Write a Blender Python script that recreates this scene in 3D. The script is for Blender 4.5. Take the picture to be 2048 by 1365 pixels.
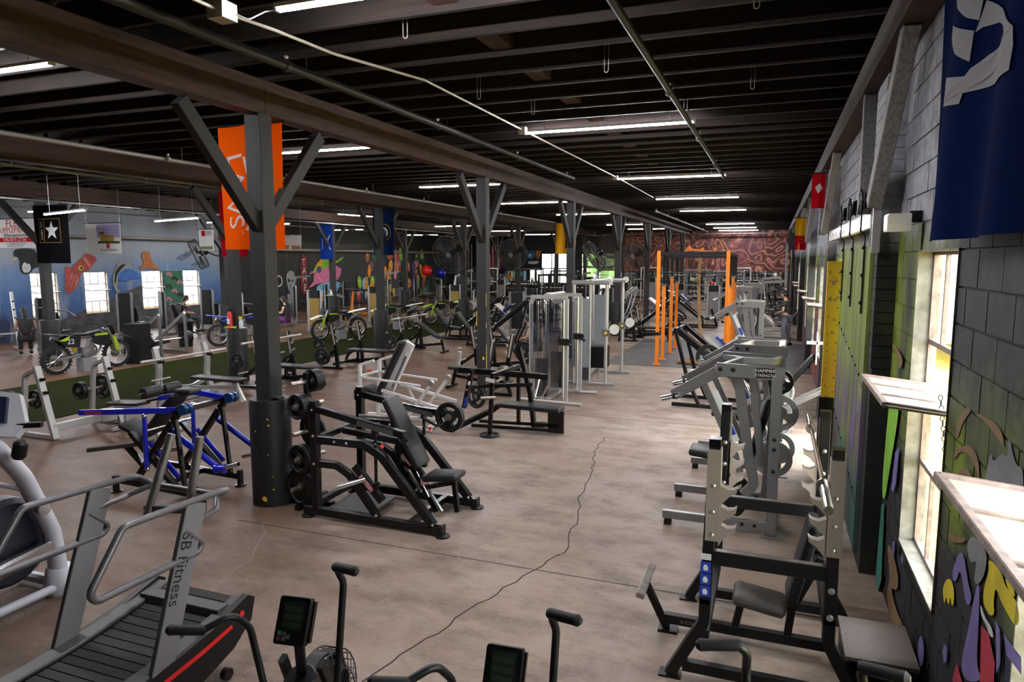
import bpy, math, random
from mathutils import Vector, Matrix
random.seed(7)
for _o in list(bpy.data.objects): bpy.data.objects.remove(_o, do_unlink=True)
SC = bpy.context.scene
COL = SC.collection
# ---------------------------------------------------------------- camera
FPX, HZ, VPX = 1380.0, 518.0, 1550.0          # focal length in pixels of a 2048 px wide frame, horizon row, vanishing column
pitch = math.atan((682.5 - HZ) / FPX)
yaw = math.atan((VPX - 1024.0) / math.hypot(FPX, 682.5 - HZ))
cd = bpy.data.cameras.new('camera'); cam = bpy.data.objects.new('camera', cd); COL.objects.link(cam)
cd.sensor_width = 36.0; cd.lens = FPX / 2048.0 * 36.0; cd.clip_start = 0.05; cd.clip_end = 400
cam.location = (0, 0, 2.75)
cam.rotation_euler = (math.pi / 2 - pitch, 0, yaw)
SC.camera = cam
# ---------------------------------------------------------------- overcast daylight
wd = bpy.data.worlds.new('overcast_sky'); SC.world = wd; wd.use_nodes = True
_bg = wd.node_tree.nodes['Background']
_bg.inputs['Color'].default_value = (0.93, 0.96, 1.0, 1); _bg.inputs['Strength'].default_value = 18.0
# ---------------------------------------------------------------- view
SC.view_settings.view_transform = 'Standard'; SC.view_settings.look = 'None'
SC.view_settings.gamma = 1.0; SC.view_settings.use_curve_mapping = False
SC.view_settings.exposure = 0.0
SC.cycles.max_bounces = 6; SC.cycles.diffuse_bounces = 3; SC.cycles.glossy_bounces = 4
SC.cycles.transmission_bounces = 4; SC.cycles.transparent_max_bounces = 8
SC.cycles.caustics_reflective = False; SC.cycles.caustics_refractive = False
SC.cycles.sample_clamp_indirect = 6.0
SC.cycles.use_denoising = True
LAMP = 320.0                                  # radiance of the ceiling tubes
# ================================================================ helpers
V = Vector
def fillet(pts, r, n=5, closed=False):
    pts = [V(p) for p in pts]
    if r <= 0 or len(pts) < 3: return pts
    out = [] if closed else [pts[0]]
    L = len(pts)
    for i in (range(L) if closed else range(1, L - 1)):
        a, b, c = pts[i - 1], pts[i], pts[(i + 1) % L]
        u, w = (a - b), (c - b)
        lu, lw = u.length, w.length
        if lu < 1e-6 or lw < 1e-6: continue
        u /= lu; w /= lw
        ang = u.angle(w)
        if ang > math.pi - 0.02: out.append(b); continue
        t = min(r / math.tan(ang / 2), lu * 0.49, lw * 0.49); rr = t * math.tan(ang / 2)
        bis = (u + w).normalized(); cen = b + bis * (rr / math.sin(ang / 2))
        p0 = b + u * t; p1 = b + w * t
        v0 = p0 - cen; v1 = p1 - cen
        tot = v0.angle(v1); ax = v0.cross(v1)
        if ax.length < 1e-12: out.append(b); continue
        for k in range(n + 1):
            out.append(cen + Matrix.Rotation(tot * k / n, 3, ax.normalized()) @ v0)
    if not closed: out.append(pts[-1])
    return out
def circ(r, n): return [(r * math.cos(2 * math.pi * i / n), r * math.sin(2 * math.pi * i / n)) for i in range(n)]
def rect(w, h, b=0.0):
    x, y = w / 2, h / 2
    if b <= 0: return [(-x, -y), (x, -y), (x, y), (-x, y)]
    return [(-x + b, -y), (x - b, -y), (x, -y + b), (x, y - b), (x - b, y), (-x + b, y), (-x, y - b), (-x, -y + b)]
class MB:
    def __init__(s): s.v = []; s.f = []
    def add(s, vs, fs):
        o = len(s.v); s.v += [tuple(p) for p in vs]; s.f += [tuple(i + o for i in f) for f in fs]; return s
    def box(s, x0, x1, y0, y1, z0, z1):
        if x0 > x1: x0, x1 = x1, x0
        if y0 > y1: y0, y1 = y1, y0
        if z0 > z1: z0, z1 = z1, z0
        return s.add([(x0, y0, z0), (x1, y0, z0), (x1, y1, z0), (x0, y1, z0), (x0, y0, z1), (x1, y0, z1), (x1, y1, z1), (x0, y1, z1)],
                     [(0, 3, 2, 1), (4, 5, 6, 7), (0, 1, 5, 4), (1, 2, 6, 5), (2, 3, 7, 6), (3, 0, 4, 7)])
    def sweep(s, prof, pts, up=(0, 0, 1), closed=False, caps=True):
        pts = [V(p) for p in pts]; n = len(pts); m = len(prof); up = V(up)
        tang = []
        for i in range(n):
            if closed: a, b = pts[i - 1], pts[(i + 1) % n]
            else: a, b = pts[max(i - 1, 0)], pts[min(i + 1, n - 1)]
            if not closed and 0 < i < n - 1 or closed:
                d0 = (pts[i] - pts[i - 1]).normalized(); d1 = (pts[(i + 1) % n] - pts[i]).normalized()
                t = d0 + d1
                if t.length < 1e-6: t = d1
                t.normalize(); sc = 1 / max(0.35, t.dot(d1))
            else:
                t = (b - a).normalized(); sc = 1
            tang.append((t, sc))
        t0 = tang[0][0]
        side = t0.cross(up)
        if side.length < 1e-3: side = t0.cross(V((0, 1, 0)))
        if side.length < 1e-3: side = t0.cross(V((1, 0, 0)))
        side.normalize(); vs = []
        prev = t0
        for i in range(n):
            t, sc = tang[i]
            if i:
                q = prev.rotation_difference(t); side = q @ side; side = (side - t * side.dot(t)).normalized(); prev = t
            u2 = side.cross(t).normalized()
            bend = None
            if sc > 1.0001:
                d1 = (pts[(i + 1) % n] - pts[i]).normalized(); bend = (d1 - t * d1.dot(t))
                bend = bend.normalized() if bend.length > 1e-6 else None
            for (x, y) in prof:
                p = side * x + u2 * y
                if bend is not None: p = p + bend * p.dot(bend) * (sc - 1)
                vs.append(pts[i] + p)
        fs = []
        for i in range(n if closed else n - 1):
            j = (i + 1) % n
            for k in range(m):
                l = (k + 1) % m
                fs.append((i * m + k, i * m + l, j * m + l, j * m + k))
        if caps and not closed:
            fs.append(tuple(range(m - 1, -1, -1))); fs.append(tuple((n - 1) * m + k for k in range(m)))
        return s.add(vs, fs)
    def tube(s, pts, r, rad=0.0, n=10, closed=False, fn=5): return s.sweep(circ(r, n), fillet(pts, rad, fn, closed), closed=closed)
    def bar(s, pts, w, h, up=(0, 0, 1), rad=0.0, b=0.004, closed=False): return s.sweep(rect(w, h, b), fillet(pts, rad, 5, closed), up, closed)
    def cyl(s, p, q, r, n=16): return s.sweep(circ(r, n), [p, q])
    def lathe(s, prof, o=(0, 0, 0), ax=(0, 0, 1), n=20, cap=True):
        o = V(o); ax = V(ax).normalized(); q = V((0, 0, 1)).rotation_difference(ax); m = len(prof); vs = []; fs = []
        for (r, z) in prof:
            for k in range(n):
                a = 2 * math.pi * k / n
                vs.append(o + q @ V((r * math.cos(a), r * math.sin(a), z)))
        for i in range(m - 1):
            for k in range(n):
                l = (k + 1) % n
                fs.append((i * n + k, i * n + l, (i + 1) * n + l, (i + 1) * n + k))
        if cap:
            if prof[0][0] > 1e-6: fs.append(tuple(range(n - 1, -1, -1)))
            if prof[-1][0] > 1e-6: fs.append(tuple((m - 1) * n + k for k in range(n)))
        return s.add(vs, fs)
    def ball(s, c, r, n=12, sx=1, sy=1, sz=1):
        vs = []; fs = []; h = n // 2
        for i in range(h + 1):
            t = math.pi * i / h
            for k in range(n):
                a = 2 * math.pi * k / n
                vs.append((c[0] + sx * r * math.sin(t) * math.cos(a), c[1] + sy * r * math.sin(t) * math.sin(a), c[2] + sz * r * math.cos(t)))
        for i in range(h):
            for k in range(n): fs.append((i * n + k, (i + 1) * n + k, (i + 1) * n + (k + 1) % n, i * n + (k + 1) % n))
        return s.add(vs, fs)
    def prism(s, poly, o, u, w, th):
        """polygon in the plane o + a*u + b*w, thickened by th along u x w (centred)"""
        o = V(o); u = V(u); w = V(w); nn = u.cross(w).normalized() * (th / 2); n = len(poly)
        vs = [o + u * a + w * b - nn for a, b in poly] + [o + u * a + w * b + nn for a, b in poly]
        fs = [tuple(range(n - 1, -1, -1)), tuple(range(n, 2 * n))] + [(i, (i + 1) % n, n + (i + 1) % n, n + i) for i in range(n)]
        return s.add(vs, fs)
    def pad(s, p, q, wid, th, up, b=None, taper=1.0):
        """upholstered pad: centre line p->q, width wid, thickness th along up, rounded all over"""
        p = V(p); q = V(q); t = (q - p); L = t.length; t.normalize(); up = V(up); up = (up - t * up.dot(t)).normalized(); sd = t.cross(up)
        b = b or th * 0.42; rings = []
        cw = min(b * 1.2, wid * 0.3)
        def ring(d, ins, zz):
            k = 1 + (taper - 1) * (d / L); hw = wid / 2 * k - ins; y0 = d if d > L / 2 else d
            return hw
        prof = [(b, -th / 2), (b * .3, -th / 2 + b * .3), (0, -th / 2 + b), (0, th / 2 - b), (b * .3, th / 2 - b * .3), (b, th / 2)]
        def outline(ins):
            pts = []
            r = cw
            for (cx, cy, a0) in ((L - r, 1, 0), (r, 1, 90), (r, -1, 180), (L - r, -1, 270)):
                k = 1 + (taper - 1) * (cx / L); yc = cy * (wid / 2 * k - r)
                for a in (0, 30, 60, 90):
                    an = math.radians(a0 + a); rr = max(r - ins, 0.001)
                    pts.append((cx + rr * math.cos(an), yc + rr * math.sin(an)))
            return pts
        vs = []; m = 16
        for ins, z in prof:
            for (a, c) in outline(ins): vs.append(p + t * a + sd * c + up * z)
        n = len(prof); fs = [(i * m + k, i * m + (k + 1) % m, (i + 1) * m + (k + 1) % m, (i + 1) * m + k) for i in range(n - 1) for k in range(m)]
        fs.append(tuple(range(m - 1, -1, -1))); fs.append(tuple((n - 1) * m + k for k in range(m)))
        return s.add(vs, fs)
    def mesh(s, name='m', smooth=True):
        me = bpy.data.meshes.new(name); me.from_pydata(s.v, [], s.f); me.update()
        if smooth and len(me.polygons):
            me.polygons.foreach_set('use_smooth', [True] * len(me.polygons)); me.set_sharp_from_angle(angle=math.radians(38))
        return me
    def obj(s, name, mat, parent=None, smooth=True):
        return link(name, s.mesh(name, smooth), mat, parent)
def link(name, me, mat=None, parent=None):
    o = bpy.data.objects.new(name, me); COL.objects.link(o)
    if mat is not None and not me.materials: me.materials.append(mat)
    if parent is not None: o.parent = parent
    return o
def thing(name, label, cat, loc=(0, 0, 0), rz=0.0, group=None):
    o = bpy.data.objects.new(name, None); COL.objects.link(o); o.empty_display_size = 0.1
    o.location = loc; o.rotation_euler = (0, 0, math.radians(rz)); return tag(o, label, cat, group)
def tag(o, label, cat, group=None):
    o['label'] = label; o['category'] = cat
    if group: o['group'] = group
    return o
def struct(o): o['kind'] = 'structure'; return o
def dup(root, loc, rz, label=None, group=None):
    r = root.copy(); COL.objects.link(r); r.location = loc; r.rotation_euler = (0, 0, math.radians(rz))
    if label: r['label'] = label
    if group: r['group'] = group
    for ch in list(root.children):
        c = ch.copy(); COL.objects.link(c); c.parent = r
        for g in list(ch.children):
            d = g.copy(); COL.objects.link(d); d.parent = c
    return r
def text(body, size, mat, parent, M, name='lettering', ext=0.0, align='CENTER', sx=1.0):
    cu = bpy.data.curves.new(name, 'FONT'); cu.body = body; cu.size = size; cu.align_x = align; cu.align_y = 'CENTER'; cu.extrude = ext; cu.resolution_u = 3
    o = bpy.data.objects.new(name, cu); COL.objects.link(o)
    dg = bpy.context.evaluated_depsgraph_get(); me = bpy.data.meshes.new_from_object(o.evaluated_get(dg)); bpy.data.objects.remove(o)
    me.materials.clear()
    if sx != 1.0: me.transform(Matrix.Diagonal((sx, 1, 1, 1)))
    me.transform(M); return link(name, me, mat, parent)
def frame_m(o, u, w):
    """matrix with x along u, y along w, origin o"""
    u = V(u).normalized(); w = V(w).normalized(); n = u.cross(w)
    return Matrix(((u.x, w.x, n.x, o[0]), (u.y, w.y, n.y, o[1]), (u.z, w.z, n.z, o[2]), (0, 0, 0, 1)))
# ================================================================ materials
MATS = {}
def mat(name, col, rough=0.5, metal=0.0, var=0.0, scale=20.0, bump=0.0, bscale=60.0, coat=0.0, spec=0.5, col2=None, stretch=None, emit=None, alpha=None, lo=0.35, hi=0.7):
    if name in MATS: return MATS[name]
    m = bpy.data.materials.new(name); m.use_nodes = True; nt = m.node_tree; N = nt.nodes; L = nt.links
    b = N['Principled BSDF']; b.inputs['Base Color'].default_value = (*col, 1); b.inputs['Roughness'].default_value = rough
    b.inputs['Metallic'].default_value = metal; b.inputs['Specular IOR Level'].default_value = spec; b.inputs['Coat Weight'].default_value = coat
    if emit: b.inputs['Emission Color'].default_value = (*emit[0], 1); b.inputs['Emission Strength'].default_value = emit[1]
    if var or col2 or bump:
        tc = N.new('ShaderNodeTexCoord'); mp = N.new('ShaderNodeMapping'); L.new(tc.outputs['Object'], mp.inputs['Vector'])
        if stretch: mp.inputs['Scale'].default_value = stretch
        if var or col2:
            no = N.new('ShaderNodeTexNoise'); no.inputs['Scale'].default_value = scale; no.inputs['Detail'].default_value = 5
            L.new(mp.outputs[0], no.inputs['Vector'])
            rp = N.new('ShaderNodeValToRGB'); L.new(no.outputs['Fac'], rp.inputs[0])
            c2 = col2 or tuple(min(1, c * (1 + var)) for c in col); c1 = col if col2 else tuple(c * (1 - var) for c in col)
            rp.color_ramp.elements[0].color = (*c1, 1); rp.color_ramp.elements[1].color = (*c2, 1)
            rp.color_ramp.elements[0].position = lo; rp.color_ramp.elements[1].position = hi
            L.new(rp.outputs[0], b.inputs['Base Color'])
        if bump:
            n2 = N.new('ShaderNodeTexNoise'); n2.inputs['Scale'].default_value = bscale; n2.inputs['Detail'].default_value = 4
            L.new(mp.outputs[0], n2.inputs['Vector'])
            bp = N.new('ShaderNodeBump'); bp.inputs['Strength'].default_value = bump; bp.inputs['Distance'].default_value = 0.01
            L.new(n2.outputs['Fac'], bp.inputs['Height']); L.new(bp.outputs[0], b.inputs['Normal'])
    MATS[name] = m; return m
class NT:
    """tiny node-graph helper for the larger materials"""
    def __init__(s, name):
        s.m = bpy.data.materials.new(name); s.m.use_nodes = True; s.nt = s.m.node_tree; s.b = s.nt.nodes['Principled BSDF']; MATS[name] = s.m
        s.pos = s.nt.nodes.new('ShaderNodeNewGeometry').outputs['Position']
    def node(s, t, **k):
        n = s.nt.nodes.new(t)
        for a, v in k.items(): setattr(n, a, v)
        return n
    def lk(s, a, b): s.nt.links.new(a, b)
    def put(s, inp, v):
        if hasattr(v, 'is_output'): s.lk(v, inp)
        else: inp.default_value = v
    def math(s, op, a, b=0.0, c=0.0):
        n = s.node('ShaderNodeMath', operation=op); s.put(n.inputs[0], a); s.put(n.inputs[1], b); s.put(n.inputs[2], c); return n.outputs[0]
    def noise(s, scale, detail=4, vec=None, st=None, rough=0.5, dist=0.0):
        n = s.node('ShaderNodeTexNoise'); n.inputs['Scale'].default_value = scale; n.inputs['Detail'].default_value = detail; n.inputs['Roughness'].default_value = rough; n.inputs['Distortion'].default_value = dist
        v = vec or s.pos
        if st:
            mp = s.node('ShaderNodeMapping'); mp.inputs['Scale'].default_value = st; s.lk(v, mp.inputs['Vector']); v = mp.outputs[0]
        s.lk(v, n.inputs['Vector']); return n.outputs['Fac']
    def ramp(s, f, stops):
        n = s.node('ShaderNodeValToRGB'); s.lk(f, n.inputs[0]); e = n.color_ramp.elements
        while len(e) < len(stops): e.new(0.5)
        for k, (p, c) in enumerate(stops):
            e[k].position = p; e[k].color = (*c, 1) if isinstance(c, tuple) else (c, c, c, 1)
        return n.outputs[0]
    def mix(s, f, a, b, mode='MIX'):
        n = s.node('ShaderNodeMix', data_type='RGBA', blend_type=mode); s.put(n.inputs[0], f)
        for i, v in ((6, a), (7, b)):
            if isinstance(v, tuple): v = (*v, 1)
            s.put(n.inputs[i], v)
        return n.outputs[2]
    def sep(s):
        n = s.node('ShaderNodeSeparateXYZ'); s.lk(s.pos, n.inputs[0]); return n.outputs
    def bump(s, h, st=0.3, d=0.01):
        n = s.node('ShaderNodeBump'); n.inputs['Strength'].default_value = st; n.inputs['Distance'].default_value = d; s.lk(h, n.inputs['Height']); s.lk(n.outputs[0], s.b.inputs['Normal'])
    def done(s, col, rough=0.5, metal=0.0, spec=0.5):
        s.put(s.b.inputs['Base Color'], (*col, 1) if isinstance(col, tuple) else col); s.put(s.b.inputs['Roughness'], rough); s.b.inputs['Metallic'].default_value = metal
        s.b.inputs['Specular IOR Level'].default_value = spec; return s.m
BLK = mat('black_gloss_paint', (.0035, .0035, .004), .26, spec=.4)
BLKM = mat('black_satin_paint', (.0055, .0055, .006), .45, spec=.3)
VIN = mat('black_vinyl', (.009, .009, .0105), .45, bump=.15, bscale=180, spec=.35)
RUB = mat('black_rubber', (.0055, .0055, .006), .6, bump=.1, bscale=120, spec=.3)
IRON = mat('cast_iron_black', (.008, .008, .0085), .42, metal=.1, bump=.12, bscale=90, spec=.4)
IRONG = mat('cast_iron_grey', (.42, .43, .44), .42, metal=.25, bump=.1, bscale=90)
BAR = mat('bright_bar_steel', (.62, .60, .57), .38, metal=.55)
CHR = mat('chrome', (.72, .72, .72), .18, metal=1.0)
STL = mat('worn_steel', (.42, .38, .34), .34, metal=.9, var=.25, scale=14)
SIL = mat('silver_powder_coat', (.24, .24, .245), .34, metal=.6, var=.06, scale=6)
SILL = mat('pale_silver_paint', (.42, .41, .40), .38, metal=.45, var=.06, scale=6)
GRYM = mat('grey_hammered_paint', (.13, .125, .13), .36, metal=.4, var=.08, scale=40)
WHT = mat('white_paint', (.68, .67, .65), .42, var=.05, scale=8)
WHTG = mat('pale_grey_plastic', (.55, .55, .6), .35)
TAUPE = mat('taupe_guard_plastic', (.34, .28, .24), .5)
BLUE = mat('blue_gloss_paint', (.004, .012, .36), .28, coat=.3)
BLUED = mat('blue_machined', (.01, .05, .16), .3, metal=.4)
ORG = mat('orange_paint', (.90, .23, .004), .42)
RED = mat('red_plastic', (.70, .01, .012), .35)
YEL = mat('yellow_paint', (.80, .52, .01), .5)
SCR = mat('lcd_screen', (.018, .026, .016), .25)
BLUST = mat('blue_sticker', (.02, .06, .42), .4)
WST = mat('white_sticker', (.75, .74, .72), .5)
BOLT = mat('zinc_bolt', (.62, .60, .56), .3, metal=.8)
BRZ = mat('bronze_panel', (.34, .23, .06), .35, metal=.4)
LCLR = mat('clear_shroud', (.30, .32, .34), .15, metal=.2)
# ================================================================ setting
WX, LX, BY, FY = 0.95, -23.4, 49.0, -3.0          # right wall face, left wall face, back wall, wall behind the camera
GZ, JZ, DZ = 4.28, 4.64, 4.98                     # underside of girders, joists, deck
GX = (-5.25, -11.3, -17.35)
PY = [6.17 + 6.13 * k for k in range(-1, 7)]
# ---- concrete floor
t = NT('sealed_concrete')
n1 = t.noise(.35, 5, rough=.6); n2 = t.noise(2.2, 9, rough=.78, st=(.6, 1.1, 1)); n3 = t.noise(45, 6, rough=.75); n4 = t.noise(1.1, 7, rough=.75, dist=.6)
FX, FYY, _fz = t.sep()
lane = t.math('SMOOTH_MIN', 1.0, t.math('MAXIMUM', 0.0, t.math('ADD', t.math('MULTIPLY', t.math('ADD', FX, t.math('MULTIPLY', t.math('SUBTRACT', n1, .5), 5.0)), .30), 1.95)), .1)  # lane: wall-side light put into the colour, with browner concrete on the left
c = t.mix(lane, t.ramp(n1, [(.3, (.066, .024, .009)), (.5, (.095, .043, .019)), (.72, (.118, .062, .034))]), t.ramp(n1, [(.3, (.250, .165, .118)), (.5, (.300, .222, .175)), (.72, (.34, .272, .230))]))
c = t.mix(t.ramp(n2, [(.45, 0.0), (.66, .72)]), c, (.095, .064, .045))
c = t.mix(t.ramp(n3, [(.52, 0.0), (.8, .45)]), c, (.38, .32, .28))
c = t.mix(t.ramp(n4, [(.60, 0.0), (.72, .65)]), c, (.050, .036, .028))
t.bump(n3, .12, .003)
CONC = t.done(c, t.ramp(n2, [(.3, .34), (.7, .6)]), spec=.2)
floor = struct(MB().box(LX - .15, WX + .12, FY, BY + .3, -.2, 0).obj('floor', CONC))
CRK = mat('crack_filler', (.30, .25, .21), .8); CRKD = mat('dark_joint', (.035, .028, .024), .9)
def strip(pts, w, m, name, par=floor, z=.0012, jit=0.0):
    pp = []
    for i in range(len(pts) - 1):
        a, b = V((*pts[i], z)), V((*pts[i + 1], z)); k = max(2, int((b - a).length / .12)) if jit else 1
        for q in range(k):
            p = a.lerp(b, q / k)
            if jit and (q or i): p += V((random.uniform(-jit, jit), random.uniform(-jit, jit), 0))
            pp.append(p)
    pp.append(V((*pts[-1], z)))
    return MB().sweep([(-w / 2, -.001), (w / 2, -.001), (w / 2, .001), (-w / 2, .001)], pp).obj(name, m, par, False)
CRACKS_LIGHT = [[(-2.49, 3.0), (-2.27, 4.21), (-2.10, 4.80), (-1.93, 5.4), (-1.75, 6.0), (-1.83, 6.7), (-2.02, 7.6), (-2.05, 8.3), (-2.28, 9.3), (-2.36, 10.3)],
                [(-4.9, 5.6), (-4.4, 4.9), (-4.3, 4.3), (-4.1, 3.9)], [(-3.2, 3.4), (-2.9, 4.3), (-2.75, 5.2), (-2.5, 6.0)]]
for k_, pl in enumerate(CRACKS_LIGHT): strip(pl, .007 if k_ else .012, CRK if k_ else CRKD, 'floor_crack', jit=.03)
for pl in ([(-5.2, 5.55), (.9, 5.55)], [(-5.2, 11.6), (.9, 11.6)], [(-11, 11.6), (-5.3, 11.6)], [(-5.25, 12.4), (-5.25, 18.2)]): strip(pl, .008, CRKD, 'floor_joint')
# ---- artificial turf lane
TURF = NT('turf')
a_ = TURF.noise(260, 3); b_ = TURF.noise(1.2, 4)
TURF.bump(a_, .9, .01)
TURF = TURF.done(TURF.mix(TURF.ramp(b_, [(.35, 0.0), (.7, .6)]), TURF.ramp(a_, [(.3, (.0045, .0075, .0008)), (.7, (.019, .025, .003))]), (.020, .024, .003)), 1.0, spec=.05)
o = MB().box(-15.1, -11.54, FY, 34, 0, .014).obj('turf_lane', TURF); tag(o, 'dark green artificial turf lane running between rows of machines', 'turf')
# ---- rubber mats under the rig
MATM = mat('rubber_mat', (.055, .053, .054), .55, var=.35, scale=3, bump=.2, bscale=220)
for i in range(3):
    for j in range(5):
        x0, y0 = -4.1 + i * 1.83, 17.75 + j * 1.22
        o = MB().box(x0 + .004, x0 + 1.826, y0 + .004, y0 + 1.216, 0, .012).obj('rubber_mat', MATM)
        tag(o, 'dark grey rubber floor mat laid under the orange climbing rig', 'mat', 'rubber mats under the orange rig')
# ---- ceiling deck, joists, girders
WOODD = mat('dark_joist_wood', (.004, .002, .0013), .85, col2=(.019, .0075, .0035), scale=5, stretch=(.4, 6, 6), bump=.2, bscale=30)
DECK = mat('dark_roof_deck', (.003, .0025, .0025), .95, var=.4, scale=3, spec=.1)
GIRD = mat('stained_girder_wood', (.022, .0072, .0036), .72, col2=(.066, .0235, .0115), scale=4, stretch=(7, .5, 7), bump=.25, bscale=24)
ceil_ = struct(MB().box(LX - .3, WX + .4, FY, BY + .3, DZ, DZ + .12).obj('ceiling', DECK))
jm = {}
far = MB()
edges = (WX + .1,) + GX + (LX,)
for b_ in range(4):
    x1, x0 = edges[b_], edges[b_ + 1]
    y = 2.0
    while y < 48.5:
        if b_ < 2 and y < 34:
            key = (b_,)
            if key not in jm: jm[key] = MB().box(x0 - .12, x1 + .12, -.024, .024, JZ + .002, DZ).mesh('joist')
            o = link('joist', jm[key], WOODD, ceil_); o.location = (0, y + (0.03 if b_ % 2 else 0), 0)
        else:
            far.box(x0 - .12, x1 + .12, y - .024, y + .024, JZ + .002, DZ)
        y += .61
o = far.obj('far_joists', WOODD, ceil_); o['kind'] = 'stuff'
blk = MB()
for k in range(0, 26, 2): blk.box(-2.55, -2.35, 2.05 + .61 * k, 2.6 + .61 * k, JZ + .05, JZ + .27)
o = blk.obj('bridging_block', GIRD, ceil_); o['kind'] = 'stuff'
for gi, gx in enumerate(GX):
    g = thing('ceiling_girder', ['brown timber girder on the posts nearest the block wall windows', 'brown timber girder above the edge of the turf lane', 'dark timber girder over the machines by the ocean mural'][gi], 'girder', (gx, 0, 0), 0, None)
    ys = [FY] + [p for p in PY if p < 46] + [47.0]
    for k in range(len(ys) - 1):
        MB().bar([(0, ys[k] + .004, GZ + .18), (0, ys[k + 1] - .004, GZ + .18)], .2, .36, b=.008).obj('beam_length', GIRD, g)
    MB().bar([(.0, 44.9, GZ + .1), (0, 45.0, GZ + .1)], .21, .2).obj('splice_plate', WST, g)
wp = MB().bar([(WX - .12, FY, GZ + .22), (WX - .12, BY, GZ + .22)], .2, .28).obj('trim_1', GIRD); struct(wp)
# ---- posts
POST = mat('charcoal_post_paint', (.0105, .0098, .0105), .65, var=.25, scale=6, stretch=(6, 6, .6), bump=.25, bscale=26)
SLV = mat('black_sleeve', (.0095, .0095, .010), .5, var=.3, scale=9, bump=.25, bscale=40, spec=.35)
FLK = mat('paint_fleck', (.62, .40, .02), .6)
sl_me = MB().lathe([(.225, 0), (.225, 1.17), (.215, 1.2), (.14, 1.2)], n=32).mesh('sleeve')
sh_me = MB().bar([(0, 0, 0), (0, 0, GZ)], .2, .2, b=.006, up=(0, 1, 0)).mesh('post_shaft')
br_me = MB().bar([(0, .06, 3.10), (0, 1.06, GZ - .055)], .1, .15, up=(0, 0, 1), b=.005).mesh('brace')
br2_me = MB().bar([(0, -.06, 3.10), (0, -1.06, GZ - .055)], .1, .15, up=(0, 0, 1), b=.005).mesh('brace')
ORDS = ['first', 'second', 'third', 'fourth', 'fifth', 'sixth', 'seventh', 'eighth']
def post(x, y, label, sleeve=True, braces=True):
    p = thing('timber_post', label, 'post', (x, y, 0), 0, 'braced timber posts')
    link('post_shaft', sh_me, POST, p)
    if braces: link('brace', br_me, POST, p); link('brace', br2_me, POST, p)
    if sleeve: link('sleeve', sl_me, SLV, p)
    return p
near_posts = []
for k, y in enumerate(PY):
    if k == 0: continue
    lab = ['', 'charcoal braced timber post with black sleeve beside the orange banner', 'charcoal braced timber post with flecks of yellow paint and no sleeve', 'charcoal braced timber post behind the silver cable tower', 'charcoal braced timber post with grey sleeve past the cable towers', 'charcoal braced post between cable towers and orange rig, fifth in its row', 'charcoal braced post behind the orange rig, sixth in its row', 'charcoal braced post near the red mural, seventh in its row'][k]
    near_posts.append(post(GX[0], y, lab, sleeve=k in (1, 4)))
for k, y in enumerate(PY):
    if y < 5: continue
    post(GX[1], y, ['', 'charcoal sleeved post on the turf edge, hidden past the orange banner', 'charcoal sleeved post carrying the red flag at the turf edge', 'charcoal sleeved post carrying the navy flag at the turf edge', 'charcoal sleeved post beside the wall fans at the turf edge', 'charcoal braced post at the turf edge, fifth in its row', 'charcoal braced post at the turf edge, sixth in its row', 'charcoal braced post at the turf edge, seventh in its row'][k], sleeve=k > 1 and k < 6)
for k, y in enumerate(PY):
    if y < 11: continue
    post(GX[2], y, ['', '', 'dark post by the black motocross bike and army banner', 'dark post behind the extinguisher, beyond the turf', 'charcoal post with blue banner and sleeve beyond the turf', 'charcoal post in front of the blob figure mural', 'charcoal post before the dark corner beyond the turf, sixth in its row', 'charcoal post before the dark corner beyond the turf, seventh in its row'][k], sleeve=k in (2, 3, 4, 5))
# yellow flecks on the second post and first sleeve
fk = MB()
for (z0, z1) in ((.55, 1.1), (1.42, 1.52), (.2, .35), (1.85, 2.1)):
    fk.box(.098, .1015, -.1015, -.085, z0, z1)
fk.box(-.1015, -.09, -.1015, -.098, 1.45, 1.75); fk.box(.02, .06, -.1015, -.099, .8, .86)
fk.obj('paint_fleck', FLK, near_posts[1])
fk = MB()
for (a, z, s) in ((-75, .1, .03), (-72, .085, .02), (-58, 1.0, .012), (-56, .93, .012), (-95, .86, .01), (-60, .6, .008), (-50, .35, .008), (-49, .2, .01)):
    r = .2262; ca, sa = math.cos(math.radians(a)), math.sin(math.radians(a))
    fk.prism([(s, 0), (.5 * s, .8 * s), (-.4 * s, .9 * s), (-s, .1 * s), (-.5 * s, -.7 * s), (.4 * s, -s)], (r * ca, r * sa, z), (-sa, ca, 0), (0, 0, 1), .001)
fk.obj('paint_fleck', FLK, near_posts[0])
# ---- painted block wall on the right
t = NT('mural_block_paint'); X_, Y_, Z_ = t.sep()
na = t.noise(1.6, 5, rough=.65); nb = t.noise(7, 5, rough=.7); nc = t.noise(.55, 3)
zz = t.math('ADD', Z_, t.math('MULTIPLY', t.math('SUBTRACT', na, .5), .9))
upper = t.mix(t.ramp(nb, [(.35, 0.0), (.66, .85)]), (.40, .405, .43), (.16, .155, .165))
upper = t.mix(t.ramp(nc, [(.5, 0.0), (.66, .7)]), upper, (.27, .33, .42))
green = t.mix(t.ramp(t.noise(1.1, 4, st=(1, 1.2, .5)), [(.42, 0.0), (.58, 1.0)]), (.014, .015, .010), (.16, .22, .008))
low = t.mix(t.ramp(t.noise(1.4, 4, st=(1, 1, .6), dist=.8), [(.58, 0.0), (.66, 1.0)]), (.0045, .0045, .005), (.018, .014, .04))
far_ = t.mix(t.ramp(t.noise(.8, 3, dist=.5), [(.4, 0.0), (.6, 1.0)]), (.06, .05, .10), (.26, .06, .03))
c = t.mix(t.ramp(t.math('MULTIPLY', zz, .2), [(.235, 0.0), (.30, 1.0)]), low, green)
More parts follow.
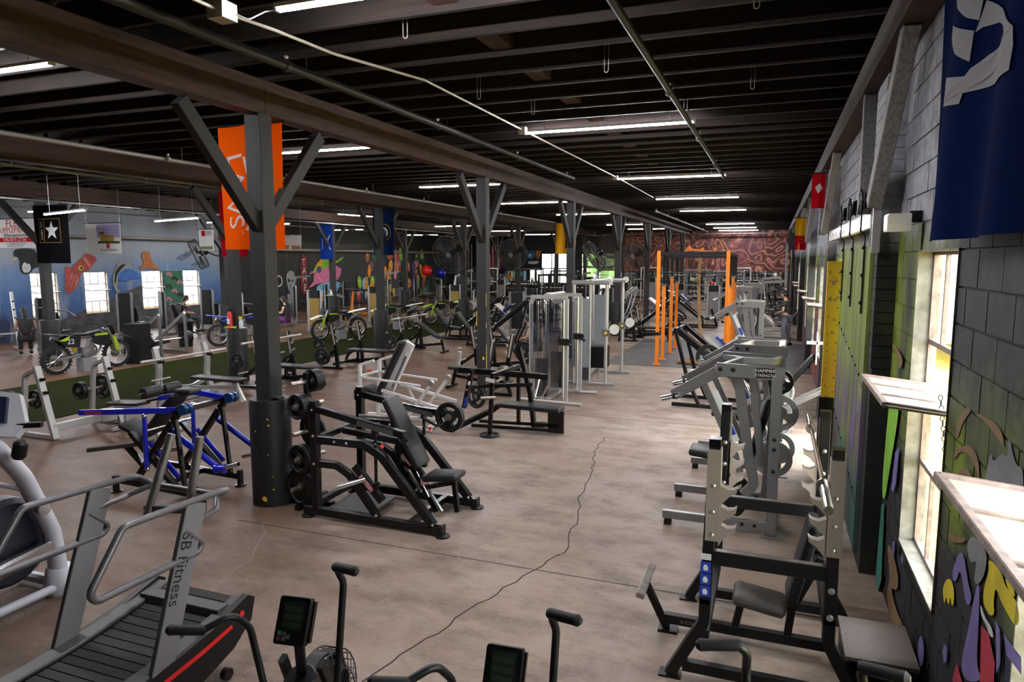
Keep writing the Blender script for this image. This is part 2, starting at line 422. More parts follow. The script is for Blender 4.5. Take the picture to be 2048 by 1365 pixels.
c = t.mix(t.math('MULTIPLY', t.ramp(t.math('MULTIPLY', Y_, .03), [(.42, 0.0), (.47, 1.0)]), t.ramp(t.math('MULTIPLY', zz, .2), [(.30, 1.0), (.36, 0.0)])), c, far_)
c = t.mix(t.ramp(t.math('MULTIPLY', zz, .2), [(.555, 0.0), (.60, 1.0)]), c, upper)
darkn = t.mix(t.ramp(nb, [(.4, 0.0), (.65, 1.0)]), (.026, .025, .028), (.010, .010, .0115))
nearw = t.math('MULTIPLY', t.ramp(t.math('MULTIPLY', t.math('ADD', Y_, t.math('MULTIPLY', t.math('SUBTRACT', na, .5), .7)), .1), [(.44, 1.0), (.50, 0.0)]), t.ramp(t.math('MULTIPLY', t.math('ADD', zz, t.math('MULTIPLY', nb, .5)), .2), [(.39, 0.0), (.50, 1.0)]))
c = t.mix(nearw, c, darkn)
t.bump(nb, .3, .008)
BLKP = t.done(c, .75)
t = NT('pilaster_paint'); X_, Y_, Z_ = t.sep(); na = t.noise(2.0, 4); nb = t.noise(6, 5, rough=.7)
c = t.mix(t.ramp(nb, [(.35, 0.0), (.65, .9)]), (.44, .455, .48), (.22, .225, .25))
c = t.mix(t.ramp(t.math('MULTIPLY', t.math('ADD', Z_, t.math('MULTIPLY', na, .3)), .2), [(.585, 1.0), (.64, 0.0)]), c, t.mix(t.ramp(na, [(.5, 0.0), (.6, .8)]), (.010, .010, .011), (.030, .028, .012)))
t.bump(nb, .2, .006); PIER = t.done(c, .75)
OPEN_R = [(1.75, 3.05, .72, 2.81), (4.37, 5.5, .72, 2.81), (9.45, 12.0, 0, 2.75), (15.0, 16.25, .72, 2.6), (17.6, 18.85, .72, 2.6), (21.5, 22.75, .72, 2.6), (26, 27.25, .72, 2.6), (29.5, 30.75, .72, 2.6)]
def wall_boxes(mb, openings, a0, a1, z1, box):
    a = a0
    for (y0, y1, z0, zt) in sorted(openings):
        if y0 > a: box(mb, a, y0, 0, z1)
        if z0 > 0: box(mb, y0, y1, 0, z0)
        if zt < z1: box(mb, y0, y1, zt, z1)
        a = y1
    if a < a1: box(mb, a, a1, 0, z1)
mb = MB(); wall_boxes(mb, OPEN_R, FY, BY, DZ, lambda m, a, b, z0, z1: m.box(WX, WX + .12, a, b, z0, z1))
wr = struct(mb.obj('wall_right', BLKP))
def inside(y0, y1, z0, z1, ops):
    return any(y0 < b - .01 and y1 > a + .01 and z0 < d - .01 and z1 > c_ + .01 for a, b, c_, d in ops)
bm_ = {}
def block(y0, y1, z0, z1):
    w, h = round(y1 - y0, 3), round(z1 - z0, 3)
    if (w, h) not in bm_: bm_[(w, h)] = MB().prism([(-w / 2 + .005, -h / 2), (w / 2 - .005, -h / 2), (w / 2, -h / 2 + .005), (w / 2, h / 2 - .005), (w / 2 - .005, h / 2), (-w / 2 + .005, h / 2), (-w / 2, h / 2 - .005), (-w / 2, -h / 2 + .005)], (0, 0, 0), (0, 1, 0), (0, 0, 1), .02).mesh('block')
    o = link('block', bm_[(w, h)], BLKP, wr); o.location = (WX - .002 + random.uniform(-.0015, .0015), (y0 + y1) / 2, (z0 + z1) / 2); return o
cnt = 0; restm = MB()
for row in range(23):
    z0, z1 = row * .2 + .006, row * .2 + .194
    y = 2.2 + (.2 if row % 2 else 0)
    while y < 22:
        a, b = y + .006, y + .394; y += .4
        if b > 6.5 and a < 7.09: continue
        pieces = [(a, b)]
        for (oa, ob, oc, od) in OPEN_R:
            nw = []
            for (p, q) in pieces:
                if q > oa and p < ob and z1 > oc and z0 < od:
                    if p < oa - .03: nw.append((p, oa - .004))
                    if q > ob + .03: nw.append((ob + .004, q))
                else: nw.append((p, q))
            pieces = nw
        for p, q in pieces:
            vis = (q < 6.52 and z1 > .2) or (p > 7.0 and z0 > 2.95 and p < 13.5)
            if cnt < 298 and vis: block(p, q, z0, z1); cnt += 1
            elif vis or p > 12: restm.box(WX - .01, WX + .01, p, q, z0, z1)
o = restm.obj('further_blocks', BLKP, wr); o['kind'] = 'stuff'
# brick pilasters with timber braces on the grid lines
GREYT = mat('weathered_grey_timber', (.30, .285, .27), .7, col2=(.15, .14, .13), scale=6, stretch=(8, 8, 1), bump=.25, bscale=30)
brick_me = MB().box(-.077, .077, -.298, .298, 0, .088).mesh('brick'); 
brickh_me = MB().box(-.077, .077, -.147, .147, 0, .088).mesh('brick')
for k, y in enumerate(PY[1:7]):
    if k < 3:
        y += .62
        pr = struct(MB().box(WX - .145, WX - .001, y - .29, y + .29, 0, 4.25).obj('pilaster', PIER))
        for r in range(44):
            z = r * .096 + .004
            if k < 1 and z > 1.8:
                if r % 2: 
                    for s in (-1, 1): o = link('brick', brickh_me, PIER, pr); o.location = (WX - .077, y + s * .15, z)
                else: o = link('brick', brick_me, PIER, pr); o.location = (WX - .077, y, z)
            elif k == 1 and z > 2.9: o = link('brick', brick_me, PIER, pr); o.location = (WX - .077, y, z)
    else: o = struct(MB().box(WX - .145, WX - .001, y + .33, y + .91, 0, 4.25).obj('pilaster', PIER))
    for s in (-1, 1):
        yb = y if k < 3 else y + .62
        o = MB().bar([(WX - .205, yb + s * .33, 3.2), (WX - .13, yb + s * 1.12, GZ + .10)], .15, .11, up=(1, 0, 0), b=.006).obj('timber_brace', GREYT)
        tag(o, ['weathered grey timber brace rising from the wall pilaster toward the blue flag', 'weathered grey timber brace rising from the wall pilaster away from the blue flag'][s > 0] if k == 0 else 'weathered grey timber brace on a wall pilaster past the barn door', 'brace', 'timber braces along the block wall')
# ---- back wall and left wall
t = NT('red_clay_mural'); X_, Y_, Z_ = t.sep()
w1 = t.noise(.42, 1, dist=1.6); w2 = t.noise(.75, 1, dist=1.2)
rings = t.math('PINGPONG', t.math('MULTIPLY', w1, 9.0), .5); r2 = t.math('PINGPONG', t.math('MULTIPLY', w2, 8.0), .5)
c = t.ramp(rings, [(.05, (.030, .006, .006)), (.22, (.12, .026, .022)), (.42, (.22, .060, .045)), (.48, (.48, .24, .18))])
c = t.mix(t.ramp(r2, [(.42, 0.0), (.5, .8)]), c, (.42, .20, .06))
c = t.mix(t.ramp(t.noise(.5, 3), [(.5, 0.0), (.7, .8)]), c, (.07, .015, .03))
REDM = t.done(c, .7)
BRK = mat('dark_brick_wall', (.07, .055, .05), .85, col2=(.035, .03, .028), scale=6)
BLKW = mat('black_wall_paint', (.006, .006, .007), .8)
mb = MB(); wall_boxes(mb, [(-17.2, -13.6, 1.0, 3.1), (-13.2, -10.6, 0, 3.1)], LX, WX, DZ, lambda m, a, b, z0, z1: m.box(a, b, BY, BY + .2, z0, z1))
wb = struct(mb.obj('wall_back', BLKW))
MIR = mat('mirror_glass', (.80, .82, .83), .02, metal=1.0)
k = 0
for (x0, x1) in ((-23.0, -20.2), (-20.15, -17.4), (-10.4, -8.05), (-8.0, -5.7), (-5.65, -3.35), (-3.3, -1.0), (-.95, .85)):
    o = MB().box(x0, x1, BY - .02, BY - .001, .12, 1.85).obj('wall_mirror', MIR); tag(o, 'frameless wall mirror on the back wall under the painted panels' if x0 > -11 else 'frameless wall mirror in the back corner under the hanging flags', 'mirror', 'mirrors along the back wall')
mural = MB().box(-10.0, .9, BY - .07, BY - .032, 1.88, 4.62).obj('mural_panel', REDM); tag(mural, 'dark red swirling relief style mural across the back wall', 'mural')
bw = MB()
for r in range(26):
    for q in range(8): bw.box(-11.9 + q * .24 + (r % 2) * .12, -11.67 + q * .24 + (r % 2) * .12, BY - .03, BY - .001, 1.9 + r * .1, 1.99 + r * .1)
o = bw.obj('brick_facing', BRK, wb); o['kind'] = 'stuff'
# left wall
t = NT('ocean_mural_brick'); X_, Y_, Z_ = t.sep()
n1 = t.noise(.6, 4, st=(1, 1, 1.6), dist=.6); n2 = t.noise(3, 4)
sky = t.ramp(t.math('MULTIPLY', t.math('ADD', Z_, t.math('MULTIPLY', t.math('SUBTRACT', n1, .5), 1.8)), .25), [(.12, (.015, .03, .07)), (.32, (.05, .12, .30)), (.55, (.13, .22, .38)), (.78, (.30, .33, .37))])
sky = t.mix(t.ramp(t.noise(.9, 4, st=(1, 2.5, .35)), [(.55, 0.0), (.7, .55)]), sky, (.36, .40, .45))
sand = t.ramp(n2, [(.3, (.035, .03, .03)), (.7, (.10, .10, .11))])
dune = t.math('LESS_THAN', t.math('ADD', Z_, t.math('MULTIPLY', t.math('ABSOLUTE', t.math('SUBTRACT', Y_, 20.5)), .33)), 1.75)
c = t.mix(dune, sky, sand)
br_ = t.node('ShaderNodeTexBrick'); br_.inputs['Scale'].default_value = 1.0; br_.inputs['Brick Width'].default_value = .22; br_.inputs['Row Height'].default_value = .075; br_.inputs['Mortar Size'].default_value = .006
cmb = t.node('ShaderNodeCombineXYZ'); t.lk(Y_, cmb.inputs[0]); t.lk(Z_, cmb.inputs[1]); t.lk(cmb.outputs[0], br_.inputs['Vector'])
c = t.mix(t.math('MULTIPLY', br_.outputs['Fac'], .55), c, (.03, .04, .06))
blackp = t.math('GREATER_THAN', Y_, 25.6)
c = t.mix(blackp, c, (.010, .010, .012))
OCEAN = t.done(c, .75)
OPEN_L = [(11.2, 12.1, .8, 2.3), (13.5, 14.4, .8, 2.3), (16.05, 17.0, .75, 2.28), (18.0, 18.95, .75, 2.28), (20.45, 21.45, .75, 2.28), (22.5, 23.4, .75, 2.28), (25.0, 25.55, .75, 2.28)]
mb = MB(); wall_boxes(mb, OPEN_L, FY, BY, DZ, lambda m, a, b, z0, z1: m.box(LX - .15, LX, a, b, z0, z1))
wl = struct(mb.obj('wall_left', OCEAN))
wf = struct(MB().box(LX - .2, WX + .2, FY - .2, FY, 0, DZ).obj('wall_front', BLKW))
# ribbed metal cladding beyond the ocean mural
CLAD = mat('black_ribbed_cladding', (.016, .016, .018), .5)
clad = MB()
for k in range(0, 128): clad.box(LX, LX + .022, 27.9 + k * .13, 27.9 + k * .13 + .07, .02, 3.6)
o = clad.obj('cladding_ribs', CLAD, wl); o['kind'] = 'stuff'
# ---- windows (steel casements with pivoting middle sash)
g = NT('window_glass'); tr = g.node('ShaderNodeBsdfTransparent'); tr.inputs['Color'].default_value = (.93, .95, .95, 1); gl = g.node('ShaderNodeBsdfGlossy'); gl.inputs['Roughness'].default_value = .04
mx = g.node('ShaderNodeMixShader'); mx.inputs[0].default_value = .07; g.lk(tr.outputs[0], mx.inputs[1]); g.lk(gl.outputs[0], mx.inputs[2]); g.lk(mx.outputs[0], g.nt.nodes['Material Output'].inputs['Surface']); GLASS = g.m
g = NT('dusty_glass'); tr = g.node('ShaderNodeBsdfTransparent'); tr.inputs['Color'].default_value = (.95, .95, .93, 1); df = g.node('ShaderNodeBsdfTranslucent'); df.inputs['Color'].default_value = (.8, .8, .77, 1); d2 = g.node('ShaderNodeBsdfDiffuse'); d2.inputs['Color'].default_value = (.75, .75, .72, 1)
m1 = g.node('ShaderNodeMixShader'); m1.inputs[0].default_value = .5; g.lk(df.outputs[0], m1.inputs[1]); g.lk(d2.outputs[0], m1.inputs[2]); m2 = g.node('ShaderNodeMixShader'); m2.inputs[0].default_value = .6; g.lk(tr.outputs[0], m2.inputs[1]); g.lk(m1.outputs[0], m2.inputs[2]); g.lk(m2.outputs[0], g.nt.nodes['Material Output'].inputs['Surface']); DUSTY = g.m
RUST = mat('rusty_steel_sash', (.17, .125, .105), .7, col2=(.30, .22, .18), scale=16, bump=.3, bscale=70)
STUC = mat('chipped_plaster_reveal', (.27, .25, .21), .85, col2=(.13, .12, .09), scale=9, bump=.4, bscale=40)
wn = 0
def window(x, y0, y1, z0, z1, inward, sash_in=.36, tilt=.10, reveal=True, far=False):
    """x: plane of the sash; inward: direction (+1/-1) from the sash to the room"""
    global wn; wn += 1
    w = struct(MB().box(x - .015, x + .015, y0, y0 + .035, z0, z1).box(x - .015, x + .015, y1 - .035, y1, z0, z1).box(x - .015, x + .015, y0, y1, z1 - .035, z1).box(x - .015, x + .015, y0, y1, z0, z0 + .035).obj('window_%d' % wn, RUST))
    zm1, zm2 = z0 + (z1 - z0) * .29, z0 + (z1 - z0) * .70
    m = MB()
    for zz_ in (zm1, zm2): m.box(x - .014, x + .014, y0 + .03, y1 - .03, zz_ - .017, zz_ + .017)
    m.obj('window_rail', RUST, w)
    for q in (1, 2):
        yy = y0 + (y1 - y0) * q / 3
        for (a, b) in ((z0 + .03, zm1), (zm2, z1 - .03)): MB().box(x - .012, x + .012, yy - .013, yy + .013, a, b).obj('window_muntin', RUST, w)
    for q in range(3):
        ya, yb = y0 + (y1 - y0) * q / 3 + .015, y0 + (y1 - y0) * (q + 1) / 3 - .015
        for (a, b) in ((z0 + .03, zm1 - .015), (zm2 + .015, z1 - .03)): MB().box(x - .002, x + .002, ya, yb, a, b).obj('window_pane', GLASS, w)
    # pivoted sash standing nearly level
    zc = (zm1 + zm2) / 2 + .12; hw = (zm2 - zm1) / 2 - .02
    d = V((inward, 0, tilt)).normalized(); c0 = V((x, 0, zc))
    A, B = c0 - d * hw, c0 + d * hw
    n = V((-d.z * inward, 0, abs(d.x)))
    s = MB()
    for yy in (y0 + .05, y1 - .05): s.bar([A + V((0, yy, 0)), B + V((0, yy, 0))], .03, .035, up=n)
    for e in (A, B): s.bar([e + V((0, y0 + .035, 0)), e + V((0, y1 - .035, 0))], .035, .03, up=n)
    s = s.obj('window_sash', RUST, w)
    for q in (1, 2):
        yy = y0 + (y1 - y0) * q / 3
        MB().bar([A + V((0, yy, 0)), B + V((0, yy, 0))], .02, .024, up=n).obj('sash_bar', RUST, s)
    for q in range(3):
        yy = y0 + (y1 - y0) * (q + .5) / 3; hwid = (y1 - y0) / 6 - .02
        MB().sweep(rect(hwid * 2, .004), [A + V((0, yy, 0)), B + V((0, yy, 0))], n).obj('sash_pane', DUSTY, s)
    if reveal:
        q = MB()
        xi, xo = (x, x - .13) if inward < 0 else (x, x + .13)
        xo = x - inward * .04; q.box(xo, x + inward * .112, y0, y1, z0, z0 + .014)
        q.box(xo, x + inward * .108, y0, y0 + .012, z0, z1); q.box(xo, x + inward * .108, y1 - .012, y1, z0, z1); q.box(xo, x + inward * .108, y0, y1, z1 - .012, z1)
        q.obj('window_sill', STUC, w)
    return w
for (a, b, c_, d) in OPEN_R:
    if c_ > 0: window(WX + .085, a, b, c_, d, -1)
for (a, b, c_, d) in OPEN_L: window(LX - .12, a, b, c_, d, 1, tilt=-.12)
# ---- outside: grass, pale trailer, fence
GRS = mat('dry_grass', (.40, .32, .04), .9, col2=(.52, .44, .09), scale=7, bump=.5, bscale=80)
o = MB().box(WX + .14, 90, -40, 140, -.25, -.1).obj('lawn', GRS); tag(o, 'sunlit yellow green grass outside the block wall windows', 'grass'); o['kind'] = 'stuff'
o = MB().box(-90, LX - .25, -40, 140, -.25, -.1).obj('yard', mat('yard_dirt', (.35, .30, .24), .9, var=.2, scale=2)); tag(o, 'pale bare yard outside the ocean mural windows', 'ground'); o['kind'] = 'stuff'
tr_ = thing('trailer', 'white box trailer parked on the grass outside the window', 'trailer', (5.4, 28.2, -.1))
TRW = mat('trailer_white', (.8, .8, .8), .5)
MB().box(-1.3, 1.3, -8, 8, .7, 3.6).obj('body', TRW, tr_)
for k in range(10): MB().box(-1.34, -1.3, -5.8 + k * 1.25, -5.74 + k * 1.25, .75, 3.35).obj('body_rib', TRW, tr_)
for s in (-1, 1):
    for yy in (-.6, .6): MB().lathe([(.12, -.1), (.34, -.1), (.36, 0), (.34, .1), (.12, .1)], (s * 1.05, yy, .36), (1, 0, 0)).obj('wheel', RUB, tr_)
fe = thing('yard_fence', 'rust orange panel fence outside the ocean mural windows', 'fence', (-27.5, 0, -.1))
FEN = mat('rust_fence', (.42, .20, .07), .8, var=.3, scale=3)
for k in range(24): MB().box(-.015, .015, 9 + k * 1.0, 9.97 + k * 1.0, .05, .62).obj('fence_panel', FEN, fe)
# ================================================================ ceiling tubes, pipes, conduit
def emis(name, col, st):
    m = bpy.data.materials.new(name); m.use_nodes = True; nt = m.node_tree; nt.nodes.remove(nt.nodes['Principled BSDF'])
    e = nt.nodes.new('ShaderNodeEmission'); e.inputs['Color'].default_value = (*col, 1); e.inputs['Strength'].default_value = st
    nt.links.new(e.outputs[0], nt.nodes['Material Output'].inputs['Surface']); MATS[name] = m; return m
TUBE = emis('led_tube', (.97, .96, 1.0), LAMP); TUBEW = emis('warm_tube', (1.0, .93, .80), LAMP * .8)
HOUS = mat('white_fixture', (.55, .55, .55), .5)
tl_me = MB().sweep([(-.022, -.012), (.022, -.012), (.022, .006), (-.022, .006)], [(-1.19, 0, 0), (1.19, 0, 0)], (0, 0, 1)).mesh('lamp_tube')
tw_me = tl_me.copy()
th_me = MB().box(-1.21, 1.21, -.035, .035, .008, .04).box(-1.215, -1.19, -.03, .03, -.014, .01).box(1.19, 1.215, -.03, .03, -.014, .01).mesh('housing')
def wires(h): return MB().cyl((-.9, 0, .04), (-.9, 0, h), .004, 6).mesh('hanger'), MB().cyl((.9, 0, .04), (.9, 0, h), .004, 6).mesh('hanger')
_w = {}
def tube_light(x, y, z, rz, label, warm=False, grp='fluorescent tubes under the joists'):
    t = thing('tube_light', label, 'ceiling light', (x, y, z), rz, grp)
    link('housing', th_me, HOUS, t); link('lamp_tube', tw_me if warm else tl_me, TUBEW if warm else TUBE, t)
    h = round(DZ - z, 2)
    if h > .06:
        if h not in _w: _w[h] = wires(h)
        for m in _w[h]: link('hanger', m, BOLT, t)
    return t
for y, r in ((4.35, 0), (9.7, 0), (15.95, 2), (21.7, 3), (27.4, 3), (38.2, 0), (43, 0), (47, 0)):
    tube_light(-2.28, y, 4.56, r, {4.35: 'white tube light next to the conduit junction box', 9.7: 'long white tube light above the silver row machines', 15.95: 'white tube light above the silver cable towers', 21.7: 'white tube light above the orange rig', 27.4: 'white tube light just beyond the orange rig'}.get(y, 'white tube light over the far aisle before the red mural'))
for y in (4.75, 10.0, 15.95, 21.6, 27.8, 37.0, 42.8):
    tube_light(-7.35 if y > 6 else -7.6, y, 4.56, 0, {4.75: 'white tube light beside the first girder over the blue press', 10.0: 'white tube light behind the first braced post', 15.95: 'white tube light behind the yellow flecked post', 21.6: 'tube light past the flecked post between girders'}.get(y, 'tube light far back between the first two post rows'), warm=y > 20, grp='fluorescent tubes between the post rows')
for x, y, z, r in ((-13.3, 7.2, 4.45, 0), (-19.6, 9.4, 4.2, 0), (-16.0, 3.5, 4.3, 0), (-20.6, 4.5, 4.2, 0), (-14.9, 14.2, 3.78, -18), (-14.9, 11.1, 3.78, -18), (-15.6, 18.2, 3.85, 0), (-15.5, 23.9, 4.45, 78), (-14.2, 30.2, 4.3, 0), (-14.2, 36.5, 4.3, 0), (-14, 42.5, 4.3, 0), (-20.5, 22.0, 4.2, 0), (-20.5, 30.0, 4.2, 0), (-20.4, 38.0, 4.2, 0), (-20.5, 15.0, 4.2, 0)):  # some of the unseen tubes on the left are added to brighten the banners
    tube_light(x, y, z, r, {14.2: 'white tube light hung between the red flag and the building picture banner', 11.1: 'white tube light hung beside the black star banner', 23.9: 'white tube light running lengthwise beside the navy flag', 18.2: 'white tube light hung behind the first braced post near the poster'}.get(y, 'white tube light hung over the turf and the machines beyond'), warm=y > 25, grp='fluorescent tubes beyond the turf')
PIPE = mat('dark_iron_pipe', (.035, .034, .033), .5, metal=.5); COND = mat('pale_conduit', (.42, .38, .32), .45, metal=.3); PIPG = mat('grey_pipe', (.24, .22, .20), .5, metal=.3)
def pipe(pts, r, m, label, name='sprinkler_pipe', heads=(), hang=True):
    t = thing(name, label, 'pipe')
    MB().tube(pts, r, n=10).obj('pipe_run', m, t)
    for p in heads:
        MB().cyl(p, (p[0], p[1], p[2] + .07), .012, 8).lathe([(.02, .07), (.024, .085), (.002, .1)], p, n=8).obj('sprinkler_head', BOLT, t)
        MB().lathe([(r, -.03), (r * 1.35, -.03), (r * 1.35, .03), (r, .03)], p, (0, 1, 0), n=10).obj('coupling', m, t)
        MB().cyl((p[0], p[1] + .3, p[2]), (p[0], p[1] + .3, JZ + .1), .004, 6).obj('hanger_rod', m, t)
    return t
pipe([(-1.12, -2, 4.5), (-1.10, 15.9, 4.5)], .032, PIPE, 'dark sprinkler pipe running along the aisle toward the third tube light', heads=[(-1.12, 4.6 + k * 3.05, 4.5) for k in range(4)])
pipe([(-4.28, -2, 4.5), (-4.2, 14.9, 4.5)], .042, PIPE, 'thick dark sprinkler pipe beside the first girder', heads=[(-4.25, 5.4 + k * 3.05, 4.5) for k in range(4)])
pipe([(-4.2, 26, 4.5), (-4.15, 47, 4.5)], .035, PIPG, 'grey sprinkler pipe beside the far end of the first girder', heads=[(-4.2, 26.2 + k * 3, 4.5) for k in range(7)])
pipe([(-9.7, -2, 4.42), (-9.7, 9, 4.42), (-9.6, 34, 4.42)], .035, PIPG, 'sprinkler pipe running between the first two girders', heads=[(-9.65, 3 + k * 3.05, 4.42) for k in range(8)])
pipe([(-12.4, -2, 4.36), (-12.4, 34, 4.36)], .03, PIPG, 'thin sprinkler pipe beyond the second girder', heads=[(-12.4, 5 + k * 3.05, 4.36) for k in range(8)])
pipe([(-16.3, 2, 4.12), (-16.3, 40, 4.12)], .025, PIPG, 'thin grey pipe over the far edge of the turf')
pipe([(-18.9, 4, 4.12), (-18.9, 40, 4.12)], .025, PIPG, 'thin grey pipe over the machines by the ocean mural')
pipe([(-23.2, 8, 3.55), (-23.2, 26, 3.55)], .06, PIPG, 'large grey pipe along the top of the ocean mural')
pipe([(-23.2, 26, 3.2), (-23.2, 46, 3.2)], .08, PIPG, 'large grey pipe along the top of the skull mural')
pipe([(-12, 47.8, 4.4), (.8, 47.8, 4.4)], .03, PIPG, 'grey pipe running across in front of the red mural')
c = thing('electrical_conduit', 'pale kinked electrical conduit running past the tube lights over the aisle', 'conduit')
MB().tube([(-3.73, -1, 4.5), (-3.76, 4.1, 4.5), (-3.72, 4.6, 4.52), (-3.66, 5.3, 4.52), (-3.45, 5.8, 4.5), (-3.36, 6.4, 4.53), (-3.36, 9.2, 4.53), (-3.33, 15.1, 4.53), (-3.4, 20.6, 4.53)], .013, .1, 8).obj('conduit_run', COND, c)
MB().box(-3.83, -3.69, 4.02, 4.17, 4.44, 4.56).obj('junction_box', COND, c)
for y in (9.3, 15.3): MB().box(-3.41, -3.31, y - .05, y + .05, 4.48, 4.57).obj('junction_box', COND, c)
MB().tube([(-3.7, 4.15, 4.5), (-3.62, 4.2, 4.46), (-3.55, 4.3, 4.54), (-3.48, 4.35, 4.56)], .005, .04, 6).obj('flex_cable', HOUS, c)
for k, (x, y) in enumerate(((-2.9, 5.2), (-3.2, 7.4), (-1.6, 6.8), (-.2, 5.5), (-1.1, 8.9), (-2.9, 8.4), (-.3, 8.0))):
    o = MB().tube([(x - .02, y, DZ), (x - .02, y, 4.56), (x - .012, y, 4.54), (x + .012, y, 4.54), (x + .02, y, 4.56), (x + .02, y, DZ)], .004, .012, 6).obj('joist_strap', BOLT); tag(o, 'small bent metal strap hanging from a joist over the aisle', 'bracket', 'straps hanging from the joists')
# ================================================================ equipment helpers
def W(mb, name, mt, th, smooth=True):
    """part whose coordinates were given in the room: bring them into its thing's own frame"""
    p = th
    while p.parent is not None: p = p.parent
    a = -p.rotation_euler.z; c, s = math.cos(a), math.sin(a); L = p.location
    mb.v = [((x - L.x) * c - (y - L.y) * s, (x - L.x) * s + (y - L.y) * c, z - L.z) for x, y, z in mb.v]
    return mb.obj(name, mt, th, smooth)
def bolts(pts, ax, r=.014, h=.012):
    m = MB(); ax = V(ax).normalized()
    for p in pts: m.lathe([(r, 0), (r, h * .6), (r * .55, h), (0.0005, h)], p, ax, 10)
    return m
def BOLTS(pts, ax, th, r=.014, h=.012, mt=None):
    for p in pts: W(bolts([p], ax, r, h), 'bolt', mt or BOLT, th)
_pl = {}
def plate_mesh(r, th, grip):
    k = (r, th, grip)
    if k in _pl: return _pl[k]
    n = 36; h = th / 2
    R = [.026, .055, .06, r * .42, r * .68, r * .80, r * .84, r * .97, r]
    Z = [h, h, h * .45, h * .45, h * .45, h * .45, h, h, h * .7]
    def solid(i, k2):
        if i < 0 or i >= len(R) - 1: return False
        if grip and i == 3: return (k2 % 12) >= 7
        return True
    vs = []; fs = []
    for i in range(len(R)):
        for k2 in range(n):
            a = 2 * math.pi * k2 / n; vs.append((R[i] * math.cos(a), R[i] * math.sin(a), Z[i])); vs.append((R[i] * math.cos(a), R[i] * math.sin(a), -Z[i]))
    I = lambda i, k2, b: (i * n + k2 % n) * 2 + b
    for i in range(len(R) - 1):
        for k2 in range(n):
            if not solid(i, k2): continue
            fs.append((I(i, k2, 0), I(i + 1, k2, 0), I(i + 1, k2 + 1, 0), I(i, k2 + 1, 0))); fs.append((I(i, k2 + 1, 1), I(i + 1, k2 + 1, 1), I(i + 1, k2, 1), I(i, k2, 1)))
            if not solid(i - 1, k2): fs.append((I(i, k2, 1), I(i, k2, 0), I(i, k2 + 1, 0), I(i, k2 + 1, 1)))
            if not solid(i + 1, k2): fs.append((I(i + 1, k2, 0), I(i + 1, k2, 1), I(i + 1, k2 + 1, 1), I(i + 1, k2 + 1, 0)))
            if not solid(i, (k2 - 1) % n): fs.append((I(i, k2, 0), I(i, k2, 1), I(i + 1, k2, 1), I(i + 1, k2, 0)))
            if not solid(i, (k2 + 1) % n): fs.append((I(i, k2 + 1, 1), I(i, k2 + 1, 0), I(i + 1, k2 + 1, 0), I(i + 1, k2 + 1, 1)))
    m = MB(); m.add(vs, fs)
    if not grip:
        for q in range(5):
            a = 2 * math.pi * q / 5; ca, sa = math.cos(a), math.sin(a)
            for s in (-1, 1): m.prism([(.06, -.012), (r * .8, -.016), (r * .8, .016), (.06, .012)], (0, 0, s * h * .5), (ca, sa, 0), (-sa, ca, 0), h * .4)
    _pl[k] = m.mesh('weight_plate'); return _pl[k]
_hub = {}
def plate(p, ax, r, th, label, grp, mt=None, grip=True, hub=True, spin=0):
    me = plate_mesh(r, th, grip); mt = mt or IRON
    if me.materials and me.materials[0] != mt: me = me.copy(); me.materials.clear()
    o = link('weight_plate', me, mt)
    q = V((0, 0, 1)).rotation_difference(V(ax).normalized()) @ Matrix.Rotation(spin, 3, 'Z').to_quaternion(); o.rotation_mode = 'QUATERNION'; o.rotation_quaternion = q; o.location = p
    tag(o, label, 'weight plate', grp)
    if hub:
        if th not in _hub: _hub[th] = MB().lathe([(.0265, -th / 2 - .001), (.040, -th / 2 - .001), (.040, th / 2 + .001), (.0265, th / 2 + .001), (.0265, -th / 2 - .001)], n=18, cap=False).mesh('hub_ring')
        link('hub_ring', _hub[th], STL, o)
    return o
def stack(p, ax, n, r, th, label, grp, **k):
    ax = V(ax).normalized()
    for i in range(n): plate(V(p) + ax * (th + .002) * i, ax, r, th, label, grp, spin=random.uniform(0, 6), **k)
# ================================================================ plate tree behind the first post
t = thing('plate_tree', 'black upright plate tree with steel pegs beside the sleeved post', 'plate rack', (-4.79, 6.24, 0))
tx, ty = -4.79, 6.24
W(MB().bar([(tx, ty, .03), (tx, ty, 1.5)], .06, .06, up=(0, 1, 0)), 'column', BLK, t)
W(MB().bar([(tx - .25, ty, .03), (tx + .3, ty, .03)], .06, .06).bar([(tx, ty - .25, .03), (tx, ty + .28, .03)], .06, .06), 'base', BLK, t)
PEG = [(-1, 1.40, 4, .115), (1, 1.14, 4, .12), (-1, .85, 1, .13), (1, .62, 2, .15), (-1, .36, 0, .15), (1, .17, 2, .215)]
for s, z, n, r in ((1, 1.40, 4, .125), (-1, 1.14, 4, .135), (1, .84, 1, .19), (-1, .55, 3, .17)):
    d = V((-s * .2, -.98 * s, 0)).normalized()
    W(MB().cyl(V((tx, ty, z)), V((tx, ty, z)) + d * .22 * (1 if s > 0 else 1), .024, 12), 'peg', STL, t)
    W(MB().cyl(V((tx, ty, z)), V((tx, ty, z)) - d * .2, .024, 12), 'peg', STL, t)
grp = 'plates on the plate tree'
d = V((-.2, -.98, 0)).normalized()
stack(V((tx, ty, 1.40)) - d * .06, -d, 4, .125, .028, 'small black plate among four on the top peg of the plate tree', grp)
stack(V((tx, ty, 1.14)) + d * .06, d, 4, .14, .03, 'small black plate among four on the second peg of the plate tree', grp)
plate(V((tx, ty, .84)) - d * .06, d, .2, .035, 'single large black plate on the third peg of the plate tree', grp)
stack(V((tx, ty, .55)) + d * .07, d, 3, .165, .034, 'medium black plate among three on the fourth peg of the plate tree', grp)
W(MB().cyl(V((tx, ty, .23)), V((tx, ty, .23)) + d * .26, .024, 12), 'peg', STL, t)
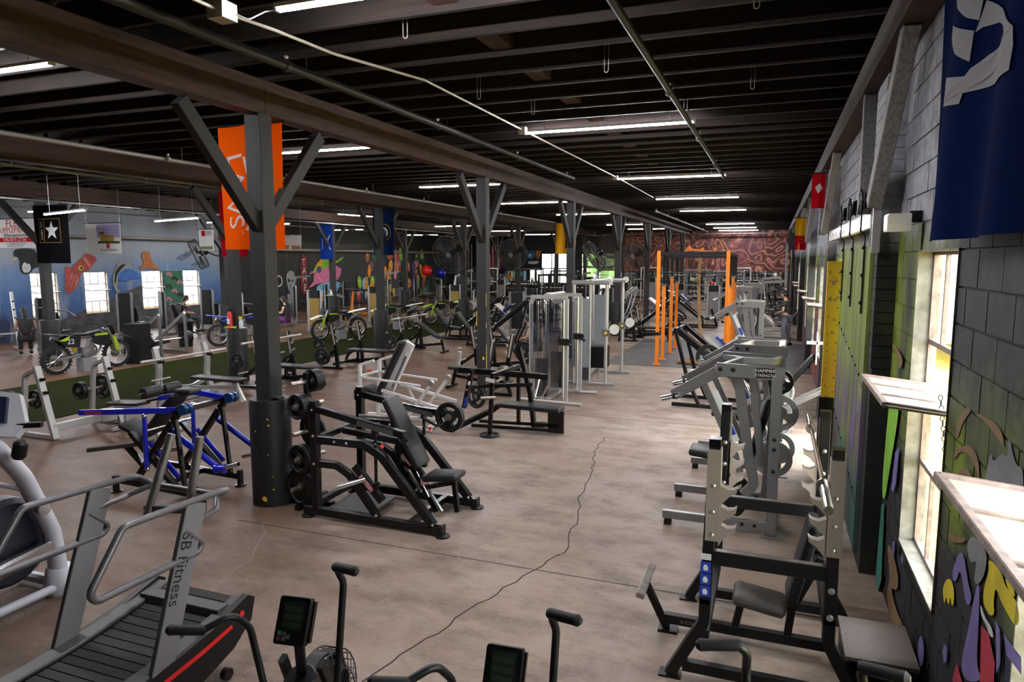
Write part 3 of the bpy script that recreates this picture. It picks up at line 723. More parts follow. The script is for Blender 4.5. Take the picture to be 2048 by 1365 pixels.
stack(V((tx, ty, .235)) + d * .09, d, 2, .215, .04, 'big black plate of a pair on the lowest peg of the plate tree', grp, grip=False)
# ================================================================ black incline press in the middle
p = thing('incline_press', 'black plate loaded incline chest press with red stop knobs and tilted pad', 'gym machine', (-3.75, 6.35, 0))
YN, YF = 5.92, 6.78
for Y, base in ((YN, 0), (YF, 0)):
    W(MB().bar([(-4.47, Y, .07), (-4.46, Y, 1.27)], .08, .08, up=(0, 1, 0)), 'rear_upright', BLK, p)
    W(MB().box(-4.51, -4.41, Y - .05, Y + .05, 1.12, 1.24), 'pivot_block', BLK, p)
    W(MB().bar([(-4.62, Y, .08), (-4.3, Y, .075), (-3.6, Y, .065), (-2.99, Y, .06)], .07, .09), 'base_rail', BLK, p)
    W(MB().bar([(-4.42, Y, .86), (-3.86, Y, .86), (-3.66, Y, .76), (-3.08, Y, .10)], .07, .085, rad=.18), 'front_strut', BLK, p)
    W(MB().bar([(-4.42, Y, .60), (-4.2, Y, .60), (-4.05, Y, .52), (-3.72, Y, .10)], .06, .075, rad=.12), 'rear_strut', BLK, p)
    W(MB().box(-2.99, -2.965, Y - .045, Y + .045, .01, .115), 'rail_cap', BLKM, p)
    for x in (-2.98, -4.58): W(MB().lathe([(.075, 0), (.075, .014), (.055, .022), (.03, .03), (.03, .05)], (x, Y, 0), n=18), 'foot', BLKM, p)
    # press arm
    ya = Y + (.0 if Y == YN else 0)
    e = (-3.39, Y, 1.00) if Y == YN else (-3.28, Y, 1.03)
    W(MB().bar([(-4.46, Y, 1.19), (-3.8, Y, 1.07), e], .065, .07, rad=.3), 'press_arm', BLK, p)
    W(MB().bar([(-3.92, Y - .037, 1.085), (-3.5, Y - .037, 1.015)], .004, .055), 'arm_decal', mat('ghost_decal', (.05, .05, .05), .4), p)
    W(MB().tube([(e[0] - .02, Y, e[2]), (e[0] + .02, Y + .02, e[2] - .06), (e[0] - .1, Y + (.16 if Y == YN else -.16), e[2] - .1), (e[0] - .28, Y + (.16 if Y == YN else -.16), e[2] - .02)], .016, .05, 10), 'handle', RUB, p)
    lx = -3.73 if Y == YN else -3.63
    W(MB().cyl((lx, Y, 1.0), (lx, Y, .45), .017, 10).box(lx - .025, lx + .025, Y - .03, Y + .03, .96, 1.03).box(lx - .025, lx + .025, Y - .03, Y + .03, .40, .47), 'connecting_rod', BLK, p)
    W(MB().ball((lx + .09, Y - .02, .86), .022), 'stop_knob', RED, p)
    W(MB().cyl((lx, Y - .02, .88), (lx + .08, Y - .02, .86), .007, 8), 'knob_stem', CHR, p)
    # lower lever with loading peg
    W(MB().bar([(-3.98, Y, .62), (-3.66, Y, .28)], .06, .08), 'lower_lever', BLK, p)
    W(MB().bar([(-3.90, Y - .033, .53), (-3.76, Y - .033, .385)], .004, .05), 'maker_plate', mat('red_white_decal', (.45, .03, .04), .4, col2=(.6, .5, .5), scale=30), p)
    s = -1
    W(MB().cyl((-3.84, Y - .03, .50), (-4.06, Y - .22, .44), .026, 14) if Y == YN else MB().cyl((-3.84, Y, .5), (-3.9, Y + .25, .5), .025, 14), 'loading_peg', CHR, p)
    BOLTS([(-4.46, Y - .041, z) for z in (1.18, .9, .6)] + [(-4.2, Y - .036, .86), (-4.05, Y - .036, .86), (-3.07, Y - .036, .12), (-3.72, Y - .032, .13)], (0, -1, 0), p)
for x_, z_ in ((-4.47, .16), (-4.46, .86), (-3.35, .08)): W(MB().bar([(x_, YN, z_), (x_, YF, z_)], .065, .065), 'cross_tube', BLK, p)
W(MB().box(-4.42, -3.9, 6.05, 6.6, .05, .075), 'foot_plate', mat('checker_grey', (.05, .05, .052), .5, bump=.5, bscale=150), p)
W(MB().bar([(-4.4, 6.35, .86), (-3.72, 6.35, .80)], .06, .07).bar([(-3.72, 6.35, .80), (-3.42, 6.35, .45)], .05, .06).bar([(-3.55, 6.35, .55), (-3.25, 6.35, .08)], .055, .07).bar([(-3.38, 6.35, .33), (-3.05, 6.35, .42), (-3.02, 6.35, .1)], .05, .05), 'pad_support', BLK, p)
W(MB().bar([(-3.47, 6.315, .50), (-3.33, 6.315, .24)], .03, .01), 'adjuster_plate', CHR, p)
W(MB().cyl((-3.33, 6.35, .26), (-3.2, 6.35, .08), .02, 12), 'gas_strut', CHR, p)
W(MB().pad((-3.81, 6.35, 1.27), (-3.42, 6.35, .56), .30, .065, (.85, 0, .5)), 'backrest', VIN, p)
W(MB().pad((-3.36, 6.35, .46), (-2.97, 6.35, .50), .34, .065, (0, 0, 1), taper=.8), 'seat', VIN, p)
W(MB().box(-3.42, -3.38, 6.3, 6.4, .36, .42), 'seat_sticker', mat('red_white_decal', (.45, .03, .04)), p)
W(MB().cyl((-4.3, 6.5, 1.0), (-3.95, 6.62, .98), .02, 12), 'storage_bar', STL, p)
plate((-3.26, YF - .07, 1.03), (0, 1, 0), .165, .035, 'black grip plate on the raised far arm of the incline press', 'plates on the incline press', hub=True)
plate((-3.26, YF - .11, 1.03), (0, 1, 0), .165, .035, 'black grip plate on the raised far arm of the incline press', 'plates on the incline press')
plate((-3.9, YF + .16, .5), (0, 1, 0), .21, .04, 'large black plate on the low peg behind the incline press', 'plates on the incline press')
W(MB().cyl((-3.26, YF, 1.03), (-3.26, YF - .2, 1.03), .024, 12), 'arm_peg', STL, p)
# ================================================================ rack bench by the window
r = thing('rack_bench', 'black multi position bench rack with taupe hook guards beside the window', 'bench rack', (.05, 4.95, 0))
def hooks(mb, x, y, zs, s, w=.012):
    for z in zs:
        for yy in (y,):
            mb.prism([(0, .07), (s * .05, .045), (s * .085, .05), (s * .105, .065), (s * .10, .03), (s * .06, .005), (s * .02, -.04), (0, -.08)] if s > 0 else [(0, -.08), (s * .02, -.04), (s * .06, .005), (s * .10, .03), (s * .105, .065), (s * .085, .05), (s * .05, .045), (0, .07)], (x, yy, z), (1, 0, 0), (0, 0, 1), .06)
    return mb
for Y in (4.4, 5.5):
    for x, s, xt in ((-.33, 1, -.30), (.40, -1, .40)):
        W(MB().bar([(x, Y, .55), (xt, Y, 1.62)], .07, .085, up=(0, 1, 0)), 'upright', BLKM, r)
        W(MB().bar([(x, Y, .58), (x, Y, .42), (x - s * .21, Y, .02)], .07, .085, up=(0, 1, 0), rad=.12), 'splayed_leg', BLKM, r)
        g = MB().box(xt - .04 + (s > 0) * -.002, xt + .042, Y - .05, Y + .05, .98, 1.57)
        if Y > 5: g = MB().box(xt - .041, xt + .041, Y + .03, Y + .05, .98, 1.57)
        W(g, 'guard', TAUPE, r)
        for z in (1.02, 1.14, 1.27): W(hooks(MB(), xt + s * .038, Y, (z,), s), 'bar_hook', TAUPE, r)
        BOLTS([(xt, Y - .051, z) for z in (1.02, 1.17, 1.34)], (0, -1, 0), r, .016)
        W(MB().box(x - s * .21 - .07, x - s * .21 + .07, Y - .05, Y + .05, 0, .014), 'foot_plate', BLKM, r)
        W(MB().bar([(xt, Y, 1.585), (xt, Y, 1.635)], .072, .088, up=(0, 1, 0)), 'end_cap', BLK, r)
    W(MB().bar([(-.29, Y, .86), (.37, Y, .86)], .065, .09), 'middle_beam', BLKM, r)
    W(MB().bar([(-.27, Y, .903), (.35, Y, .903)], .05, .006), 'wear_strip', STL, r)
    W(MB().bar([(-.46, Y, .09), (.50, Y, .09)], .06, .07), 'base_beam', BLKM, r)
BOLTS([(.40, 4.354, z) for z in (.60, .77)], (0, -1, 0), r, .02, .018)
W(MB().bar([(.40, 4.4, .5), (.40, 5.5, .5)], .06, .06).bar([(-.33, 4.4, .32), (-.33, 5.5, .32)], .06, .06), 'side_tie', BLKM, r)
W(MB().bar([(-.66, 4.95, .10), (.45, 4.95, .10)], .06, .07).bar([(-.16, 4.95, .12), (-.12, 4.95, .33)], .045, .05).bar([(.19, 4.95, .12), (.24, 4.95, .62)], .05, .05).bar([(.2, 4.95, .3), (.38, 4.95, .72)], .04, .05).bar([(.26, 4.95, .78), (.4, 4.95, .80)], .04, .04), 'bench_frame', BLKM, r)
W(MB().pad((-.18, 4.95, .385), (.17, 4.95, .335), .30, .08, (0, 0, 1)), 'seat', mat('worn_vinyl', (.035, .033, .034), .5, col2=(.09, .075, .06), scale=7, bump=.2, bscale=120), r)
W(MB().pad((.195, 4.95, .40), (.33, 4.95, 1.0), .30, .08, (-1, 0, .2)), 'backrest', VIN, r)
W(MB().bar([(-.64, 4.95, .02), (-.80, 4.95, .34)], .05, .05, up=(0, 1, 0)), 'foot_stem', BLKM, r)
W(MB().bar([(-.80, 4.69, .36), (-.80, 5.21, .36)], .06, .035, up=(.3, 0, 1)), 'foot_bar', STL, r)
W(MB().box(-.70, -.56, 4.9, 5.0, 0, .02), 'foot_plate', BLKM, r)
text('TORQUE', .036, mat('dull_lettering', (.25, .22, .18), .6), r, frame_m((-.47 - .05, 4.919 - 4.95, .1), (-1, 0, 0), (0, 0, -1)), 'maker_lettering')
for z, c_ in ((.80, BLUST), (.72, BLUST), (.64, BLUST)):
    s_ = W(MB().box(-.362, -.298, 4.352, 4.355, z - .036, z + .036), 'instruction_sticker', c_, r)
    W(MB().prism([(-.012, -.02), (.012, -.02), (.016, .0), (.006, .018), (-.008, .018), (-.016, .002)], (-.33, 4.3505, z), (1, 0, 0), (0, 0, 1), .001), 'figure_mark', WST, s_)
W(MB().box(-.362, -.298, 4.352, 4.355, .85, .89), 'label_sticker', WST, r)
b = thing('barbell', 'long steel barbell resting in the rack bench hooks by the wall', 'barbell', (.315, 4.95, 1.46))
W(MB().cyl((.315, 4.23, 1.455), (.315, 5.66, 1.455), .014, 12), 'bar_shaft', mat('brown_bar', (.18, .11, .07), .4, metal=.7), b)
for y0, y1 in ((4.23, 3.80), (5.66, 6.09)):
    W(MB().cyl((.315, y0, 1.455), (.315, y1, 1.455), .025, 16), 'sleeve', CHR, b)
    W(MB().cyl((.315, y0 - .012, 1.455), (.315, y0 + .012, 1.455), .04, 18), 'collar', CHR, b)
o = thing('step_platform', 'low dark step with speckled top between the rack bench and painted wall', 'platform', (.70, 4.66, 0))
MB().box(-.20, .20, -.26, .26, .325, .35).obj('top', mat('speckled_step', (.16, .13, .12), .6, var=.5, scale=120), o)
MB().box(-.19, -.17, -.25, .25, 0, .325).box(.17, .19, -.25, .25, 0, .325).box(-.17, .17, .23, .25, 0, .325).obj('sides', BLKM, o)
# ================================================================ silver plate-loaded row machines along the wall
def row_machine(name, label, dx, dy, sc=1.0, full=True):
    m = thing(name, label, 'gym machine', (-.4 + dx, 7.55 + dy, 0))
    L = m.location
    def A(mb, nm, mt, par=None):
        mb.v = [(v[0] + dx, v[1] + dy, v[2] * sc) for v in mb.v]; return W(mb, nm, mt, par or m)
    for Y in (7.08, 7.98):
        A(MB().bar([(-.99, Y, .10), (.10, Y, .10)], .05, .085), 'base_rail', SIL)
        A(MB().bar([(.07, Y, .02), (.07, Y, 1.62)], .055, .10, up=(1, 0, 0)), 'rear_upright', SIL)
        A(MB().box(-.02, .20, Y - .08, Y + .08, 0, .014), 'foot_plate', SIL)
        A(MB().box(-.97, -.90, Y - .05, Y + .05, 0, .05), 'rubber_foot', RUB)
        for x in (-.55, -.20, -.08): A(bolts([(x, Y - .026, .10)], (0, -1, 0), .018, .01), 'bolt', BLKM)
        for z in (.38, .68, .9, 1.0): A(bolts([(.07, Y - .052, z)], (0, -1, 0), .018, .01), 'bolt', BLKM)
        A(MB().bar([(-.50, Y, 1.66), (.14, Y, 1.64)], .045, .13), 'top_beam', SIL)
        for x in (-.46, -.34): A(bolts([(x, Y - .024, 1.665)], (0, -1, 0), .022, .012), 'bolt', BLKM)
        # swing arm sloping forward with chrome grip peg
        A(MB().bar([(-.46, Y + .03, 1.65), (-.92, Y + .03, 1.36)], .045, .11), 'swing_arm', SIL)
        A(MB().cyl((-.86, Y, 1.37), (-1.03, Y - .06, 1.33), .026, 14), 'grip_peg', CHR)
        A(MB().lathe([(.028, 0), (.034, .01), (.028, .03)], (-.90, Y - .015, 1.362), (-1, -.3, -.2), 12), 'peg_collar', BLKM)
        A(MB().bar([(-.62, Y + .04, 1.50), (-.30, Y + .04, .80), (-.24, Y + .04, .62)], .05, .065), 'front_strut', SIL)
    # A-frame, cross members and pad
    A(MB().bar([(-.30, 7.2, 1.60), (-.16, 7.2, .72), (-.10, 7.2, .48), (-.20, 7.2, .36)], .05, .10, up=(1, 0, 0), rad=.1), 'lever', SIL)
    A(MB().bar([(-.16, 7.25, 1.58), (-.04, 7.25, .66)], .045, .075, up=(1, 0, 0)), 'lever', SIL)
    A(MB().bar([(-.50, 7.08, 1.66), (-.28, 7.5, 1.70), (.02, 7.5, 1.70), (.1, 7.98, 1.66)], .05, .07), 'cross_beam', SILL)
    A(MB().bar([(-.48, 7.98, 1.66), (-.28, 7.55, 1.70)], .05, .06), 'cross_beam', SIL)
    A(MB().bar([(.07, 7.08, .15), (.07, 7.98, .15)], .05, .08).bar([(.07, 7.08, .98), (.07, 7.98, .98)], .035, .04), 'cross_tube', SIL)
    A(MB().bar([(-.55, 7.53, .10), (-.5, 7.53, .62)], .05, .06, up=(1, 0, 0)), 'seat_post', SIL)
    A(MB().pad((-.78, 7.53, .70), (-.35, 7.53, .655), .34, .08, (0, 0, 1)), 'seat', VIN)
    A(MB().pad((-.16, 7.53, .66), (.02, 7.53, 1.32), .26, .075, (-1, 0, .25)), 'chest_pad', VIN)
    A(MB().bar([(-.02, 7.53, .1), (.05, 7.53, 1.25)], .05, .06, up=(1, 0, 0)), 'pad_post', SIL)
    pn = A(MB().bar([(-.53, 7.13, 1.42), (-.30, 7.13, .92)], .10, .008, up=(0, -1, 0)), 'instruction_panel', WST)
    A(MB().bar([(-.40, 7.125, 1.14), (-.33, 7.125, .985)], .085, .004, up=(0, -1, 0)), 'panel_picture', BLUST, pn)
    if full:
        A(MB().prism([(-.085, -.05), (.085, -.05), (.085, .05), (-.085, .05)], (-.04, 7.056, 1.645), (1, 0, 0), (0, 0, 1), .004), 'name_plate', BLKM)
        M0 = frame_m((-.04 + dx - L.x, 7.0525 + dy - L.y, 1.668 * sc), (1, 0, 0), (0, 0, 1))
        text('HAMMER', .045, WST, m, M0, 'name_lettering', ext=.0006)
        text('STRENGTH', .038, WST, m, frame_m((-.04 + dx - L.x, 7.0525 + dy - L.y, 1.622 * sc), (1, 0, 0), (0, 0, 1)), 'name_lettering', ext=.0006)
    return m
rm1 = row_machine('lever_row_machine', 'silver plate loaded row machine with chrome pegs beside the rack bench', 0, 0)
rm2 = row_machine('lever_row_machine', 'silver row machine behind the one with the black name plate', .06, 2.1, .97, False)
W(MB().cyl((.07, 8.03, .5), (.07, 8.28, .5), .024, 12), 'storage_peg', STL, rm1)
for z_, y0_, y1_ in ((.85, 9.13, 8.85), (.40, 9.13, 8.85), (1.25, 9.13, 8.9), (.9, 10.13, 10.4), (.45, 10.13, 10.4)): W(MB().cyl((.13, y0_, z_), (.13, y1_, z_), .024, 12), 'storage_peg', STL, rm2)
plate((.07, 8.16, .5), (0, 1, 0), .21, .04, 'pale grey plate hung low on the silver row machine', 'plates on the silver machines', IRONG, hub=True)
plate((-.25, 7.35, .28), (.9, -.4, 0), .2, .045, 'black plate with pale rim leaning at the foot of the silver row machine', 'plates on the silver machines')
for k, (x, y, z, rr) in enumerate(((.13, 9.04, .85, .225), (.13, 9.04, .40, .2), (.13, 8.98, 1.25, .15), (.13, 10.24, .9, .2), (.13, 10.24, .45, .2))):
    plate((x, y, z), (0, -1, 0), rr, .04, ['large grey plate at waist height on the second silver machine', 'grey plate on the low peg of the second silver machine', 'small black plate on the top peg of the second silver machine', 'grey plate hung behind the second silver machine at waist height', 'grey plate hung low behind the second silver machine'][k], 'plates on the silver machines', IRONG if k != 2 else IRON)
# wall side decline bench post
d = thing('decline_bench', 'grey steel bench frame with punched upright standing against the painted wall', 'bench', (.45, 11.6, 0))
MB().bar([(-.12, 0, .03), (-.16, 0, .75)], .06, .07, up=(1, 0, 0)).obj('upright', GRYM, d)
for s in (-.16, .16): MB().bar([(-.35, s, .33), (.32, s, .72)], .05, .05).obj('side_rail', GRYM, d)
MB().bar([(-.35, -.3, .03), (-.35, .3, .03)], .06, .06).obj('foot', GRYM, d); MB().bar([(-.35, 0, .06), (-.35, 0, .34)], .05, .05, up=(1, 0, 0)).obj('post', GRYM, d); MB().bar([(-.35, 0, .04), (-.1, 0, .04)], .06, .06).obj('spine', GRYM, d)
for z in (.45, .52, .59, .66): bolts([(-.145, -.037, z)], (0, -1, 0), .014).obj('bolt', BOLT, d)
MB().cyl((.3, -.2, .71), (.3, .2, .71), .016, 10).obj('crossbar', CHR, d)
# ================================================================ slatted curved treadmill
t = thing('curved_treadmill', 'grey manual treadmill with slatted curved belt and red side stripe', 'treadmill', (-3.65, 2.6, 0))
XR, XL = -3.25, -4.05
def deckz(y): return .34 + .10 * ((y - 2.5) / .95) ** 2
ys = [1.55 + k * .0705 for k in range(29)]
SLAT = mat('belt_slat_rubber', (.022, .018, .016), .75, bump=.4, bscale=200)
for k in range(28):
    y0, y1 = ys[k] + .004, ys[k + 1] - .004; z0, z1 = deckz(y0), deckz(y1)
    W(MB().add([(XL + .12, y0, z0), (XR - .12, y0, z0), (XR - .12, y1, z1), (XL + .12, y1, z1), (XL + .12, y0, z0 - .02), (XR - .12, y0, z0 - .02), (XR - .12, y1, z1 - .02), (XL + .12, y1, z1 - .02)],
               [(0, 1, 2, 3), (7, 6, 5, 4), (0, 4, 5, 1), (1, 5, 6, 2), (2, 6, 7, 3), (3, 7, 4, 0)]), 'belt_slat', SLAT, t)
RIBP = mat('ribbed_grey_plastic', (.055, .052, .052), .45, bump=.3, bscale=90)
for xs in (XL, XR):
    s = 1 if xs == XR else -1; xi = xs - s * .115
    pts = [(xs - s * .055, y, deckz(y) + .012) for y in [1.5 + .1 * q for q in range(21)]]
    W(MB().sweep(rect(.115, .03, .008), pts), 'side_rail', RIBP, t)
    prof = [(1.5, .06), (2.3, .05), (3.0, .1), (3.35, .2), (3.52, .32), (3.56, .46), (3.50, .50), (3.2, .42), (2.5, .33), (1.5, .44)]
    W(MB().prism([(a - 2.5, b) for a, b in prof] if s > 0 else [(a - 2.5, b) for a, b in reversed(prof)], (xs, 2.5, 0), (0, 1, 0), (0, 0, 1), .05), 'side_cover', BLKM, t)
    W(MB().sweep(rect(.004, .028), [(xs + s * .027, y, .05 + deckz(y) - .11) for y in (1.55, 2.0, 2.4, 2.8, 3.1, 3.34)], (0, 0, 1)), 'side_stripe', RED, t)
    W(MB().cyl((xs + s * .024, 3.43, .40), (xs + s * .030, 3.43, .40), .022, 12), 'side_dot', RED, t)
    W(MB().lathe([(.02, -.02), (.04, -.02), (.04, .02), (.02, .02)], (xs, 3.3, .045), (1, 0, 0), 14), 'transport_wheel', RUB, t)
    # flat uprights leaning forward
    W(MB().bar([(xs, 2.72, .12), (xs, 3.12, 1.27)], .035, .155, up=(0, 1, 0), b=.004), 'upright', mat('upright_grey', (.20, .195, .20), .42, metal=.3), t)
    rp = [(xs, 3.32, 1.275), (xs, 2.62, 1.305), (xs, 2.40, 1.02), (xs, 2.43, .965), (xs, 3.12, .955), (xs, 3.16, 1.0), (xs, 3.02, 1.13)]
    W(MB().tube([(xs - s * .12, 3.42, 1.21), (xs, 3.40, 1.26)] + rp, .021, .07, 12), 'handrail', GRYM, t)
    W(MB().tube([(xs - s * .12, 3.42, 1.21), (xs - s * .02, 3.30, 1.16), (xs, 3.08, 1.14)], .018, .04, 10), 'rail_return', GRYM, t)
    W(MB().cyl((-3.53, 3.33, 1.10), (-3.45, 3.38, 1.60), .027, 16) if s > 0 else MB().cyl((-3.78, 3.22, 1.06), (-3.68, 3.37, 1.60), .027, 16), 'console_post', mat('brushed_steel', (.42, .41, .40), .32, metal=.85), t)
W(MB().bar([(XL + .06, 3.36, .42), (XR - .06, 3.36, .42)], .10, .09), 'front_roller_cover', RIBP, t)
W(MB().tube([(XL + .15, 3.42, 1.21), (XR - .15, 3.42, 1.21)], .02, 0, 10), 'cross_tube', GRYM, t)
W(MB().bar([(-3.80, 3.24, 1.12), (-3.42, 3.36, 1.12)], .05, .05), 'brake_housing', GRYM, t)
W(MB().lathe([(.01, -.03), (.05, -.03), (.06, 0), (.05, .03), (.01, .03)], (XR - .19, 3.32, 1.17), (1, 0, 0), 14), 'brake_knob', BLK, t)
u = V((0, .33, .944)).normalized()
for k, chs in enumerate(['SB Fitness']):
    o = text(chs, .118, BLKM, t, frame_m((XR + .0195 - t.location.x, 2.965 - t.location.y, .915), -u, (0, u.z, -u.y)), 'painted_lettering', sx=.9)
# ================================================================ elliptical trainer at the frame edge
e = thing('elliptical_trainer', 'pale grey elliptical trainer with curved mast beside the treadmill', 'elliptical', (-5.75, 3.35, 0))
W(MB().sweep([(.085 * math.cos(a_ * .3927), .06 * math.sin(a_ * .3927)) for a_ in range(16)], fillet([(-5.45, 3.78, .12), (-5.45, 3.74, .55), (-5.46, 3.56, 1.05), (-5.48, 3.36, 1.38), (-5.52, 3.2, 1.45)], .3, 6)), 'mast', WHTG, e)
W(MB().lathe([(.11, 0), (.12, .06), (.10, .2), (.09, .22)], (-5.45, 3.78, 0), n=18), 'mast_boot', WHTG, e)
W(MB().prism([(-.22, -.16), (.2, -.2), (.26, -.1), (.2, .14), (-.1, .2), (-.24, .08)], (-5.62, 3.46, 1.56), V((.8, .6, 0)), V((-.25, .33, .91)), .09), 'console', WHTG, e)
W(MB().prism([(-.16, -.1), (.14, -.12), (.14, .08), (-.14, .12)], (-5.605, 3.435, 1.60), V((.8, .6, 0)), V((-.25, .33, .91)), .10), 'console_screen', mat('dark_blue_screen', (.015, .02, .05), .25), e)
W(MB().bar([(-5.8, 3.3, 1.46), (-5.28, 3.62, 1.47)], .05, .04), 'console_bracket', BLKM, e)
W(MB().lathe([(.035, 0), (.05, .02), (.05, .12), (.03, .14)], (-5.28, 3.42, 1.25), (.2, .1, 1), 14), 'cup_holder', BLKM, e)
W(MB().tube([(-5.75, 3.2, 1.0), (-5.6, 3.42, 1.02), (-5.42, 3.60, .92), (-5.38, 3.66, .80)], .02, .08, 12), 'swing_arm', WHTG, e)
W(MB().lathe([(.03, -.05), (.045, -.05), (.045, .06), (.02, .07)], (-5.36, 3.62, .78), (1, -.3, .1), 14), 'pivot_hub', mat('beige_hub', (.30, .27, .25), .5), e)
W(MB().lathe([(.32, -.12), (.36, -.08), (.36, .08), (.32, .12)], (-5.7, 3.5, .5), (1, 0, 0), 28), 'drive_shroud', mat('dark_blue_shroud', (.02, .022, .035), .4), e)
for s in (-.18, .12):
    W(MB().bar([(-5.55 + s, 3.70, .42), (-5.55 + s, 2.4, .28)], .09, .11, b=.02), 'pedal_arm', CHR if s > 0 else WHTG, e)
    W(MB().bar([(-5.55 + s, 3.0, .36), (-5.55 + s, 2.6, .33)], .15, .05, b=.02), 'foot_pedal', BLKM, e)
    W(MB().cyl((-5.6 + s * 1.6, 2.2, .07), (-5.6 + s * 1.6, 3.8, .07), .035, 12), 'base_rail', WHTG, e)
W(MB().bar([(-5.95, 3.78, .07), (-5.25, 3.78, .07)], .08, .08, b=.02), 'front_foot', WHTG, e)
W(MB().bar([(-5.95, 2.3, .07), (-5.25, 2.3, .07)], .08, .08, b=.02), 'rear_foot', WHTG, e)
# ================================================================ air bikes
CAGE = mat('fan_cage_wire', (.02, .02, .02), .4, metal=.3)
def air_bike(cx, cy, rz, label, left, right):
    b = thing('air_bike', label, 'exercise bike', (cx, cy, 0), rz, None)
    # local frame: rider looks along +y
    MB().bar([(-.28, -.75, .05), (.28, -.75, .05)], .07, .06).obj('rear_foot', BLKM, b); MB().bar([(-.28, .52, .05), (.28, .52, .05)], .07, .06).obj('front_foot', BLKM, b)
    MB().bar([(0, -.75, .07), (0, -.1, .22), (0, .5, .07)], .07, .09).bar([(0, -.35, .2), (0, -.45, .62)], .05, .07, up=(0, 1, 0)).obj('frame', BLKM, b)
    for s in (-1, 1): MB().bar([(s * .11, .5, .06), (s * .11, .28, .46)], .03, .05, up=(0, 1, 0)).bar([(s * .11, .28, .46), (s * .1, .12, .84)], .03, .05, up=(0, 1, 0)).obj('fan_fork', BLKM, b)
    MB().pad((0, -.62, .86), (0, -.36, .87), .24, .08, (0, 0, 1), taper=.5).obj('saddle', VIN, b)
    MB().cyl((0, -.46, .6), (0, -.48, .82), .025, 12).obj('seat_post', CHR, b)
    # wire fan cage: hoops and radial wires
    c = MB(); C0 = V((0, .28, .46)); R = .31
    for k in range(30):
        a = 2 * math.pi * k / 30; d = V((0, math.cos(a), math.sin(a)))
        c.tube([C0 + V((-.075, 0, 0)) + d * .05, C0 + V((-.085, 0, 0)) + d * .22, C0 + V((-.05, 0, 0)) + d * R, C0 + V((.05, 0, 0)) + d * R, C0 + V((.085, 0, 0)) + d * .22, C0 + V((.075, 0, 0)) + d * .05], .0028, 0, 5)
    for rr, xx in ((.31, .05), (.31, -.05), (.22, .085), (.22, -.085), (.12, .08), (.12, -.08)):
        c.tube([C0 + V((xx, rr * math.cos(2 * math.pi * q / 28), rr * math.sin(2 * math.pi * q / 28))) for q in range(28)], .0035, 0, 6, closed=True)
    o = c.obj('fan_cage', CAGE, b); o['kind'] = 'stuff'
    for k in range(8):
        a = 2 * math.pi * k / 8; d = V((0, math.cos(a), math.sin(a))); MB().prism([(.06, -.05), (.27, -.05), (.27, .05), (.06, .05)], C0, d, (1, 0, 0), .004).obj('fan_blade', STL, b)
    MB().lathe([(.02, -.1), (.06, -.09), (.06, .09), (.02, .1)], C0, (1, 0, 0), 16).obj('fan_hub', BLKM, b)
    sh = MB().bar([(0, .50, .36), (0, .53, .52), (0, .44, .70), (0, .28, .78), (0, .10, .76)], .08, .02, rad=.1).obj('fan_fender', BLKM, b)
    MB().lathe([(.07, -.01), (.08, 0), (.07, .01)], (0, .1, .76), (0, -.5, 1), 16).obj('fender_cap', BLKM, b)
    text('ASSAULT', .035, WST, b, frame_m((.048, .0, .70), (0, -.3, -.95), (0, .95, -.3)), 'maker_lettering')
    # monitor
    MB().bar([(0, .12, .78), (0, .10, .98)], .05, .022, up=(0, 1, 0)).obj('monitor_stem', BLKM, b)
    u = V((.96, 0, .0)).normalized(); w = V((0, .42, .907)).normalized(); mo = V((0, .07, 1.07))
    m = MB().prism([(-.07, -.105), (.07, -.105), (.077, -.095), (.077, .095), (.07, .105), (-.07, .105), (-.077, .095), (-.077, -.095)], mo, u, w, .045).obj('monitor', BLKM, b)
    nn = u.cross(w).normalized()
    MB().prism([(-.052, -.04), (.052, -.04), (.052, .085), (-.052, .085)], mo + nn * .0235, u, w, .002).obj('display', SCR, m)
    for k in range(3): MB().prism([(-.045, 0), (.045, 0), (.045, .022), (-.045, .022)], mo + nn * .025 + w * (-.03 + k * .036), u, w, .001).obj('display_row', mat('lcd_row', (.03, .042, .026), .3), m)
    for (x, y, cc) in ((-.052, -.056, mat('green_key', (.04, .25, .05), .5)), (-.052, -.080, mat('dull_red_key', (.25, .03, .03), .5)), (-.028, -.058, SIL), (-.028, -.080, SIL), (-.008, -.07, SIL)):
        MB().prism([(-.009, -.009), (.009, -.009), (.009, .009), (-.009, .009)], mo + nn * .0245 + u * x + w * y, u, w, .003).obj('key', cc, m)
    MB().prism([(-.013, -.09), (.013, -.09), (.013, .09), (-.013, .09)], mo - nn * .025 + u * .08, nn, w, .012).obj('monitor_side_grip', BLK, m)
    # push arms
    for pts, s in ((left, -1), (right, 1)):
        MB().tube(pts[:-1] + [pts[-1]], .017, .07, 12).obj('push_arm', BLKM, b)
        a, c2 = V(pts[-2]), V(pts[-1]); d = (c2 - a).normalized()
        MB().lathe([(.019, 0), (.023, .012), (.022, .12), (.024, .15), (.012, .165)], c2 - d * .15, d, 12).obj('grip', RUB, b)
        MB().bar([(pts[0][0], pts[0][1], pts[0][2]), (s * .10, .0, .28)], .03, .03).cyl((s * .08, .0, .28), (s * .16, .0, .28), .03).obj('crank', BLKM, b)
        MB().bar([(s * .13, .0, .28), (s * .14, -.12, .2 + s * .06)], .02, .03).bar([(s * .15, -.16, .2 + s * .06), (s * .26, -.16, .2 + s * .06)], .09, .025).obj('pedal', RUB, b)
    return b
ARM_L = [(-.07, .05, .30), (-.22, .05, 1.02), (-.25, -.04, 1.13), (-.34, -.13, 1.09), (-.46, -.19, 1.11)]
ARM_R = [(.17, .05, .30), (.19, .20, 1.22), (.17, .16, 1.31), (.30, .10, 1.33)]
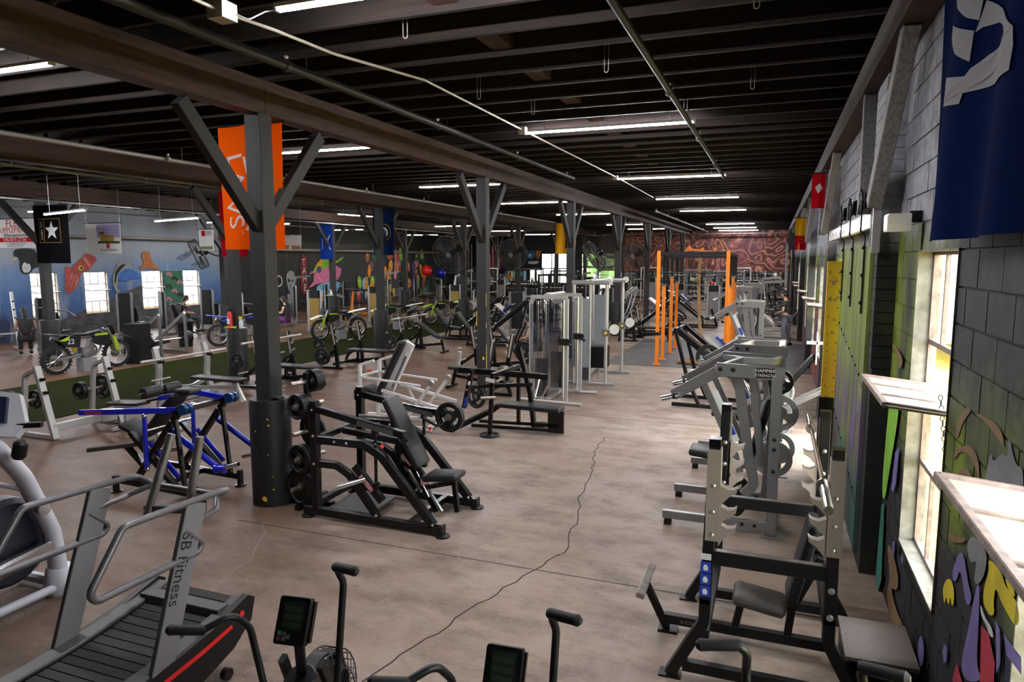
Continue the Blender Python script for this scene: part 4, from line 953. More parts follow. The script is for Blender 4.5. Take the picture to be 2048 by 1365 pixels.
air_bike(-2.02, 2.42, 8, 'black air bike with wire fan cage standing next to the treadmill', ARM_L, ARM_R)
air_bike(-.96, 2.38, 4, 'black air bike between the treadmill side bike and the wall side bike', ARM_L, ARM_R)
air_bike(.18, 2.42, 2, 'black air bike nearest the painted block wall', [(-.17, .05, .30), (-.21, .2, 1.20), (-.21, .16, 1.32), (-.38, .14, 1.30)], ARM_R)
# ================================================================ blue and black standing press
p = thing('lever_press', 'black lever press machine with bright blue arms and rods', 'gym machine', (-6.7, 6.1, 0))
YN, YF = 5.75, 6.45
for Y in (YN, YF):
    W(MB().bar([(-7.2, Y, .16), (-6.0, Y, .12)], .06, .07), 'base_rail', BLK, p)
    for x in (-7.2, -5.98): W(MB().bar([(x, Y, .0), (x, Y, .2)], .05, .06, up=(0, 1, 0)).lathe([(.07, 0), (.07, .012), (.03, .02)], (x, Y, 0), n=14), 'foot', BLK, p)
    W(MB().bar([(-6.9, Y, .14), (-6.1, Y, 1.12)], .06, .075, up=(0, 1, 0)), 'diagonal', BLK, p)
    W(MB().bar([(-6.9, Y, .75), (-6.2, Y, .12)], .055, .07, up=(0, 1, 0)), 'diagonal', BLK, p)
    W(MB().bar([(-6.12, Y, .12), (-6.22, Y, 1.06)], .04, .05, up=(0, 1, 0)), 'rear_post', BLK, p)
    dx = 0 if Y == YN else .05
    pts = [(-7.71, Y, .92), (-7.3, Y, .96), (-6.08, Y, 1.08)] if Y == YN else [(-7.2, Y, 1.0), (-6.62, Y, 1.12), (-6.1, Y, 1.08)]
    W(MB().bar(pts, .05, .065, rad=.1), 'long_arm', BLUE, p)
    W(MB().cyl((pts[0][0], Y, pts[0][2]), (pts[0][0] - .12, Y + (.1 if Y == YN else -.1), pts[0][2] - .03), .018, 10), 'handle', RUB, p)
    W(MB().lathe([(.05, -.05), (.062, -.05), (.062, -.01), (.05, -.01), (.05, .02), (.062, .02), (.062, .06), (.04, .06)], (-6.06, Y, 1.09), (0, 1, 0), 18), 'pivot', BLUED, p)
    W(MB().cyl((-6.62, Y - .05, .98), (-6.63, Y - .05, .36), .026, 12), 'push_rod', BLUE, p)
    for z in (.98, .36): W(MB().ball((-6.62, Y - .05, z), .03), 'rod_end', CHR, p)
    W(MB().cyl((-6.42, Y + .1, .80), (-5.72, Y + .1, .42), .036, 14), 'load_arm', BLUE, p)
    W(MB().cyl((-6.7, Y + .08, .62), (-6.3, Y + .08, .26), .03, 12), 'link_arm', BLUE, p)
    W(MB().lathe([(.035, -.06), (.055, -.06), (.055, -.03), (.045, -.03), (.045, .03), (.055, .03), (.055, .06), (.035, .06)], (-5.70, Y + .1, .42), (1, .2, 0), 16), 'load_hub', BLUE, p)
    W(MB().cyl((-5.66, Y + .1, .43), (-5.44, Y + .1, .50), .024, 14) if Y == YN else MB().cyl((-5.7, Y + .1, .42), (-5.95, Y + .02, .36), .024, 14), 'loading_peg', CHR, p)
    BOLTS([(-6.9, Y - .032, .7), (-6.25, Y - .032, .18), (-6.25, Y - .032, .95)], (0, -1, 0), p)
W(MB().bar([(-6.2, YN, 1.05), (-6.2, YF, 1.05)], .06, .06), 'top_tie', BLK, p)
W(MB().bar([(-6.55, YN, .14), (-6.55, YF, .14)], .06, .06), 'base_tie', BLK, p)
W(MB().cyl((-6.7, YN - .02, .78), (-6.7, YF, .78), .016, 10), 'axle', CHR, p)
W(MB().bar([(-7.08, 6.1, .18), (-7.42, 6.1, .46)], .06, .06, up=(0, 1, 0)), 'footrest_stem', BLK, p)
W(MB().bar([(-7.85, 5.93, .40), (-7.10, 6.22, .50)], .09, .05), 'footrest', mat('grip_tread', (.05, .04, .035), .8, bump=.4, bscale=150), p)
W(MB().bar([(-6.95, 6.1, .42), (-6.55, 6.1, .5)], .05, .05), 'seat_stem', STL, p)
W(MB().pad((-7.30, 6.02, .78), (-6.98, 6.1, .62), .30, .06, (.4, 0, .9)), 'seat', VIN, p)
W(MB().pad((-6.98, 6.1, .66), (-6.48, 6.1, 1.18), .28, .07, (-.7, 0, .7)), 'backrest', VIN, p)
W(MB().pad((-6.55, 6.15, 1.2), (-6.3, 6.15, 1.2), .2, .06, (0, 0, 1)), 'headrest', VIN, p)
W(MB().bar([(-7.60, YN - .026, .931), (-7.32, YN - .026, .958)], .003, .045), 'arm_decal', mat('red_blue_decal', (.40, .02, .03), .4, col2=(.02, .02, .25), scale=40), p)
# ================================================================ white hack style press
h = thing('incline_hack_press', 'white framed incline hack press with tall black padded back', 'gym machine', (-5.65, 9.9, 0))
for s in (-1, 1):
    Y = 9.9 + s * .3
    W(MB().bar([(-6.55, Y, .05), (-5.0, Y, .05)], .05, .06), 'base_rail', WHT, h)
    W(MB().bar([(-6.35, Y, .06), (-6.30, Y, 1.02)], .05, .06, up=(0, 1, 0)), 'front_post', WHT, h)
    W(MB().bar([(-6.3, Y, 1.02), (-6.05, Y + .02, 1.10)], .04, .045), 'post_head', WHT, h)
    W(MB().bar([(-6.32, Y, .82), (-5.2, Y, .74)], .035, .035), 'long_rail', WHT, h)
    W(MB().bar([(-5.9, Y, .62), (-4.85, Y, .40)], .045, .05), 'slide_rail', WHT, h)
    W(MB().bar([(-5.55, Y, .06), (-5.0, Y, .78)], .045, .05, up=(0, 1, 0)), 'lever', WHT, h)
    W(MB().lathe([(.02, -.03), (.05, -.03), (.05, .03), (.02, .03)], (-5.0, Y, .79), (0, 1, 0), 14), 'roller', BOLT, h)
    W(MB().bar([(-5.75, Y, .55), (-5.45, Y, .06)], .04, .04, up=(0, 1, 0)), 'strut', WHT, h)
W(MB().bar([(-6.1, 9.9, .25), (-5.52, 9.9, 1.38)], .16, .05, up=(0, 1, 0)), 'back_channel', WHT, h)
W(MB().bar([(-5.87, 9.9, .62), (-5.60, 9.9, 1.16)], .05, .056, up=(0, 1, 0)), 'channel_slot', SIL, h)
W(MB().pad((-6.12, 9.9, .48), (-5.62, 9.9, 1.42), .30, .09, (-.88, 0, .47)), 'back_pad', VIN, h)
W(MB().pad((-6.4, 9.9, .60), (-6.05, 9.9, .52), .32, .07, (0, 0, 1)), 'seat', VIN, h)
W(MB().bar([(-6.33, 9.6, .82), (-6.33, 10.2, .82)], .04, .04), 'cross_bar', WHT, h)
W(MB().bar([(-5.1, 9.6, .05), (-5.1, 10.2, .05)], .05, .05), 'base_tie', WHT, h)
W(MB().ball((-6.1, 9.58, .94), .024), 'stop_knob', RED, h)
# ================================================================ black lying row bench by the second post
b = thing('row_bench', 'black machine with long flat bench and plate feet beside the flecked post', 'gym machine', (-3.9, 10.1, 0))
W(MB().pad((-4.05, 10.2, .42), (-3.02, 10.2, .40), .32, .07, (0, 0, 1), b=.02), 'bench_pad', VIN, b)
for yy in (10.04, 10.36):
    W(MB().bar([(-4.5, yy, .06), (-3.1, yy, .10)], .05, .05), 'base_rail', BLK, b)
W(MB().bar([(-3.12, 10.2, .02), (-3.12, 10.2, .37)], .26, .05, up=(0, 1, 0)), 'end_leg', BLK, b)
W(MB().bar([(-3.75, 10.2, .1), (-3.75, 10.2, .38)], .05, .05, up=(0, 1, 0)), 'middle_leg', BLK, b)
W(MB().bar([(-4.7, 9.65, .05), (-4.2, 10.2, .30), (-4.1, 10.2, .38)], .06, .08), 'rear_foot', BLK, b)
W(MB().bar([(-4.05, 9.72, .03), (-4.0, 9.72, .98)], .06, .06, up=(0, 1, 0)), 'post', BLK, b)
W(MB().bar([(-3.95, 10.75, .03), (-3.95, 10.75, .98)], .06, .06, up=(0, 1, 0)), 'post', BLK, b)
W(MB().bar([(-4.0, 9.72, .96), (-3.95, 10.75, .96)], .06, .07), 'top_tie', BLK, b)
W(MB().bar([(-4.75, 10.1, .95), (-3.3, 10.35, .88)], .06, .09), 'lever_beam', BLK, b)
W(MB().bar([(-4.4, 10.1, .70), (-3.55, 10.3, .75)], .05, .06), 'lower_beam', BLK, b)
W(MB().bar([(-4.52, 9.8, .40), (-4.38, 9.8, 1.02)], .06, .09, up=(0, 1, 0)), 'head_plate', BLK, b)
W(MB().bar([(-4.5, 9.75, .42), (-4.46, 9.75, .58)], .04, .004, up=(0, 1, 0)), 'blue_sticker', BLUST, b)
W(MB().bar([(-4.42, 9.75, .78), (-4.40, 9.75, .84)], .04, .004, up=(0, 1, 0)), 'white_sticker', WST, b)
W(MB().bar([(-4.1, 9.68, .90), (-3.95, 9.68, .88)], .06, .004, up=(0, 1, 0)), 'warning_label', WST, b)
W(MB().bar([(-3.55, 10.4, .02), (-3.62, 10.4, .6), (-3.85, 10.5, 1.3)], .07, .09, up=(0, 1, 0), rad=.2), 'curved_post', BLK, b)
W(MB().tube([(-3.4, 10.2, .86), (-3.45, 10.1, .55), (-3.3, 10.05, .62), (-3.2, 10.05, .82)], .015, .04, 10), 'handle', CHR, b)
W(MB().cyl((-4.15, 9.6, .62), (-3.95, 9.72, .62), .024, 12), 'loading_peg', STL, b)
W(MB().cyl((-4.85, 10.3, 1.0), (-4.82, 10.3, 1.22), .03, 12), 'grip_post', SILL, b)
BOLTS([(-4.45, 9.75, .7), (-4.41, 9.75, .95)], (0, -1, 0), b)
for (x, y, lb) in ((-4.05, 9.72, 'black plate lying flat under the front post of the row bench'), (-3.52, 10.62, 'black plate lying flat under the rear post of the row bench')):
    plate((x, y, .02), (0, 0, 1), .155, .035, lb, 'plates used as feet', hub=False)
plate((-4.6, 10.45, .45), (.3, 1, 0), .2, .04, 'black plate hanging at the back of the row bench', 'plates on the row bench')
# ================================================================ flat and incline bench stations
def barbell(p, label, length=2.15, rz=0, par=None):
    b = thing('barbell', label, 'barbell', p, rz, 'barbells on the bench stations'); h = length / 2
    MB().cyl((0, -h + .43, 0), (0, h - .43, 0), .016, 10).obj('bar_shaft', BAR, b)
    for s in (-1, 1): MB().cyl((0, s * (h - .43), 0), (0, s * h, 0), .025, 12).cyl((0, s * (h - .44), 0), (0, s * (h - .415), 0), .038, 12).obj('sleeve', BAR, b)
    return b
def bench(label, loc, rz, incline=0.0, col=None, guard=True, padx=(-1.0, .12), hgt=1.12, bar=None, plates=0, group=None, name='bench_station'):
    """long axis x (feet at +x), bar along y at x=-1.0"""
    col = col or BLK; b = thing(name, label, 'bench station', loc, rz, group)
    for s in (-1, 1):
        y = s * .56
        MB().bar([(-.98, y, .02), (-1.02, y, .55), (-1.12, y, hgt)], .06, .09, up=(1, 0, 0), rad=.2).obj('upright', col, b)
        MB().bar([(-1.0, y, .5), (-1.45, y, .2), (-1.5, y, .03)], .05, .07, rad=.2).obj('rear_strut', col, b)
        MB().bar([(-1.52, y, .03), (-.85, y, .03)], .06, .05).obj('base_rail', col, b)
        if guard:
            g = MB().bar([(-1.035, y, .62), (-1.125, y, hgt)], .064, .05, up=(1, 0, 0))
            for z in (.70, .86, 1.02): g.prism([(0, -.05), (.07, .0), (.1, .05), (.075, .04), (.03, .03), (0, .05)], (-1.02 - (z - .6) * .17, y, z), (1, 0, 0), (0, 0, 1), .05)
            g.obj('hook_guard', TAUPE, b)
        MB().cyl((-1.3, y, .34), (-1.3, y + s * .28, .34), .024, 10).obj('storage_peg', STL, b); MB().cyl((-1.42, y, .6), (-1.42, y + s * .22, .6), .02, 10).obj('storage_peg', STL, b)
    MB().bar([(-1.1, -.56, .12), (-1.1, .56, .12)], .06, .06).obj('cross_tube', col, b)
    MB().bar([(-1.1, 0, .12), (.02, 0, .26)], .06, .07).obj('spine', col, b)
    MB().bar([(-.02, 0, .38), (.06, 0, .04)], .06, .06, up=(0, 1, 0)).bar([(.08, -.25, .03), (.08, .25, .03)], .05, .05).obj('front_leg', col, b)
    if incline:
        MB().pad((-.12, 0, .44), (.2, 0, .46), .3, .07, (0, 0, 1)).obj('seat', VIN, b)
        MB().pad((-.14, 0, .46), (-.14 - .8 * math.cos(incline), 0, .46 + .8 * math.sin(incline)), .3, .07, (math.sin(incline), 0, math.cos(incline))).obj('backrest', VIN, b)
        MB().bar([(-.9, 0, .15), (-.7, 0, .46 + .55 * math.sin(incline) - .05)], .05, .06, up=(0, 1, 0)).obj('back_post', col, b)
    else:
        MB().pad((padx[0], 0, .43), (padx[1], 0, .43), .3, .07, (0, 0, 1)).obj('bench_pad', VIN, b)
        MB().bar([(-.75, 0, .16), (-.75, 0, .4)], .06, .06, up=(0, 1, 0)).obj('pad_post', col, b)
    return b
bench('black flat bench station with taupe hooks nearest the sleeved post', (-9.15, 12.2, 0), 0)
barbell((-10.14, 12.1, 1.02), 'steel barbell racked on the flat bench nearest the sleeved post', 1.9)
plate((-10.43, 12.98, .34), (0, 1, 0), .2, .04, 'black plate stored low on the flat bench nearest the sleeved post', 'plates stored on benches'); plate((-10.55, 11.45, .6), (0, 1, 0), .16, .035, 'smaller black plate stored high on the flat bench nearest the sleeved post', 'plates stored on benches')
bench('black flat bench station in front of the motocross bike', (-9.15, 15.0, 0), 0)
plate((-10.43, 14.25, .34), (0, 1, 0), .215, .04, 'big black plate stored on the bench in front of the motocross bike', 'plates stored on benches'); plate((-10.43, 14.21, .34), (0, 1, 0), .215, .04, 'big black plate stored on the bench in front of the motocross bike', 'plates stored on benches'); plate((-10.56, 14.28, .62), (0, 1, 0), .15, .035, 'small black plate above the big one on the bench before the motocross bike', 'plates stored on benches')
bench('black incline bench station beside the black leg press sled', (-9.1, 18.2, 0), 0, incline=.55)
barbell((-10.15, 18.2, 1.03), 'steel barbell racked on the incline bench station')
plate((-10.4, 17.45, .34), (0, 1, 0), .21, .04, 'big black plate stored low on the incline bench station', 'plates stored on benches'); plate((-10.5, 17.45, .62), (0, 1, 0), .16, .035, 'small black plate stored high on the incline bench station', 'plates stored on benches')
bench('black flat bench station tucked behind the yellow flecked post', (-6.35, 13.3, 0), 180)
bench('black incline bench station between the flecked post and cable tower', (-5.6, 15.6, 0), 0, incline=.9)
plate((-5.0, 13.95, .75), (0, 1, 0), .22, .04, 'large black plate standing out beside the silver cable tower', 'plates stored on benches')
# ---- pale silver bench press stand (two hooked A uprights) with leg roller
s = thing('press_stand', 'pale silver press stand with hooked posts and plates on its rear legs', 'bench station', (-10.5, 7.7, 0))
for Y in (7.15, 8.3):
    W(MB().bar([(-10.15, Y, .02), (-10.45, Y, 1.12)], .06, .10, up=(0, 1, 0)), 'front_post', SILL, s)
    W(MB().bar([(-10.42, Y, 1.08), (-10.72, Y, .98), (-10.85, Y, .02)], .055, .075, up=(0, 1, 0), rad=.15), 'rear_leg', SILL, s)
    W(MB().bar([(-10.85, Y, .04), (-10.15, Y, .04)], .06, .07), 'base_rail', SILL, s)
    for z in (.72, .92): W(MB().prism([(0, -.03), (.05, -.02), (.08, .03), (.06, .03), (.03, .015), (0, .03)], (-10.38 + (.92 - z) * .27, Y, z), (1, 0, 0), (0, 0, 1), .06), 'bar_hook', BLKM, s)
    W(MB().cyl((-10.8, Y - .28, .55), (-10.8, Y + .28, .55), .024, 10), 'storage_peg', STL, s)
W(MB().bar([(-10.2, 7.15, .18), (-10.2, 8.3, .18)], .07, .12), 'long_beam', SILL, s)
W(MB().box(-10.16, -10.15, 7.95, 8.2, .1, .26), 'gusset_plate', SILL, s)
for (y, r_, lb) in ((6.95, .21, 'big black plate on the rear leg of the pale stand, outer peg'), (7.33, .15, 'small black plate on the rear leg of the pale stand, inner peg'), (8.12, .15, 'small black plate on the second rear leg of the pale stand'), (8.07, .15, 'small black plate on the second rear leg of the pale stand'), (8.5, .21, 'big black plate on the second rear leg of the pale stand, outer peg')):
    plate((-10.8, y, .55), (0, 1, 0), r_, .04, lb, 'plates on the pale stand')
rb = thing('roller_bench', 'low silver bench with black padded leg rollers between the pale stand and blue press', 'bench', (-9.3, 8.1, 0))
MB().bar([(-.7, 0, .3), (.5, 0, .36)], .07, .07).bar([(-.5, 0, .02), (-.5, 0, .3)], .06, .06, up=(0, 1, 0)).bar([(.45, 0, .02), (.45, 0, .36)], .06, .06, up=(0, 1, 0)).obj('frame', SILL, rb)
for x in (-.5, .45): MB().bar([(x, -.28, .03), (x, .28, .03)], .05, .05).obj('foot', SILL, rb)
MB().pad((-.78, 0, .40), (-.1, 0, .44), .3, .06, (0, 0, 1)).obj('pad', VIN, rb)
MB().bar([(.2, 0, .36), (.3, 0, .78)], .05, .05, up=(0, 1, 0)).obj('roller_post', SILL, rb)
for y0, y1 in ((-.32, -.02), (.06, .36)): MB().lathe([(.03, 0), (.085, 0), (.09, .02), (.09, .28), (.085, .3), (.03, .3)], (.27, y0, .68), (0, 1, 0), 18).obj('roller', VIN, rb)
MB().cyl((.27, -.4, .68), (.27, .42, .68), .016, 10).obj('roller_axle', CHR, rb); MB().cyl((.3, -.18, .86), (.3, .18, .86), .012, 8).bar([(.3, 0, .74), (.3, 0, .86)], .03, .03, up=(0, 1, 0)).obj('handle', SILL, rb)
# ---- silver bench with curved uprights
c = thing('curved_bench', 'silver press bench with curved upright arms beside the sleeved turf post', 'bench station', (-10.2, 10.35, 0))
for Y in (9.75, 10.95):
    W(MB().bar([(-10.95, Y, 1.05), (-10.86, Y, .7), (-10.9, Y, .38), (-10.75, Y, .04)], .07, .11, up=(0, 1, 0), rad=.3), 'curved_arm', SILL, c)
    W(MB().box(-10.86, -10.74, Y - .03, Y + .03, .78, .83), 'bar_hook', BLKM, c)
W(MB().bar([(-10.88, 9.75, .32), (-10.7, 10.35, .24), (-10.88, 10.95, .32)], .05, .08, rad=.3), 'cross_arm', SILL, c)
W(MB().bar([(-10.8, 9.6, .04), (-10.7, 10.35, .04), (-10.8, 11.1, .04)], .06, .06), 'rear_foot', SILL, c)
W(MB().bar([(-10.7, 10.35, .22), (-9.55, 10.35, .30)], .06, .07), 'spine', SILL, c)
W(MB().pad((-10.6, 10.35, .44), (-9.42, 10.35, .44), .3, .065, (0, 0, 1)), 'bench_pad', VIN, c)
W(MB().bar([(-9.62, 10.35, .40), (-9.42, 10.35, .03)], .09, .05, up=(0, 1, 0)), 'front_leg', WHT, c)
text('CYBEX', .075, BLKM, c, frame_m((-9.52 - c.location.x, 10.298 - c.location.y, .20), V((.48, 0, -.88)), V((.88, 0, .48))), 'leg_lettering', ext=.001)
barbell((-10.80, 10.35, .86), 'steel barbell on the silver bench with curved arms', 2.1)
# ================================================================ silver cable towers
CBL = mat('steel_cable', (.05, .05, .05), .5)
STK = mat('weight_stack_iron', (.03, .03, .032), .5)
def weight_stack(mb_par, x, y, z0, n, w=.24, d=.12):
    for k in range(n): MB().box(x - w / 2, x + w / 2, y - d / 2, y + d / 2, z0 + k * .034, z0 + k * .034 + .030).obj('stack_plate', STK, mb_par)
    MB().cyl((x - w * .32, y, z0), (x - w * .32, y, 1.95), .009, 8).obj('guide_rod', CHR, mb_par); MB().cyl((x + w * .32, y, z0), (x + w * .32, y, 1.95), .009, 8).obj('guide_rod', CHR, mb_par)
t = thing('cable_tower', 'silver four post cable tower with clear weight stack shrouds beside the flecked post', 'cable machine', (-3.9, 12.95, 0))
CLR = NT('clear_plastic'); trn = CLR.node('ShaderNodeBsdfTransparent'); trn.inputs['Color'].default_value = (.78, .80, .82, 1); gls = CLR.node('ShaderNodeBsdfGlossy'); gls.inputs['Roughness'].default_value = .12; mxs = CLR.node('ShaderNodeMixShader'); mxs.inputs[0].default_value = .18
CLR.lk(trn.outputs[0], mxs.inputs[1]); CLR.lk(gls.outputs[0], mxs.inputs[2]); CLR.lk(mxs.outputs[0], CLR.nt.nodes['Material Output'].inputs['Surface']); CLR = CLR.m
for Y in (-.5, .5):
    for s in (-1, 1):
        MB().bar([(s * .34 - .05, Y, .05), (s * .34 - .05, Y, 2.0)] if s > 0 else [(-.42, Y, .05), (-.42, Y, 1.92), (-.36, Y, 2.02), (-.25, Y, 2.04)], .05, .07, up=(1, 0, 0), rad=.1).obj('column', SILL, t)
    MB().tube([(-.62, Y - .02, .04), (.62, Y - .14 * (1 if Y < 0 else -1), .04)], .032, 0, 12).obj('foot_tube', SILL, t)
    MB().bar([(-.42, Y, 2.03), (.30, Y, 2.03)], .06, .07).obj('top_beam', SILL, t)
    MB().box(-.40, -.18, Y - .09, Y - .085, .5, 1.9).obj('clear_shroud', CLR, t); MB().box(-.16, .16, Y - .06, Y - .055, .12, 1.9).obj('clear_shroud', CLR, t)
    weight_stack(t, -.2, Y, .12, 22)
    MB().cyl((-.2, Y, .87), (-.2, Y, 2.0), .005, 6).obj('lift_cable', CBL, t)
    MB().cyl((.24, Y - .05, .1), (.24, Y - .05, 1.98), .02, 12).obj('slide_column', CHR, t)
    MB().box(.17, .31, Y - .12, Y + .02, 1.14, 1.26).cyl((.3, Y - .05, 1.2), (.4, Y - .1, 1.12), .03).obj('slide_carriage', BLKM, t)
    MB().lathe([(.01, -.02), (.05, -.02), (.04, 0), (.05, .02), (.01, .02)], (.33, Y - .05, 1.2), (0, 1, 0), 14).obj('pulley', BLKM, t)
    MB().cyl((.36, Y - .05, 1.2), (.34, Y - .05, .12), .004, 6).obj('run_cable', CBL, t)
MB().bar([(-.1, -.5, 2.06), (-.1, .5, 2.06)], .12, .08, b=.02).obj('top_spine', SILL, t)
MB().bar([(-.1, -.5, .06), (-.1, .5, .06)], .06, .06).obj('base_spine', SILL, t)
MB().box(.02, .2, -.54, -.5, 1.92, 2.0).obj('header_plate', SIL, t)
f = thing('functional_trainer', 'tall silver functional trainer with pull-up bars and yellow knob past the cable tower', 'cable machine', (-3.7, 15.4, 0))
for y in (-.85, .85):
    for x in (-.36, .0, .36): MB().cyl((x, y, .04), (x, y, 2.24), .038 if x else .03, 14).obj('column', SILL, f)
    MB().tube([(-.5, y, .05), (.55, y, .05)], .035, 0, 12).obj('foot_tube', SILL, f); MB().cyl((-.4, y, 2.24), (.42, y, 2.24), .05, 14).obj('top_tube', SILL, f)
    MB().lathe([(.01, -.03), (.07, -.03), (.07, .03), (.01, .03)], (.42, y, 2.26), (0, 1, 0), 16).obj('end_pulley', WHT, f)
    MB().box(.29, .43, y - .1, y + .02, 1.1, 1.24).obj('slide_carriage', SIL, f)
    MB().lathe([(.012, 0), (.03, .01), (.03, .05), (.012, .06)], (.38, y - .1, 1.17), (0, -1, 0), 12).obj('pull_knob', YEL, f)
    MB().lathe([(.01, -.01), (.11, -.012), (.11, .012), (.01, .01)], (.55, y - .05, 1.25), (.5, -1, 0), 18).obj('pulley_disc', SILL, f)
    weight_stack(f, -.15, y, .12, 20, .22, .12)
    MB().box(-.3, .0, y - .09, y - .085, .4, 1.9).obj('shroud', LCLR, f)
MB().cyl((0, -.85, 2.26), (0, .85, 2.26), .045, 14).cyl((-.36, -.85, 2.24), (-.36, .85, 2.24), .03, 12).obj('crossbar', SILL, f)
MB().bar([(-.3, -.85, .08), (-.3, .85, .08)], .06, .06).obj('base_tie', SILL, f)
MB().box(-.12, .3, -.62, -.2, .35, .82).obj('black_housing', BLKM, f); MB().bar([(.1, -.4, .08), (.1, -.4, .4)], .06, .06, up=(1, 0, 0)).obj('housing_post', SILL, f)
# ================================================================ orange climbing rig with rope
r = thing('climbing_rig', 'orange and black steel climbing rig bolted to rubber mats', 'rig', (-1.93, 19.8, .012))
RY = (18.0, 19.0, 20.5, 21.65)
for k, y in enumerate(RY):
    for x in (-2.78, -1.08):
        h = 2.95 if k == 0 else (2.05 if k != 2 else 2.25)
        pst = W(MB().bar([(x, y, .012), (x, y, h)], .085, .085, up=(0, 1, 0)), 'orange_post', ORG, r)
        if k: W(MB().bar([(x, y, h), (x, y, 2.85)], .08, .08, up=(0, 1, 0)), 'black_post', BLKM, r); W(MB().box(x - .06, x + .06, y - .06, y + .06, h - .03, h + .02), 'joint_collar', SIL, r)
        W(MB().box(x - .09, x + .09, y - .09, y + .09, .012, .022), 'floor_flange', ORG, r)
        W(bolts([(x, y - .043, h - .12)], (0, -1, 0), .012), 'bolt', BOLT, r)
    W(MB().bar([(-2.74, y, 2.80 if k else 2.88), (-1.12, y, 2.80 if k else 2.88)], .06, .10 if k == 0 else .06), 'cross_beam', BLKM, r)
for x in (-2.78, -1.08): W(MB().bar([(x, 18.0, 2.87), (x, 21.65, 2.83)], .06, .08), 'side_beam', BLKM, r)
for y in (18.02, 19.0): W(MB().cyl((-2.74, y, 2.4 if y < 18.5 else 2.3), (-1.12, y, 2.4 if y < 18.5 else 2.3), .017, 10), 'pull_up_bar', BLK, r)
W(MB().box(-2.84, -2.72, 17.94, 18.06, .78, .86), 'post_band', BLKM, r); W(MB().box(-1.14, -1.02, 17.94, 18.06, 1.34, 1.42), 'post_band', BLKM, r)
W(MB().bar([(-2.5, 20.5, 2.86), (-2.3, 20.5, 3.1)], .06, .06).bar([(-2.3, 20.5, 3.02), (-1.55, 20.5, 2.92)], .05, .06), 'top_fitting', ORG, r)
for x in (-2.3, -1.95, -1.6): W(MB().lathe([(.02, -.04), (.05, -.04), (.05, .04), (.02, .04)], (x, 20.5, 3.02), (0, 1, 0), 12), 'fitting_roller', ORG, r)
rp = thing('climbing_rope', 'thick tan rope hanging from the orange rig and coiled on the mat', 'rope', (-1.85, 18.4, .012))
ROPE = mat('manila_rope', (.36, .22, .11), .9, col2=(.22, .13, .06), scale=60, bump=.6, bscale=90)
pts = [(-1.86, 19.0, 2.8), (-1.86, 18.95, 2.0), (-1.82, 18.85, 1.2), (-1.74, 18.75, .6), (-1.62, 18.65, .18), (-1.62, 18.58, .06)]
for k in range(34):
    a = -.3 - k * .5; rr = .36 - .0055 * k; pts.append((-1.95 + rr * 1.05 * math.cos(a), 18.55 + rr * .9 * math.sin(a), .062 + .0006 * k))
fp = fillet(pts, .15, 4)
m = MB()
for ph in range(3):
    # three laid strands
    q = []; dist = 0
    for i, p_ in enumerate(fp):
        if i: dist += (fp[i] - fp[i - 1]).length
        q.append(p_)
    # resample
    out = []; acc = 0; i = 0; step = .035; L = sum((fp[j + 1] - fp[j]).length for j in range(len(fp) - 1)); nn = int(L / step); d0 = 0; j = 0
    for kk in range(nn):
        target = kk * step
        while j < len(fp) - 2 and d0 + (fp[j + 1] - fp[j]).length < target: d0 += (fp[j + 1] - fp[j]).length; j += 1
        seg = fp[j + 1] - fp[j]; u_ = (target - d0) / max(seg.length, 1e-6); c_ = fp[j] + seg * u_; tn = seg.normalized()
        s1 = tn.cross(V((.3, 1, .2))).normalized(); s2 = tn.cross(s1); an = target * 24 + ph * 2.094
        out.append(c_ + (s1 * math.cos(an) + s2 * math.sin(an)) * .021)
    m2 = MB().sweep(circ(.024, 6), out); W(m2, 'rope_strand', ROPE, rp)
# ================================================================ sled leg presses
def leg_press(label, loc, rz, c1, c2, group=None, plates=True):
    g = thing('leg_press', label, 'gym machine', loc, rz, group)
    for s in (-1, 1):
        y = s * .42
        MB().bar([(-.95, y, .05), (1.05, y, .05)], .06, .07).obj('base_rail', c1, g)
        MB().bar([(-.35, y, .35), (1.0, y, 1.45)], .06, .09).obj('slide_rail', c1, g)
        MB().cyl((-.3, y * .8, .46), (.98, y * .8, 1.5), .02, 10).obj('guide_rod', CHR, g)
        MB().bar([(.55, y, .05), (.78, y, .55), (1.02, y, 1.45)], .06, .08, up=(0, 1, 0), rad=.4).obj('rear_post', c1, g)
        MB().bar([(-.35, y, .05), (-.35, y, .4)], .06, .07, up=(0, 1, 0)).obj('front_post', c1, g)
        MB().cyl((.3, y, 1.0), (.3, y + s * .35, 1.0), .025, 12).obj('loading_peg', CHR, g)
        MB().bar([(-.95, y * .6, .05), (-.7, y * .6, .75)], .05, .06, up=(0, 1, 0)).obj('seat_post', c1, g)
    MB().bar([(1.02, -.42, 1.42), (1.02, .42, 1.42)], .07, .1).obj('top_tie', c1, g)
    MB().bar([(.05, 0, .95), (.5, 0, 1.32)], .7, .05, up=(-.6, 0, .8)).obj('foot_carriage', c2, g)
    MB().prism([(-.36, -.26), (.36, -.26), (.36, .26), (-.36, .26)], (.16, 0, 1.16), (0, 1, 0), V((.63, 0, .77)).cross(V((0, 1, 0))), .03).obj('foot_plate', mat('diamond_plate', (.25, .25, .26), .35, metal=.6, bump=.5, bscale=60), g)
    MB().pad((-.95, 0, .42), (-.45, 0, .36), .42, .09, (0, 0, 1)).obj('seat', VIN, g)
    MB().pad((-.9, 0, .45), (-1.35, 0, 1.05), .42, .09, (.8, 0, .6)).obj('backrest', VIN, g)
    MB().bar([(.1, -.19, 1.0), (.4, -.19, 1.25)], .003, .12, up=(0, 0, 1)).obj('side_panel', BLUST, g)
    return g
leg_press('black and silver leg press sled standing behind the silver row machines', (-.62, 13.3, 0), 176, BLK, SILL)
